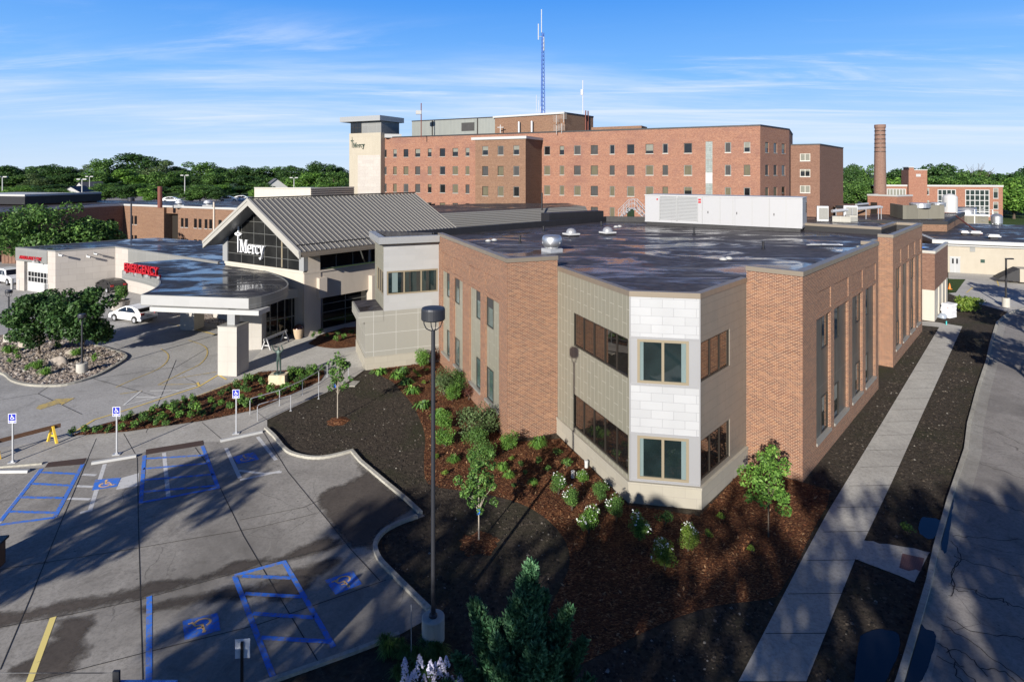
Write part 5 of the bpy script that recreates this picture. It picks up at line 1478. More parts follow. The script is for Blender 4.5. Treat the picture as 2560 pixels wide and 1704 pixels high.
mb.obox(s0, ds_, ns_, a, b, -5, 1.2, 0, 14.6); mb.obox(s0, ds_, ns_, a + .2, a + 1.4, -4, 1.0, 14.6, 15.4); mb.build('square_tower', M['red_brick'], sch)
mb = MB(); mb.obox(s0, ds_, ns_, a + 1.4, b + .1, -5.1, 1.3, 14.5, 14.75); mb.obox(s0, ds_, ns_, a - .05, a + 1.4, -4.1, 1.25, 15.3, 15.5); mb.build('tower_coping', M['white_trim'], sch)
mb = MB(); t_ = X_(2292); mb.obox(s0, ds_, ns_, t_ - .6, t_ + .6, 1.1, 1.26, 12.6, 13.4); mb.build('tower_vent', M['panel_lightgrey'], sch)
# low brick plant rooms
pl = thing('plant_building', 'low red brown brick plant building with a grey concrete screen on its roof', 'building', (68, 98, 0))
q0, q1, q2 = Vector((56.5, 99.0)), Vector((69.6, 96.0)), Vector((89.0, 118))
mb = MB(); mb.wall(q0, q1, 0, 5.6); mb.wall(q1, q2, 0, 5.6); mb.build('brick_wall', M['tan_brick'], pl)
mb = MB(); mb.band([q0, q1, q2], .1, .3, 5.6, 6.15); mb.build('roof_edge', M['upstand'], pl)
mb = MB(); mb.flat([q0, q1, q2, q2 + Vector((-14, 5)), q0 + Vector((10, 18))], 5.9); mb.build('roof', M['roof_dry'], pl)
dq_ = (q1 - q0).normalized(); nq_ = Vector((dq_.y, -dq_.x))
a, b = Vector(G2(2257, 548, 6)), Vector(G2(2361, 547, 6)); db_ = (b - a).normalized(); nb2 = Vector((db_.y, -db_.x))
mb = MB(); mb.band([a - nb2 * 7 + Vector((3, 0)), a, b, b - nb2 * 7 + Vector((4, 0))], 0, .3, 6, 8.35); mb.build('concrete_screen', M['conc_wall'], pl)
mb = MB(); t = along(q0, dq_, 2343); n0_ = pt(q0, dq_, t, nq_, .02)
for i in range(1):
    mb2 = MB()
for i in range(20):
    a0_ = 2 * math.pi * i / 20; a1_ = 2 * math.pi * (i + 1) / 20
    f = lambda an, rr, o: (*(pt(q0, dq_, t + math.cos(an) * rr, nq_, o)), 2.9 + math.sin(an) * rr)
    mb.add(f(a0_, .55, .12), f(a1_, .55, .12), f(a1_, .85, .12), f(a0_, .85, .12)); mb.add(f(a0_, .85, .12), f(a1_, .85, .12), f(a1_, .85, 0), f(a0_, .85, 0))
    mb2.add(f(a0_, 0, .05), f(a0_, .55, .05), f(a1_, .55, .05))
mb.build('round_vent', M['frame_dark'], pl); mb2.build('vent_disc', M['galv'], pl)
mb = MB(); t0_, t1_ = along(q0, dq_, 2316), along(q0, dq_, 2328); mb.obox(q0, dq_, nq_, t0_, t1_, 0, .08, 1.6, 3.6); mb.build('white_panel', M['white_trim'], pl)
hut = thing('roof_hut', 'small brick roof hut with a white coping below the chimney', 'hut', (72, 118, 5))
a = Vector(((2169 - CX) / FPX * 118, 118.0)); b = Vector(((2243 - CX) / FPX * 113, 113.0)); dd = (b - a).normalized(); nn = Vector((dd.y, -dd.x))
mb = MB(); mb.wall(a, b, 3, 9.35); mb.wall(b, b - nn * 5, 3, 9.35); mb.build('brick_wall', M['red_brick'], hut)
mb = MB(); mb.band([a - nn * 3, a, b, b - nn * 5], .08, .3, 9.35, 9.65); mb.build('white_coping', M['white_trim'], hut)
mb = MB(); mb.flat([a, b, b - nn * 5, a - nn * 5], 9.4); mb.build('roof', M['roof_dry'], hut)
mb = MB(); mb.obox(a, dd, nn, .6, 1.9, -.1, .04, 5.6, 8.1); mb.build('door', M['frame_dark'], hut)
lowb = thing('low_brick_link', 'low dark roofed brick link in front of the brown block', 'building', (62, 118, 0))
mb = MB(); a = Vector(((2090 - CX) / FPX * 112, 112.)); b = Vector(((2175 - CX) / FPX * 112, 112.)); mb.wall(a, b, 0, 7.2); mb.flat([a, b, b + Vector((6, 14)), a + Vector((6, 14))], 7.3); mb.wall(b, b + Vector((6, 14)), 0, 7.3); mb.build('brick_wall', M['tan_brick'], lowb)
mb = MB(); mb.band([a, b, b + Vector((6, 14))], .08, .2, 7.2, 7.75); mb.build('roof_edge', M['upstand'], lowb)
# cream dock building on the far right
dk = thing('dock_building', 'long cream single storey building with grey double doors and a dark flat roof', 'building', (66, 82, 0))
k0, k1 = Vector((59.6, 84.5)), Vector((96.0, 69.0)); ddk = (k1 - k0).normalized(); ndk = Vector((ddk.y, -ddk.x))
mb = MB(); mb.wall(k0, k1, 0, 3.9); mb.wall(k0 - ndk * 20, k0, 0, 3.9); mb.build('cream_wall', M['cream_wall'], dk)
mb = MB(); mb.band([k0 - ndk * 20, k0, k1], .45, .2, 4.02, 4.52); mb.band([k0 - ndk * 20, k0, k1], .28, .2, 3.72, 3.88); mb.build('white_fascia', M['white_trim'], dk)
mb = MB(); mb.band([k0 - ndk * 20, k0, k1], .26, .2, 3.87, 4.03); mb.build('shadow_gap', M['frame_dark'], dk)
mb = MB(); mb.flat([k0, k1, k1 - ndk * 34, k0 - ndk * 34], 4.47); mb.build('roof', M['roof_dry'], dk)
u0_, u1_ = along(k0, ddk, 2374), along(k0, ddk, 2400.5)
mb = MB(); mb.obox(k0, ddk, ndk, u0_, u1_, -.05, .03, 0, 2.15); dr = mb.build('double_door', M['trim_grey'], dk)
mb = MB(); um_ = (u0_ + u1_) / 2; mb.obox(k0, ddk, ndk, um_ - .04, um_ + .04, 0, .045, 0, 2.13); mb.obox(k0, ddk, ndk, u0_ - .06, u1_ + .06, 0, .04, 2.15, 2.24); x = mb.build('door_frame', M['white_trim']); x.parent = dr
mb = MB()
for s_ in (-1, 1): mb.obox(k0, ddk, ndk, um_ + s_ * .24 - .1, um_ + s_ * .24 + .1, .03, .045, 1.25, 1.95)
x = mb.build('door_pane', M['glass_dark']); x.parent = dr
t = along(k0, ddk, 2431); mb = MB(); mb.obox(k0, ddk, ndk, t - .3, t + .3, 0, .05, 3.0, 3.62); mb.build('wall_vent', M['panel_grey'], dk)
t = along(k0, ddk, 2456.5); mb = MB(); mb.obox(k0, ddk, ndk, t - .24, t + .24, 0, .04, 1.55, 2.0); tag(mb.build('wall_sign', M['green_letter']), 'small dark square sign on the cream dock wall', 'sign')
# brick vestibule
ve = thing('brick_vestibule', 'brown brick entrance box on cream piers at the end of the wing', 'building', (41, 57, 0))
v1 = Vector((39.6, 56.2)); v2 = Vector((46.2, 63.6)); dv = (v2 - v1).normalized(); nv = Vector((dv.y, -dv.x)); v0 = v1 - nv * 4.2
mb = MB(); mb.wall(v0, v1, 2.9, 6.35); mb.wall(v1, v2, 2.9, 6.35); mb.flat([v0, v1, v2, v2 - nv * 4.2], 2.9, False); mb.build('brick_wall', M['brown_brick'], ve)
mb = MB(); mb.band([v0, v1, v2], .05, .25, 6.35, 6.6); mb.build('coping', M['trim_tan'], ve)
mb = MB(); mb.flat([v0, v1, v2, v2 - nv * 4.2], 6.3); mb.build('roof', M['roof'], ve)
dv0 = (v1 - v0).normalized(); nv0 = Vector((dv0.y, -dv0.x))
mb = MB(); mb.obox(v0, dv0, nv0, 2.9, 4.18, -1.2, -.02, 0, 2.9); mb.obox(v1, dv, nv, .0, (v2 - v1).length, -.9, -.03, 0, 2.88); mb.obox(v0, dv0, nv0, -.5, .45, -1.2, -.02, 0, 2.9); mb.build('cream_pier', M['precast'], ve)
mb = MB()
for t in (2.6, 5.2, 7.8): mb.obox(v1, dv, nv, t, t + .9, -.03, .05, 0, 2.87)
mb.build('cream_rib', M['precast'], ve)
mb = MB(); a, b = pt(v0, dv0, .45, nv0, -1.0), pt(v0, dv0, 2.9, nv0, -1.0); mb.add((*a, 0), (*b, 0), (*b, 2.9), (*a, 2.9)); mb.build('entrance_glass', M['glass_dark'], ve)
mb = MB(); tp = [pt(v1, dv, t, nv, s_) for t, s_ in ((2.6, -2.2), (3.8, -1.0), (5.6, -2.4), (4.6, -3.9))]
r_ = random.Random(3)
for i in range(6):
    for j in range(6):
        f = lambda u, v: (lambda p: (p.x, p.y, 6.42 + .16 * math.sin(u * 9 + v * 5) * math.sin(v * 7)))(tp[0] * (1 - u) * (1 - v) + tp[1] * u * (1 - v) + tp[2] * u * v + tp[3] * (1 - u) * v)
        mb.add(f(i / 6, j / 6), f((i + 1) / 6, j / 6), f((i + 1) / 6, (j + 1) / 6), f(i / 6, (j + 1) / 6))
tag(mb.build('tarpaulin', M['tarp_blue'], smooth=True), 'crumpled blue tarpaulin on the roof of the brown brick entrance box', 'tarpaulin')
# ------------------------------------------------------------------ low building with ribbed mansard behind the wing
mz = thing('mansard_building', 'low building with a ribbed brown mansard and dark flat roof between gable and hospital', 'building', (0, 86, 0))
m0, m1 = Vector((-10.2, 78.0)), Vector((11.6, 95.0)); dm = (m1 - m0).normalized(); nm = Vector((dm.y, -dm.x))
m0 = m0 - dm * 5
Lm = (m1 - m0).length
mb = MB()
mb.add((*pt(m0, dm, 0, nm, 1.3), 6.6), (*pt(m0, dm, Lm, nm, 1.3), 6.6), (*pt(m0, dm, Lm), 8.6), (*pt(m0, dm, 0), 8.6))
mb.add((*pt(m0, dm, Lm, nm, 1.3), 6.6), (*pt(m0, dm, Lm, nm, -3), 6.6), (*pt(m0, dm, Lm, nm, -3), 8.6), (*pt(m0, dm, Lm), 8.6))
mb.build('mansard', M['metal_roof'], mz)
mb = MB()
for i in range(9):
    f = i / 8.5
    z = 6.66 + 1.9 * f; k_ = 1.3 - 1.27 * f
    mb.tube([(*pt(m0, dm, 0, nm, k_ + .02), z), (*pt(m0, dm, Lm, nm, k_ + .02), z)], .07, 5)
mb.build('mansard_rib', M['metal_rib'], mz)
mb = MB(); mb.flat([m0, m1, m1 + Vector((-2, 10)), Vector((-5, 104)), Vector((-14, 98)), m0 + Vector((-6, 8))], 8.55); mb.build('roof', M['roof_dry'], mz)
mb = MB(); mb.wall(m0 + nm * 1.0, m1 + nm * 1.0, 0, 6.6); mb.build('wall', M['tan_brick'], mz)
q = G(1355, 505, 8.6); Yq = 88; mb = MB(); Xq = (1355 - CX) / FPX * Yq; mb.tube([(Xq, Yq, 8.4), (Xq, Yq, zat(Yq, 482))], .12, 8); tag(mb.build('vent_pipe', M['black_metal']), 'tall black pipe rising before the hospital bay', 'pipe')
# ------------------------------------------------------------------ left brick building
lb = thing('brick_office', 'two storey orange brick building with small paired windows behind the emergency wing', 'building', (-60, 108, 0))
l0, l1 = Vector((-72.8, 112.5)), Vector((-30.0, 92.5)); dl = (l1 - l0).normalized(); nl_ = Vector((dl.y, -dl.x))
zx3 = lambda v: v / 3.366
Xl = lambda v: along(l0, dl, zx3(v))
zt_ = 8.0
pw = [(1103, 1122), (1131, 1153), (1522, 1545), (1556, 1583), (1632, 1657), (1671, 1696), (1722, 1746), (1760, 1786), (1838, 1866), (1890, 1914)]
hl_ = [(Xl(a), Xl(b), z0, z1, .15) for a, b in pw for z0, z1 in ((4.3, 5.9), (.7, 2.3))]
ra, rb = Xl(1330), Xl(1508)
dr0, dr1 = Xl(1402), Xl(1498)
mb = MB(); mb.wall(l0, l1, 0, zt_ - .3, hl_ + [(dr0, dr1, .3, 6.6, 1.2, 1)])
mb.obox(l0, dl, nl_, ra - .05, dr0, 0.0, .5, 0, zt_ - .3); mb.build('brick_wall', M['tan_brick'], lb)
mb = MB(); a, b = pt(l0, dl, dr0, nl_, -1.1), pt(l0, dl, dr1, nl_, -1.1); mb.add((*a, .3), (*b, .3), (*b, 6.6), (*a, 6.6)); mb.build('dark_recess', M['frame_dark'], lb)
for h in hl_: window(lb, l0, dl, h[0], h[1], h[2], h[3], .08, 'frame_dark', 'glass_dark', fw=.07, sill='white_trim')
lw = l0 - Vector((.342, .940)) * 24
mb = MB(); dlw = (l0 - lw).normalized(); Llw = (l0 - lw).length
hw_ = [(Llw - 9, Llw - 7.6, 3.9, 5.4, .15), (Llw - 7.2, Llw - 5.8, 3.9, 5.4, .15), (Llw - 3.2, Llw - 1.8, 3.9, 5.4, .15)]
mb.wall(lw, l0, 0, zt_ - .3, hw_); mb.wall(lw - nl_ * -0, lw, 0, .1); mb.build('shaded_wall', M['brown_brick'], lb)
for h in hw_: window(lb, lw, dlw, h[0], h[1], h[2], h[3], .08, 'frame_dark', 'glass_dark', fw=.07, sill='white_trim')
mb = MB(); mb.band([lw, l0, l1], .08, .3, zt_ - .3, zt_ + .02); mb.build('white_coping', M['white_trim'], lb)
mb = MB(); mb.flat([lw, l0, l1, l1 + Vector((14, 30)), l0 + Vector((-22, 20)), lw + Vector((-25, 8))], zt_ - .25); mb.build('roof', M['roof_dry'], lb)
q = (-62.0, 112.0)
Yq = 104; Xq = (400 - CX) / FPX * Yq; mb = MB(); mb.tube([(Xq, Yq, 7.8), (Xq, Yq, zat(Yq, 466))], .38, 10); tag(mb.build('flue_pipe', M['rust_pipe']), 'thick brown flue on the orange brick building roof', 'flue')
t = Xl(1806); mb = MB(); mb.obox(l0, dl, nl_, t - .15, t + .15, .02, .2, .5, 8.9); mb.build('downpipe', M['tan_stucco'], lb)
for px, py, lab in ((520, 505, 'white mushroom vent, furthest right on the orange brick building roof'), (449, 508, 'flat grey vent beside the brown flue on the brick building roof')):
    Yv = 106; Xv = (px - CX) / FPX * Yv; t = thing('roof_vent', lab, 'vent', (Xv, Yv, 7.7)); mb = MB(); mb.box((Xv, Yv), 1.6, 1.2, 7.7, 8.2, .3); mb.build('curb', M['panel_lightgrey'], t)
    mb = MB(); mb.lathe((Xv, Yv), [(.3, 8.2), (.35, 8.5), (.75, 8.5), (.6, 8.9), (.15, 9.05)], 14); mb.build('cap', M['galv'], t)
# beige penthouse beyond
bp_ = thing('beige_plant_room', 'long beige metal plant room with a brown louvred end beyond the gable roof', 'building', (-42, 112, 0))
a = Vector(((636 - CX) / FPX * 116, 116.0)); b = Vector(((777 - CX) / FPX * 113, 113.0)); c_ = Vector(((885 - CX) / FPX * 121, 121.0))
mb = MB(); mb.wall(a, b, 7, 10.85); mb.build('beige_wall', M['beige_rib'], bp_)
mb = MB(); mb.wall(b, c_, 6, 10.8); mb.build('louvred_wall', M['metal_roof'], bp_)
d9 = (c_ - b).normalized(); n9 = Vector((d9.y, -d9.x)); mb = MB()
for i in range(9): mb.obox(b, d9, n9, .1, (c_ - b).length, .0, .10, 7.2 + i * .4, 7.32 + i * .4)
mb.build('louvre', M['metal_rib'], bp_)
mb = MB(); mb.flat([a, b, c_, c_ + Vector((-12, 6))], 10.8); mb.band([a, b, c_], .1, .2, 10.8, 11.05); mb.build('roof', M['trim_tan'], bp_)
# flat roofed building at the far left edge
fl = thing('left_edge_building', 'low brick building with a thick white edged flat roof at the left', 'building', (-95, 108, 0))
a = Vector((-112, 118.)); b = Vector(((67 - CX) / FPX * 112, 112.)); n9 = unit(a, b); n9 = Vector((n9.y, -n9.x))
mb = MB(); mb.wall(a, b, 0, 8.9); mb.wall(b, b - n9 * 14, 0, 8.9); mb.build('brick_wall', M['brown_brick'], fl)
mb = MB(); mb.band([a, b, b - n9 * 14], 1.2, .2, 8.0, 9.5); mb.build('fascia', M['upstand'], fl)
mb = MB(); mb.band([a, b, b - n9 * 14], 1.25, .2, 9.5, 9.85); mb.flat([a, b, b - n9 * 14, a - n9 * 14], 9.6); mb.build('roof', M['white_trim'], fl)
fe = thing('board_fence', 'reddish board fence left of the garage door', 'fence', (-66, 86, 0))
mb = MB()
for i in range(24):
    x = -78 + i * .62; mb.box((x, 92 - i * .1), .55, .06, 0, 1.9 + .05 * (i % 3), -.16)
mb.build('boards', M['brown_brick'], fe)
mb = MB(); mb.tube([(-78, 92.1, 1.5), (-63.5, 89.7, 1.5)], .05, 5); mb.tube([(-78, 92.1, .5), (-63.5, 89.7, .5)], .05, 5); mb.build('rail', M['brown_wood'], fe)
# ------------------------------------------------------------------ lettering
def text_mesh(txt, size, extrude, bold=0.0, spacing=1.0, xscale=1.0):
    cu = bpy.data.curves.new('lettering', 'FONT')
    cu.body = txt; cu.size = size; cu.extrude = extrude; cu.offset = bold; cu.space_character = spacing
    cu.resolution_u = 4
    o = bpy.data.objects.new('lettering', cu); COL.objects.link(o)
    dg_ = bpy.context.evaluated_depsgraph_get()
    me = bpy.data.meshes.new_from_object(o.evaluated_get(dg_))
    bpy.data.objects.remove(o); bpy.data.curves.remove(cu)
    co = np.empty(len(me.vertices) * 3); me.vertices.foreach_get('co', co); co = co.reshape(-1, 3)
    co[:, 0] *= xscale; co[:, 0] -= co[:, 0].min()
    me.vertices.foreach_set('co', co.ravel())
    return me, co[:, 0].max()
def place_text(name, txt, p, d, z, size, mat, parent=None, width=None, extrude=.05, bold=0.0, off=0.0, spacing=1.0):
    me, w = text_mesh(txt, size, extrude, bold, spacing)
    n = Vector((d[1], -d[0], 0)); dx = Vector((d[0], d[1], 0)); sx = (width / w) if width else 1.0
    Mx = Matrix(((dx.x * sx, 0, n.x, p[0] + n.x * off), (dx.y * sx, 0, n.y, p[1] + n.y * off), (0, 1, 0, z), (0, 0, 0, 1)))
    me.transform(Mx); me.name = name
    me.materials.clear(); me.materials.append(M[mat])
    return link(name, me, parent)
class Letters:
    """serif lettering from cut strokes, in units of the cap height"""
    def __init__(s, p, d, z, h, depth, off, sx=1.0):
        s.sx = sx
        s.p, s.d, s.z, s.h, s.dep, s.off = Vector(p[:2]), Vector(d), z, h, depth, off
        s.n = Vector((d[1], -d[0])); s.mb = MB(); s.k = 0; s.x = 0
    def poly(s, pts):
        s.k += 1; o = s.off + s.dep + .0015 * s.k
        f = [(*(s.p + s.d * ((x * s.sx + s.x) * s.h) + s.n * o), s.z + y * s.h) for x, y in pts]
        b = [(*(s.p + s.d * ((x * s.sx + s.x) * s.h) + s.n * s.off), s.z + y * s.h) for x, y in pts]
        s.mb.add(*f)
        for i in range(len(f)): s.mb.add(f[i - 1], b[i - 1], b[i], f[i])
    def rect(s, a, b, c, d): s.poly([(a, b), (c, b), (c, d), (a, d)])
    def arc(s, cx, cy, rx, ry, a0, a1, wx, wy, n=10):
        for i in range(n):
            t0, t1 = R(a0 + (a1 - a0) * i / n), R(a0 + (a1 - a0) * (i + 1) / n)
            s.poly([(cx + math.cos(t0) * (rx - wx), cy + math.sin(t0) * (ry - wy)), (cx + math.cos(t0) * rx, cy + math.sin(t0) * ry),
                    (cx + math.cos(t1) * rx, cy + math.sin(t1) * ry), (cx + math.cos(t1) * (rx - wx), cy + math.sin(t1) * (ry - wy))])
    def cross(s):
        for m in (-1, 1):
            for v in (-1, 1): s.poly([(.40 + m * a, 1.33 + v * b) for a, b in ((.42, 0), (.30, .085), (.15, .125), (.055, .11), (.10, .04), (.17, 0))][::m * v])
        s.poly([(.345, 1.44), (.365, 1.66), (.40, 2.12), (.435, 1.66), (.455, 1.44), (.42, 1.38), (.38, 1.38)]); s.poly([(.345, 1.22), (.38, 1.28), (.42, 1.28), (.455, 1.22), (.445, .7), (.43, -.02), (.37, -.02), (.355, .7)])
        s.x += .60
    def word(s):
        s.rect(.02, 0, .34, .06); s.rect(.13, .06, .20, .9); s.rect(0, .89, .27, .95); s.poly([(.12, .95), (.30, .95), (.60, .16), (.52, 0)]); s.poly([(.50, .02), (.56, .12), (.86, .95), (.79, .95)])
        s.rect(.78, .06, .95, .9); s.rect(.68, 0, 1.05, .06); s.rect(.80, .89, 1.05, .95); s.x += 1.10 * s.sx
        s.arc(.27, .32, .27, .33, 0, 318, .10, .06, 14); s.rect(.05, .30, .53, .36); s.x += .60 * s.sx
        s.rect(.0, 0, .30, .05); s.rect(.09, .05, .21, .60); s.rect(.0, .58, .21, .64); s.arc(.34, .42, .17, .22, 60, 170, .06, .09, 6); s.arc(.42, .54, .07, .07, 0, 360, .068, .068, 8); s.x += .52 * s.sx
        s.arc(.27, .32, .27, .33, 42, 322, .10, .06, 14); s.arc(.44, .53, .07, .07, 0, 360, .068, .068, 8); s.x += .56 * s.sx
        s.poly([(.05, .60), (.20, .60), (.37, .12), (.30, -.04)]); s.poly([(.29, .02), (.35, .10), (.56, .60), (.49, .60)]); s.rect(-.02, .59, .26, .64); s.rect(.40, .59, .64, .64)
        s.poly([(.28, -.02), (.35, .06), (.22, -.30), (.15, -.28)]); s.arc(.12, -.27, .11, .09, 180, 360, .06, .06, 6); s.arc(.06, -.25, .06, .06, 0, 360, .058, .058, 8)
def mercy(label, p, d, z, h, mat, off, depth):
    t = thing('building_sign', label, 'sign', (p[0], p[1], z))
    L = Letters(p, d, z, h, depth, off); L.cross(); L.mb.build('cross_emblem', M[mat], t)
    W_ = Letters(p, d, z, h, depth, off, .88); W_.x = L.x; W_.word(); W_.mb.build('word', M[mat], t)
    return t
# gable sign: spans px 593..669
ua, ub = along(P2, dG, 591), along(P2, dG, 669)
hM = (ub - ua) / 3.7
pz = pt(P2, dG, ua); zb = zat(pt(P2, dG, ua + 1.0).y, 630)
mercy('white serif sign with a slim star cross on the smoked glass gable', pz, dG, zb, hM, 'white_letter', .07, .12)
ua, ub = along(T0, dT, 877), along(T0, dT, 913.5)
hM = (ub - ua) / 3.7
mercy('dark green serif sign with star cross high on the cream tower', pt(T0, dT, ua), dT, zat(130.5, 369), hM, 'green_letter', .02, .08)
# EMERGENCY over the canopy edge
e0 = Vector(G2(312.5, 677, 5.42)); e1 = Vector(G2(397, 689.5, 5.42)); de = (e1 - e0).normalized()
o = thing('emergency_sign', 'row of big red block letters standing on the canopy edge', 'sign', (e0.x, e0.y, 5.3))
place_text('letters', 'EMERGENCY', e0, de, 5.48, .92, 'red_letter', o, (e1 - e0).length, .09, .018)
ne = Vector((de.y, -de.x)); Le_ = (e1 - e0).length
mb = MB(); mb.obox(e0, de, ne, 0, Le_, -.06, .02, 5.38, 5.46)
for i in range(5): mb.obox(e0, de, ne, i * Le_ / 4.2, i * Le_ / 4.2 + .06, -.3, -.06, 5.2, 5.44)
mb.build('rail', M['red_letter'], o)
for i in range(4):
    q = pt(e0, de, .8 + i * 1.65, ne, .45); t = thing('spot_light', ['small white spot lamp in front of the first red letters', 'small white spot lamp below the middle red G', 'small white spot lamp below the red C', 'small white spot lamp just past the last red letter'][i], 'lamp', (q.x, q.y, 5.25))
    mb = MB(); mb.box(q, .16, .22, 5.3, 5.5, .6); mb.build('lamp_head', M['white_paint'], t); mb = MB(); mb.tube([(q.x, q.y, 5.2), (q.x, q.y, 5.31)], .03, 5); mb.build('stem', M['white_paint'], t)
# AMBULANCE over the garage door
u0, u1 = along(Q0, dg, 51), along(Q0, dg, 107)
am = thing('ambulance_sign', 'row of small red letters over the white garage door', 'sign', (Q0.x, Q0.y, 4))
place_text('letters', 'AMBULANCE ENT', pt(Q0, dg, u0), dg, 3.78, .55, 'red_letter', am, u1 - u0, .04, .012, .11)
# ------------------------------------------------------------------ rooftop equipment
def roofpos(px, py): v = G(px, py, ZR); return (v.x, v.y, ZR)
p = roofpos(1380, 629)
fan = thing('exhaust_fan', 'shiny spun aluminium mushroom exhaust fan on the dark roof near the brick parapet', 'fan', p)
mb = MB(); mb.box(p, .98, .98, ZR - .02, ZR + .22, .6); mb.build('curb', M['galv'], fan)
mb = MB(); mb.lathe(p, [(.45, ZR + .22), (.40, ZR + .34), (.42, ZR + .40)], 24)
for i in range(8):
    a = i * math.pi / 4; mb.tube([(p[0] + .42 * math.cos(a), p[1] + .42 * math.sin(a), ZR + .22), (p[0] + .5 * math.cos(a), p[1] + .5 * math.sin(a), ZR + .42)], .02, 4)
mb.build('throat', M['galv'], fan, True)
mb = MB(); mb.lathe(p, [(.52, ZR + .36), (.61, ZR + .42), (.65, ZR + .62), (.65, ZR + .82), (.60, ZR + .98), (.52, ZR + 1.05), (.30, ZR + 1.07), (.02, ZR + 1.075)], 32, False); mb.build('dome', M['alum'], fan, True)
mb = MB()
for i in range(6):
    a = i * math.pi / 3 + .3; mb.box((p[0] + .65 * math.cos(a), p[1] + .65 * math.sin(a)), .05, .05, ZR + .56, ZR + .66, a)
mb.build('clip', M['galv'], fan)
for i, (px, py) in enumerate([(1428, 590), (1519, 586)]):
    p = roofpos(px, py)
    t = thing('skylight', ['clear domed skylight nearest the mushroom fan', 'clear domed skylight halfway towards the white unit'][i], 'skylight', p)
    mb = MB(); mb.box(p, .95, .95, ZR - .01, ZR + .12, .5); mb.build('curb', M['upstand'], t)
    mb = MB(); mb.box(p, 1.02, 1.02, ZR + .12, ZR + .24, .5); mb.build('frame', M['white_paint'], t)
    mb = MB(); mb.lathe(p, [(.42, ZR + .24), (.40, ZR + .38), (.32, ZR + .52), (.18, ZR + .61), (.01, ZR + .64)], 20, False); mb.build('dome', M['silver_plain'], t, True)
for px, py, h, lab in [(1300, 606, .5, 'black vent pipe left of the mushroom fan'), (1359, 577, .38, 'small black vent pipe before the back parapet'), (1503, 565, .42, 'black vent pipe in front of the raised back parapet'), (1735, 586, .62, 'black vent pipe in front of the white unit'), (1908, 622, .5, 'black vent pipe nearest the right front roof edge'), (2092, 578, .4, 'black vent pipe beside the right end of the white unit')]:
    p = roofpos(px, py); t = thing('vent_pipe', lab, 'pipe', p)
    mb = MB(); mb.lathe(p, [(.17, ZR), (.10, ZR + .1), (.075, ZR + .12), (.075, ZR + h)], 12); mb.build('pipe', M['black_metal'], t, False)
    mb = MB(); mb.lathe(p, [(.10, ZR + h - .06), (.10, ZR + h + .02)], 12); mb.build('cap', M['black_metal'], t)
for px, py, lab in [(1221, 603, 'left of two small white drain domes by the brick parapet'), (1236, 601, 'right of two small white drain domes by the brick parapet'), (1540, 567.5, 'left of two small white drain domes near the steel steps'), (1549, 566.5, 'right of two small white drain domes near the steel steps'), (1808, 649, 'left of two small white drain domes near the silver corner'), (1822, 647, 'right of two small white drain domes near the silver corner')]:
    p = roofpos(px, py); mb = MB(); mb.lathe(p, [(.24, ZR), (.22, ZR + .06), (.12, ZR + .13), (.02, ZR + .15)], 14)
    tag(mb.build('roof_drain', M['white_trim'], None, True), lab, 'drain')
# white packaged air handler
a = Vector(G2(1612, 562, ZR)); b = Vector(G2(2005.5, 581, ZR)); d_ = (b - a).normalized(); n_ = Vector((d_.y, -d_.x)); L_ = (b - a).length
rtu = thing('air_handler', 'long white rooftop air handling unit with two louvred intakes', 'air unit', (a.x, a.y, ZR))
mb = MB(); mb.obox(a, d_, n_, .15, L_ - .15, -3.2, -.15, ZR - .02, ZR + .32); mb.build('curb', M['upstand'], rtu)
mb = MB(); mb.obox(a, d_, n_, 0, L_, -3.35, 0, ZR + .32, ZR + .44); mb.obox(a, d_, n_, .02, L_ - .02, -3.33, -.02, ZR + .44, 11.72); mb.build('casing', M['white_metal'], rtu)
mb = MB(); mb.obox(a, d_, n_, -.03, L_ + .03, -3.4, .04, 11.72, 11.80); mb.build('top_cover', M['white_paint'], rtu)
mb = MB(); mb.obox(a, d_, n_, L_ - .02, L_ + .012, -3.3, -.05, ZR + .46, 11.7); mb.build('end_panel', M['galv'], rtu)
for u0, u1 in ((1.05, 2.05), (2.25, 3.45)):
    u0 = along(a, d_, 1650 if u0 < 2 else 1694); u1 = along(a, d_, 1690.5 if u1 < 3 else 1743)
    mb = MB()
    for i in range(17):
        z = ZR + .62 + i * .135
        q0, q1 = pt(a, d_, u0, n_, .05), pt(a, d_, u1, n_, .05); r0, r1 = pt(a, d_, u0, n_, .0), pt(a, d_, u1, n_, .0)
        mb.add((*q0, z), (*q1, z), (*r1, z + .10), (*r0, z + .10))
    mb.obox(a, d_, n_, u0 - .06, u0, 0, .06, ZR + .55, 11.55); mb.obox(a, d_, n_, u1, u1 + .06, 0, .06, ZR + .55, 11.55)
    mb.build('louvre', M['trim_grey'], rtu)
mb = MB()
u = along(a, d_, 1749)
for z in (11.35, 11.12): mb.obox(a, d_, n_, u - .12, u + .12, 0, .01, z, z + .16)
u = along(a, d_, 1643); mb.obox(a, d_, n_, u - .07, u + .07, 0, .01, 11.3, 11.45); mb.build('warning_label', M['red_letter'], rtu)
mb = MB()
for i in range(6): mb.obox(a, d_, n_, L_ + .012, L_ + .05, -3.1, -2.5, 10.4 + i * .16, 10.5 + i * .16)
mb.build('end_vent', M['frame_dark'], rtu)
mb = MB()
for px in (1755, 1800, 1832, 1880, 1922, 1965): u = along(a, d_, px); mb.obox(a, d_, n_, u - .02, u + .02, 0, .018, ZR + .46, 11.7)
mb.build('panel_seam', M['trim_grey'], rtu)
mb = MB()
for px in (1770, 1842, 1935): u = along(a, d_, px); mb.obox(a, d_, n_, u - .03, u + .03, .0, .06, 10.2, 10.4)
mb.build('door_latch', M['black_metal'], rtu)
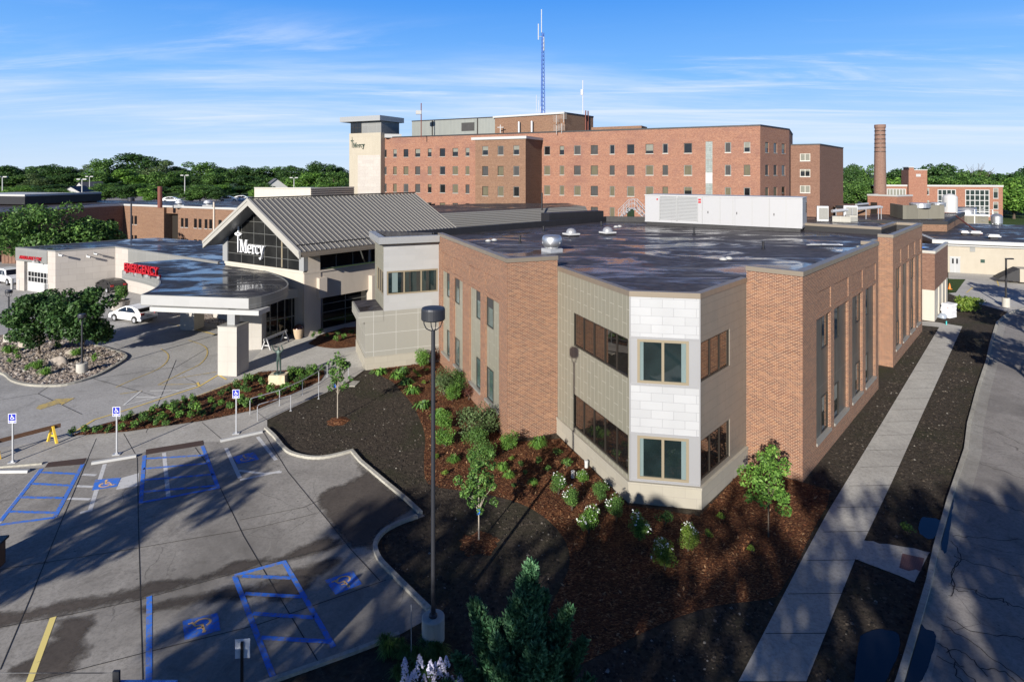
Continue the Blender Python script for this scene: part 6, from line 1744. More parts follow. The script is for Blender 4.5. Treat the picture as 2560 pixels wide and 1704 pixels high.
# steel crossover steps
p = G(1580, 549, ZR); P0 = Vector((p.x, p.y)); d_ = unit((0, 0), (1, -.55)); n_ = Vector((d_.y, -d_.x))
stp = thing('roof_steps', 'galvanised crossover steps with handrails left of the white unit', 'steps', (p.x, p.y, ZR))
mb = MB()
for i in range(5):
    mb.obox(P0, d_, n_, -1.5 + i * .28, -1.28 + i * .28, -.9, .1, ZR + .22 * (i + 1) - .04, ZR + .22 * (i + 1)); mb.obox(P0, d_, n_, 1.28 - i * .28, 1.5 - i * .28, -.9, .1, ZR + .22 * (i + 1) - .042, ZR + .22 * (i + 1) - .002)
mb.obox(P0, d_, n_, -.3, .3, -.9, .1, ZR + 1.2, ZR + 1.25); mb.build('treads', M['galv'], stp)
mb = MB()
q = lambda t, s_, z: (*pt(P0, d_, t, n_, s_), ZR + z)
for s_ in (-.9, .1):
    mb.tube([q(-1.6, s_, 0), q(-.3, s_, 1.2), q(.3, s_, 1.2), q(1.6, s_, 0)], .05, 5)
    for dz in (.55, 1.0): mb.tube([q(-1.5, s_, dz), q(-.3, s_, 1.2 + dz), q(.3, s_, 1.2 + dz), q(1.5, s_, dz)], .03, 5)
    for t in (-1.5, -.9, -.3, .3, .9, 1.5): z = max(0, 1.2 - max(0, abs(t) - .3)); mb.tube([q(t, s_, z), q(t, s_, z + 1.0)], .028, 5)
mb.build('handrail', M['galv'], stp)
# leftover strips of trim lying on the roof
r_ = random.Random(11)
for i in range(7):
    c = G(2068 + r_.uniform(-22, 22), 611 + i * 2.2, ZR); an = r_.uniform(-.5, .15)
    mb = MB(); mb.box((c.x, c.y), r_.uniform(1.0, 1.8), .14, ZR + .02 + .05 * i, ZR + .065 + .05 * i, an)
    tag(mb.build('trim_strip', M['white_trim'] if i % 3 else M['galv']), 'loose metal strip in the untidy heap on the right of the dark roof', 'metal strip', 'loose strips left on the roof')
# ------------------------------------------------------------------ plant yard
def cyl_thing(name, label, cat, px, py, Y, r, h, mat, cap=None, loc_z=None):
    X = (px - CX) / FPX * Y; z0 = zat(Y, py) if loc_z is None else loc_z
    t = thing(name, label, cat, (X, Y, z0)); mb = MB(); mb.lathe((X, Y), [(r, z0), (r, z0 + h)], 20); mb.build('shell', M[mat], t)
    mb = MB()
    if cap == 'dome': mb.lathe((X, Y), [(r, z0 + h), (r * .8, z0 + h + r * .35), (r * .3, z0 + h + r * .55), (.02, z0 + h + r * .6)], 20, False); mb.build('dome', M[mat], t, True)
    else:
        mb.lathe((X, Y), [(r * 1.06, z0 + h - .1), (r * 1.06, z0 + h), (r * .9, z0 + h)], 20, False); mb.build('rim', M['galv'], t)
    return t
cyl_thing('fan_ring', 'round bright fan ring above the left of the grey concrete screen', 'cooling fan', 2300, 520, 103, 1.55, .75, 'alum', loc_z=7.9)
cyl_thing('fan_ring', 'round bright fan ring above the right of the grey concrete screen', 'cooling fan', 2344, 520, 106, 1.2, .7, 'alum', loc_z=7.9)
cyl_thing('storage_tank', 'white cylindrical tank with a low dome behind the concrete screen', 'tank', 2375, 526, 118, 1.25, 2.9, 'white_paint', 'dome', loc_z=6.1)
ct = thing('cooling_tower', 'white framed cooling tower with a round bright fan on top', 'cooling tower', (86, 126, 0))
X0, Y0 = (2420 - CX) / FPX * 126, 126.0
mb = MB(); mb.box((X0, Y0), 6.0, 3.4, 1.5, 5.0, -.35); mb.build('louvre_body', M['conc_wall'], ct)
mb = MB()
for z in (1.4, 4.9, 3.2): mb.box((X0, Y0 - .05), 6.4, 3.6, z, z + (.35 if z > 4 else .12), -.35)
for i in (-1, 0, 1): mb.box((X0 + i * 2.9, Y0 - 1.75 - i * 1.05), .2, .2, 0, 6.3, -.35)
for z in (5.7, 6.2): mb.box((X0, Y0 - 1.7), 6.2, .06, z, z + .06, -.35)
mb.build('frame', M['white_paint'], ct)
mb = MB(); mb.lathe((X0 - .1, Y0 + .3), [(1.75, 5.2), (1.7, 6.6), (1.62, 6.6)], 22, False); mb.build('fan_ring', M['alum'], ct, True)
Xl_, Yl_ = (2455 - CX) / FPX * 124, 124.0
ld_ = thing('caged_ladder', 'white caged ladder right of the cooling tower', 'ladder', (Xl_, Yl_, 0)); mb = MB()
for s_ in (-.25, .25): mb.tube([(Xl_ + s_, Yl_, 0), (Xl_ + s_, Yl_, 6.8)], .05, 5)
for i in range(18): mb.tube([(Xl_ - .25, Yl_, .4 + i * .35), (Xl_ + .25, Yl_, .4 + i * .35)], .03, 4)
mb.build('ladder', M['white_paint'], ld_); mb = MB()
for i in range(6): 
    z = 2.4 + i * .8; mb.tube([(Xl_ + .4 * math.cos(a_), Yl_ - .05 - .6 * math.sin(a_), z) for a_ in np.linspace(0, math.pi, 7)], .035, 4)
mb.build('cage', M['white_paint'], ld_)
for i, (px, lab) in enumerate(((2427, 'white finned transformer radiator below the cooling tower, wide and left'), (2452, 'white finned transformer radiator below the caged ladder'))):
    X, Y = (px - CX) / FPX * 112, 112.0; t = thing('transformer', lab, 'transformer', (X, Y, 0)); mb = MB(); mb.box((X, Y), 2.0 - i * .3, 1.4, 1.0, 4.3, -.3); mb.build('casing', M['white_paint'], t)
    mb = MB()
    for k_ in range(8): mb.box((X - .9 + k_ * .24, Y - .8), .07, .5, 1.2, 4.1, -.3)
    mb.build('fins', M['white_trim'], t)
for px, py, w, h, lab in [(2000 + 560, 0, 0, 0, '')][:0]: pass
ac = [(2056, 545, 100, 1.7, 1.3, 2.4, 'galv', 'tall grey condenser box just right of the white unit'), (2125, 540, 104, 2.1, 1.5, 2.2, 'galv', 'grey duct box in the middle of the rooftop plant'), (2102, 557, 98, 2.6, 1.7, 1.5, 'panel_taupe', 'beige condenser with dark grille, left of a matching one'), (2128, 556, 99, 1.7, 1.5, 1.6, 'panel_taupe', 'beige condenser with dark grille beside the brick hut wall')]
for px, py, Y, lx, ly, h, mt, lab in ac:
    X = (px - CX) / FPX * Y; z0 = zat(Y, py) - .4; t = thing('condenser_unit', lab, 'air unit', (X, Y, z0)); mb = MB(); mb.box((X, Y), lx, ly, z0 - 2.0, z0 + h, -.4); mb.build('casing', M[mt], t)
    mb = MB(); mb.box((X - .1, Y - ly * .42), lx * .8, .3, z0 + .2, z0 + h - .25, -.4); mb.build('grille', M['frame_grey'], t)
mp = thing('roof_platform', 'flat dark roof below the condensers between the wing and the plant building', 'roof', (50, 95, 0))
mb = MB(); mb.flat([(36, 78), (56, 84), (60, 108), (42, 112)], 5.9); mb.build('deck', M['roof_dry'], mp)
mb = MB(); mb.wall((36, 78), (56, 84), 0, 5.85); mb.build('wall', M['tan_brick'], mp)
dct = thing('duct_run', 'pale pipes and ducts running across the rooftop plant', 'duct', (60, 104, 6)); mb = MB()
for i, (xa, ya, xb, yb, Y) in enumerate([(2080, 528, 2200, 517, 103), (2130, 520, 2205, 518, 104), (2140, 512, 2170, 509, 106)]):
    A_, B_ = ((xa - CX) / FPX * Y, Y, zat(Y, ya)), ((xb - CX) / FPX * (Y + 2), Y + 2, zat(Y + 2, yb)); mb.tube([A_, B_], .28 - .05 * i, 8)
for px in (2090, 2130, 2165, 2196, 2203): X = (px - CX) / FPX * 103; mb.tube([(X, 103, 5.9), (X, 103, 7.8)], .06, 5)
mb.build('ducts', M['galv'], dct)
for i, (px, py) in enumerate([(2410, 584), (2438, 585), (2483, 594)]):
    p = G(px, py + 2, 4.5); t = thing('hood_vent', ['small white hooded vent, furthest left on the cream dock roof', 'wide white hooded vent in the middle of the cream dock roof', 'large white hooded vent nearest the cream dock roof edge'][i], 'vent', (p.x, p.y, 4.5)); k_ = (.55, .8, .8)[i]
    mb = MB(); mb.box((p.x, p.y), k_ * 1.1, .8, 4.45, 4.75, -.38); mb.build('curb', M['black_metal'], t)
    mb = MB(); mb.box((p.x, p.y), k_ * 1.9, 1.2, 4.75, 4.92, -.38); mb.box((p.x, p.y), k_ * 1.5, .95, 4.92, 5.1, -.38); mb.build('hood', M['white_paint'], t)
mb = MB(); a_, b_ = (66.0, 112.0, 0), None
X1, Y1, X2, Y2 = (2390 - CX) / FPX * 104, 104, (2450 - CX) / FPX * 92, 92
gp = thing('guy_brace', 'rust red steel brace sloping from the plant building onto the dock roof', 'brace', (X2, Y2, 4.5)); mb.tube([(X1, Y1, 6.4), (X2, Y2, 4.5)], .12, 6); mb.build('brace', M['rust_pipe'], gp); mb = MB(); mb.box((X2, Y2), .5, .5, 4.45, 4.55); mb.build('foot_plate', M['rust_pipe'], gp)
cyl_thing('roof_fan', 'shiny steel roof fan at the far edge of the cream dock roof', 'fan', 2492, 565, 112, .9, 1.3, 'alum', 'dome', loc_z=4.4)
# ------------------------------------------------------------------ lamp posts
def lamp(label, px, py, ztop, head_r, head_h, base_r, base_h, pole_r, conc=True):
    p = G(px, py); t = thing('lamp_post', label, 'lamp post', (p.x, p.y, 0)); c = (p.x, p.y)
    if conc:
        mb = MB(); mb.lathe(c, [(base_r, -.1), (base_r, base_h * .62), (base_r * 1.005, base_h * .64), (base_r, base_h * .66), (base_r, base_h - .02), (base_r - .03, base_h)], 28); mb.build('concrete_base', M['concrete_base'], t)
    mb = MB(); mb.lathe(c, [(pole_r * 1.9, base_h), (pole_r * 1.9, base_h + .05), (pole_r * 1.25, base_h + .10), (pole_r, base_h + .25), (pole_r * .92, ztop - head_h - .32)], 16); mb.build('pole', M['pole'], t)
    mb = MB(); zb_ = ztop - head_h
    mb.lathe(c, [(head_r * .94, zb_), (head_r, zb_ + .03), (head_r * .99, ztop - .05), (head_r * .93, ztop), (.02, ztop + .02)], 30, True); hd = mb.build('lamp_head', M['pole'], t)
    mb = MB()
    for k_ in range(4):
        an = k_ * math.pi / 2 + .4
        mb.tube([(c[0] + math.cos(an) * head_r * .8 * f, c[1] + math.sin(an) * head_r * .8 * f, z) for f, z in ((1, zb_), (.97, zb_ - .1), (.75, zb_ - .24), (.35, zb_ - .31), (0.05, zb_ - .33))], .018, 5)
    mb.build('bracket', M['pole'], t)
    mb = MB(); mb.lathe(c, [(head_r * .8, zb_ - .012), (head_r * .8, zb_ - .005)], 20); ln = mb.build('lens', M['white_trim']); ln.parent = hd
    return t
lamp('tall charcoal drum headed lamp post on a concrete base in the foreground', 1083, 1596, 9.93, .36, .36, .34, .68, .066)
lamp('short charcoal lamp post on a concrete base at the tip of the gravel island', 205, 934, 4.15, .26, .24, .35, .75, .06)
lamp('short charcoal lamp post behind the island trees at the left edge', 22, 858, 4.35, .26, .24, .35, .75, .06)
lamp('thin dark lamp post before the orange brick building', 328, 672, 10.3, .45, .5, .3, .5, .12)
p = G(2515, 767); t = thing('lamp_post', 'black lamp post with a short flat arm beside the right hand street', 'lamp post', (p.x, p.y, 0)); c = (p.x, p.y)
mb = MB(); mb.lathe(c, [(.34, -.1), (.34, .95)], 20); mb.build('concrete_base', M['concrete_base'], t)
mb = MB(); mb.lathe(c, [(.16, .95), (.16, 1.0), (.09, 1.1), (.085, 5.05)], 10); mb.build('pole', M['black_metal'], t)
mb = MB(); mb.box((p.x + .35, p.y), .75, .26, 4.93, 5.05); mb.build('lamp_arm', M['black_metal'], t)
for i, (px, py0, py1, Y, lab) in enumerate([(6, 486, 443, 150, 'white floodlight pole, furthest left, among the trees'), (205, 505, 449, 150, 'white twin headed floodlight pole before the blue roofed house'), (224, 480, 442, 190, 'white floodlight pole seen behind a nearer pole among trees'), (462, 470, 439, 180, 'white floodlight pole in the trees right of the brown flue'), (735, 480, 445, 180, 'white floodlight pole in the trees left of the cream tower')]):
    X = (px - CX) / FPX * Y; t = thing('floodlight_pole', lab, 'lamp post', (X, Y, 0)); zt_ = zat(Y, py1)
    mb = MB(); mb.tube([(X, Y, 6.5), (X, Y, zt_)], .16, 6, .10); mb.build('pole', M['white_trim'], t)
    for s_ in (-1, 1): mb = MB(); mb.box((X + s_ * .75, Y), .9, .5, zt_ - .05, zt_ + .22, s_ * .1); mb.build('lamp_head', M['white_trim'], t)
# ------------------------------------------------------------------ access signs
def isa_sign(label, px, py, ztop=2.38, back=False, w=.36, h=.46):
    p = G(px, py); t = thing('parking_sign', label, 'sign', (p.x, p.y, 0)); yaw = math.atan2(-p.x, -p.y) if not back else 0
    d = Vector((1, 0.10)).normalized(); n = Vector((d.y, -d.x)); q = Vector((p.x, p.y))
    mb = MB(); mb.obox(q, d, n, -.03, .03, -.03, .03, 0, ztop - .05); mb.build('post', M['galv'] if not back else M['black_metal'], t)
    if not back: mb = MB(); mb.box(q, .34, .26, 0.015, .055, .2); mb.box(q, .12, .12, .055, .11, .2); mb.build('foot_plate', M['galv'], t)
    o_ = .035 if not back else -.045
    mb = MB(); mb.obox(q, d, n, -w / 2, w / 2, o_, o_ + .008, ztop - h, ztop); pl_ = mb.build('sign_plate', M['white_letter'] if not back else M['sign_back'], t)
    if back: return t
    mb = MB(); mb.obox(q, d, n, -w / 2 + .02, w / 2 - .02, o_ + .008, o_ + .010, ztop - h * .74, ztop - .02); mb.obox(q, d, n, -w / 2 + .02, w / 2 - .02, o_ + .008, o_ + .010, ztop - h + .02, ztop - h * .78); x = mb.build('blue_field', M['sign_blue']); x.parent = pl_
    mb = MB()
    def seg(a, b, wd, k_): 
        a, b = Vector(a), Vector(b); dd = (b - a).normalized(); nn = Vector((-dd.y, dd.x)) * wd; a = a - dd * wd * .5; b = b + dd * wd * .5
        f = lambda v: (*(pt(q, d, v.x, n, o_ + .0115 + .0003 * k_)), ztop - .17 + v.y)
        mb.add(f(a - nn), f(b - nn), f(b + nn), f(a + nn))
    seg((-.03, .10), (-.028, .115), .016, 0); seg((-.03, .075), (-.02, 0), .012, 1); seg((-.02, 0), (.045, -.005), .012, 2); seg((.045, -.005), (.075, -.07), .012, 3); seg((.075, -.07), (.10, -.062), .011, 4); seg((-.025, .045), (.035, .045), .009, 5)
    cs = [(-.005 + .065 * math.cos(R(a)), -.045 + .06 * math.sin(R(a))) for a in range(130, 375, 30)]
    for i in range(len(cs) - 1): seg(cs[i], cs[i + 1], .010, 6 + i)
    for i in range(2): seg((-.11, -.205 - i * .035), (.11, -.205 - i * .035), .008, 14 + i)
    x = mb.build('wheelchair_symbol', M['white_letter']); x.parent = pl_
    return t
isa_sign('blue wheelchair parking sign beside the yellow barricade', 32, 1156)
isa_sign('blue wheelchair parking sign between the two blue hatched bays', 292, 1136)
isa_sign('blue wheelchair parking sign nearest the handrail ramp', 590.6, 1084)
b_ = Vector(((605 - CX) / FPX * 15.0, 15.0)); pb_ = (CX + FPX * b_.x / 15.0, CY + FPX * 14 / 15.0)
isa_sign('grey back of a parking sign at the bottom edge of the lot', pb_[0], pb_[1], 2.31, True, .36, .48)
# wheel stops
for i, (a, b, lab) in enumerate([((-90, 1182), (72, 1180), 'white concrete wheel stop at the left edge below the barricade'), ((229, 1160), (341, 1141.5), 'white concrete wheel stop below the middle parking sign'), ((551, 1104), (656, 1081), 'white concrete wheel stop below the sign nearest the ramp')]):
    A_, B_ = Vector(G2(*a)), Vector(G2(*b)); d = (B_ - A_).normalized(); n = Vector((d.y, -d.x)); mb = MB()
    pr = [(-.10, .012), (.10, .012), (.075, .12), (-.075, .12)]
    Lw = (B_ - A_).length
    ring = [[(*pt(A_, d, t_, n, s_), z) for s_, z in pr] for t_ in (0, Lw)]
    for k_ in range(4): mb.add(ring[0][k_ - 1], ring[0][k_], ring[1][k_], ring[1][k_ - 1])
    mb.add(*ring[0][::-1]); mb.add(*ring[1]); tag(mb.build('wheel_stop', M['white_trim']), lab, 'wheel stop')
kerb([(-90, 1170), (0, 1168), (108, 1159)], .12, .10)
# ------------------------------------------------------------------ barricades
def barricade(label, fa, fb, mat, rail_mat, h=.82, over=.45, spread=.45, ld=None):
    """fa, fb: ground points under the two A frames"""
    A_, B_ = Vector(fa), Vector(fb); d = (B_ - A_).normalized(); n = Vector((d.y, -d.x)); L = (B_ - A_).length
    t = thing('barricade', label, 'barricade', ((A_.x + B_.x) / 2, (A_.y + B_.y) / 2, 0)); n0 = n
    mb = MB(); mb.obox(A_, d, n, -over, L + over, -.022, .022, h - .10, h + .10); mb.build('rail', M[rail_mat], t)
    if ld: n = unit(*ld)
    for u in (0, L):
        mb = MB()
        for s_ in (-1, 1):
            for k_ in range(1):
                a = pt(A_, d, u, n, s_ * spread); b = pt(A_, d, u, n, s_ * .035)
                o = Vector((d.x, d.y, 0)) * .045; ww = Vector((n.x, n.y, 0)) * .045
                p0, p1 = Vector((a.x, a.y, 0.02)), Vector((b.x, b.y, h + .06))
                q = [p0 - o - ww, p0 + o - ww, p0 + o + ww, p0 - o + ww]; r2 = [p1 - o - ww * .6, p1 + o - ww * .6, p1 + o + ww * .6, p1 - o + ww * .6]
                for i in range(4): mb.add(q[i - 1], q[i], r2[i], r2[i - 1])
                mb.add(*r2)
        mb.obox(pt(A_, d, u), n, d, -spread * .68, spread * .68, .05, .085, .28, .37)
        mb.build('a_frame', M[mat], t)
    return t
barricade('yellow A frame barricade with a long brown rail at the left of the walk', G2(-12, 1145), G2(131, 1106), 'yellow_wood', 'brown_wood', .80, .35, .34, (G2(120, 1103), G2(145, 1109)))
barricade('white A frame barricade standing before the glazed entrance', G2(665.5, 874.5), G2(712, 854), 'white_paint', 'white_trim', .85, .30, .36, (G2(653, 875), G2(678, 876)))
# statue
st_p = G(690, 964); s0 = G(669, 966); s1 = G(711, 963)
ped = thing('statue_plinth', 'rough pale limestone block under the bronze figure', 'plinth', (st_p.x, st_p.y, 0))
mb = MB(); r_ = random.Random(2); cc = ((s0.x + s1.x) / 2, (s0.y + s1.y) / 2 + .45); nx_ = 9
def rk(x, y, z): return (cc[0] + x * 1.1 + r_.uniform(-.03, .03), cc[1] + y * .8 + r_.uniform(-.03, .03), max(0, z * .66 + r_.uniform(-.02, .02)))
gr_ = {}
def gv_(i, j, k_):
    if (i, j, k_) not in gr_: gr_[(i, j, k_)] = rk(i / 4 - .5, j / 4 - .5, k_ / 3)
    return gr_[(i, j, k_)]
for i in range(4):
    for j in range(4): mb.add(gv_(i, j, 3), gv_(i + 1, j, 3), gv_(i + 1, j + 1, 3), gv_(i, j + 1, 3))
    for k_ in range(3):
        mb.add(gv_(i, 0, k_), gv_(i + 1, 0, k_), gv_(i + 1, 0, k_ + 1), gv_(i, 0, k_ + 1)); mb.add(gv_(i + 1, 4, k_), gv_(i, 4, k_), gv_(i, 4, k_ + 1), gv_(i + 1, 4, k_ + 1))
        mb.add(gv_(0, i + 1, k_), gv_(0, i, k_), gv_(0, i, k_ + 1), gv_(0, i + 1, k_ + 1)); mb.add(gv_(4, i, k_), gv_(4, i + 1, k_), gv_(4, i + 1, k_ + 1), gv_(4, i, k_ + 1))
mb.build('rock', M['lime'], ped)
def skin(name, verts, edges, radii, mat, parent=None, sub=2):
    me = bpy.data.meshes.new(name); me.from_pydata(verts, edges, []); me.materials.append(mat)
    o = link(name, me, parent); sk = o.modifiers.new('skin', 'SKIN'); ly = me.skin_vertices[0] if me.skin_vertices else None
    if ly is None:
        bpy.context.view_layer.objects.active = o
        ly = me.attributes and me.skin_vertices
    for i, r in enumerate(radii):
        rr = r if isinstance(r, tuple) else (r, r)
        o.data.skin_vertices[0].data[i].radius = rr
    o.data.skin_vertices[0].data[0].use_root = True
    o.modifiers.new('sub', 'SUBSURF').levels = sub; o.modifiers['sub'].render_levels = sub
    sk.use_smooth_shade = True
    return o
bx, by, bz = st_p.x, st_p.y + .45, .66
stt = thing('statue', 'slender green bronze figure with both arms raised on the limestone block', 'statue', (bx, by, bz))
V = [(0, 0, 1.0), (0, 0, 1.18), (0, .01, 1.36), (0, .01, 1.50), (0, 0, 1.60), (0, -.01, 1.70), (0, 0, 1.80),
     (.09, 0, .94), (.12, -.03, .52), (.13, .02, .10), (.14, -.10, .04), (-.08, 0, .94), (-.09, .02, .52), (-.10, .05, .10), (-.11, -.07, .04),
     (.17, 0, 1.47), (.30, -.02, 1.62), (.22, -.05, 1.86), (.19, -.06, 1.96), (-.17, 0, 1.47), (-.32, -.03, 1.60), (-.40, -.06, 1.84), (-.43, -.07, 1.95)]
E = [(0, 1), (1, 2), (2, 3), (3, 4), (4, 5), (5, 6), (0, 7), (7, 8), (8, 9), (9, 10), (0, 11), (11, 12), (12, 13), (13, 14), (3, 15), (15, 16), (16, 17), (17, 18), (3, 19), (19, 20), (20, 21), (21, 22)]
RD = [.125, .115, .14, .12, .05, .085, .06, .085, .06, .038, .04, .085, .06, .038, .04, .055, .042, .032, .03, .055, .042, .032, .03]
skin('figure', [(bx + x, by + y, bz + z * .98) for x, y, z in V], E, RD, M['bronze']).parent = stt
bpy.data.objects['figure'].location = -Vector(stt.location)
mb = MB(); mb.lathe((bx, by), [(.34, bz - .02), (.32, bz + .05)], 18); mb.build('base_plate', M['bronze'], stt)
# litter urn, planter, cover, bollards
p = G(746, 846); t = thing('litter_urn', 'tan stone litter bin with a domed brown lid by the entrance doors', 'bin', (p.x, p.y, 0))
mb = MB(); mb.lathe((p.x, p.y), [(.30, 0), (.36, .3), (.42, .78), (.42, .84)], 22); mb.build('pot', M['tan_pot'], t, False)
mb = MB(); mb.lathe((p.x, p.y), [(.41, .84), (.38, .98), (.27, 1.13), (.10, 1.2), (.01, 1.21)], 22, False); mb.build('lid', M['brown_lid'], t, True)
pl_p = G(299, 775); t = thing('planter', 'big round pale concrete planter left of the white hatchback', 'planter', (pl_p.x, pl_p.y, 0))
mb = MB(); mb.lathe((pl_p.x, pl_p.y), [(.65, 0), (.80, .3), (.95, .95), (1.0, 1.0), (.9, 1.0), (.86, .9)], 26); mb.build('bowl', M['stone_pale'], t)
mb = MB(); mb.flat([(pl_p.x + .87 * math.cos(a), pl_p.y + .87 * math.sin(a)) for a in np.linspace(0, 6.1, 20)], .93); mb.build('earth', M['soil'], t)
mb = MB(); mb.prism([G2(864, 966), G2(887, 966.5), G2(900, 954), G2(882, 953)], 0, .05); o = mb.build('utility_cover', M['kerb']); tag(o, 'pale square concrete utility cover in the soil by the ramp', 'utility cover')
for px, py, lab in ((30, 723, 'white bollard in front of the parked white pickup wheel'), (48, 725, 'white bollard at the left jamb of the garage door'), (113, 737, 'grey bollard at the right side of the garage door')):
    p = G(px, py); mb = MB(); mb.lathe((p.x, p.y), [(.14, 0), (.14, 1.2), (.10, 1.28), (.01, 1.31)], 14); tag(mb.build('bollard', M['white_trim'] if 'white b' in lab else M['trim_grey']), lab, 'bollard')
# cameras / wall lamps on the emergency wing
for nm, (p0_, d0_, u_, z_), lab, mt in (('security_camera', (Q2, (Q3 - Q2).normalized(), 2.9, 4.2), 'white security camera on the middle of the pale stone wall', 'white_paint'), ('wall_lamp', (Q2, (Q3 - Q2).normalized(), .3, 4.6), 'white wall lamp at the left corner of the pale stone wall', 'white_paint'), ('wall_lamp', (Q2, (Q3 - Q2).normalized(), 3.6, 4.45), 'small grey flood lamp high on the pale stone wall', 'trim_grey'), ('security_camera', (Q0, dg, 4.85, 3.85), 'white tube camera above the right of the garage door', 'white_paint')):
    nn = Vector((d0_.y, -d0_.x)); t = thing(nm, lab, 'camera' if 'camera' in nm else 'lamp', (*pt(p0_, d0_, u_), z_)); mb = MB(); q0_, q1_ = pt(p0_, d0_, u_, nn, .0), pt(p0_, d0_, u_, nn, .45)
    mb.tube([(*q0_, z_ + .1), (*q1_, z_)], .05, 6); mb.build('bracket', M[mt], t); mb = MB(); mb.tube([(*q1_, z_ - .02), (*pt(p0_, d0_, u_ + .3, nn, .75), z_ - .1)], .13, 8); mb.build('housing', M[mt], t)
# handrails of the ramp
def rail(label, posts, h=.92):
    P = [G(*q) for q in posts]; t = thing('handrail', label, 'handrail', (P[0].x, P[0].y, 0)); r = .024
    for q in P[1:]: mb = MB(); mb.tube([(q.x, q.y, 0), (q.x, q.y, h)], r, 6); mb.box((q.x, q.y), .12, .12, .0, .03); mb.build('post', M['galv'], t)
    d0 = (P[1] - P[0]).normalized(); mb = MB()
    mb.tube([(P[0].x, P[0].y, 0), (P[0].x, P[0].y, h - .12), (P[0].x + d0.x * .04, P[0].y + d0.y * .04, h - .03), (P[0].x + d0.x * .14, P[0].y + d0.y * .14, h)] + [(q.x, q.y, h) for q in P[1:]], r, 7); mb.build('top_rail', M['galv'], t)
rail('galvanised handrail on the mulch side of the ramp', [(625, 1036), (699, 1013.5), (756, 987), (797, 962), (818, 941)])
rail('galvanised handrail on the soil side of the ramp', [(643.6, 1052.5), (727, 1026.5), (796.7, 996.8), (871, 941)])
# standpipes, sacks, cone
for px, py, lab in ((1466, 1168, 'white plastic standpipe right beside the stone base'), (1432.5, 1194, 'white plastic standpipe between two white flowering shrubs')):
    p = G(px, py); t = thing('standpipe', lab, 'pipe', (p.x, p.y, 0)); mb = MB(); mb.lathe((p.x, p.y), [(.085, 0), (.085, .30)], 16); mb.build('pipe', M['white_paint'], t); mb = MB(); mb.lathe((p.x, p.y), [(.095, .26), (.095, .32), (.06, .34)], 16); mb.build('cap', M['white_paint'], t)
def blob(name, label, cat, px, py, sx, sy, sz, mat, seed, z0=0.0, rough=.12):
    p = G(px, py); r_ = random.Random(seed); mb = MB(); n1, n2 = 14, 8; ph = [r_.uniform(0, 6) for _ in range(6)]
    f = lambda th, fi: 1 + rough * (math.sin(2 * th + ph[0]) * math.sin(fi * 2 + ph[1]) + .7 * math.sin(3 * th + ph[2]) + .6 * math.cos(4 * fi + ph[3] + th))
    rings = []
    for j in range(n2 + 1):
        fi = -math.pi / 2 * .25 + (math.pi / 2 * 1.25) * j / n2; base = len(mb.v)
        for i in range(n1):
            th = 2 * math.pi * i / n1; k_ = f(th, fi); mb.v.append((p.x + math.cos(th) * math.cos(fi) * sx * k_, p.y + math.sin(th) * math.cos(fi) * sy * k_, z0 + max(-.05, math.sin(fi) * sz * (1 + .4 * (k_ - 1)))))
        rings.append(base)
    for a, b in zip(rings, rings[1:]):
        for i in range(n1): mb.f.append((a + i, a + (i + 1) % n1, b + (i + 1) % n1, b + i))
    mb.f.append(tuple(rings[-1] + i for i in range(n1)))
    return tag(mb.build(name, M[mat], None, True), label, cat)
blob('boulder', 'pinkish boulder on the gravel island under the left tree', 'boulder', 65, 868, .55, .5, .62, 'boulder', 1, .1)
blob('boulder', 'grey granite boulder in the middle of the gravel island', 'boulder', 148, 912, .62, .5, .55, 'boulder', 4, .1)
blob('boulder', 'low grey boulder behind the island lamp post', 'boulder', 184, 886, .5, .4, .38, 'boulder', 6, .1)
p = G(2372, 792); t = thing('sack_stack', 'stack of white printed sacks beside the cream piers', 'sacks', (p.x, p.y, 0)); mb = MB(); r_ = random.Random(4)
for i in range(7): mb.box((p.x + r_.uniform(-.06, .06), p.y + r_.uniform(-.05, .05)), 1.15, .8, .02 + i * .19, .02 + i * .19 + .175, .5 + r_.uniform(-.08, .08))
mb.build('sacks', M['bag'], t); mb = MB(); mb.box((p.x - .33, p.y - .38), .24, .06, .75, 1.0, .5); mb.box((p.x + .2, p.y - .15), .5, .06, .3, .42, .5); mb.build('print', M['red_letter'], t)
blob('plastic_bag', 'grey clear plastic bag in front of the white sacks', 'bag', 2356, 794, .42, .38, .42, 'grey_bag', 8, 0, .2)
p = G(2346, 786); mb = MB(); mb.box((p.x, p.y), .5, .4, 0, .75, .5); mb.box((p.x + .02, p.y), .56, .46, .70, .78, .5); tag(mb.build('cardboard_box', M['card']), 'brown cardboard box against the cream piers', 'box')
p = G(2374, 723); t = thing('traffic_cone', 'orange traffic cone on the grass patch', 'cone', (p.x, p.y, 0)); mb = MB(); mb.box((p.x, p.y), .38, .38, .03, .07); mb.build('base', M['orange'], t); mb = MB(); mb.lathe((p.x, p.y), [(.16, .07), (.03, .72)], 14); mb.build('cone', M['orange'], t)
p = G(2366, 812); mb = MB(); mb.lathe((p.x, p.y), [(.05, 0), (.05, .32), (.03, .36)], 10); tag(mb.build('marker_stake', M['teal']), 'turquoise marker stake beside the new sidewalk end', 'stake')
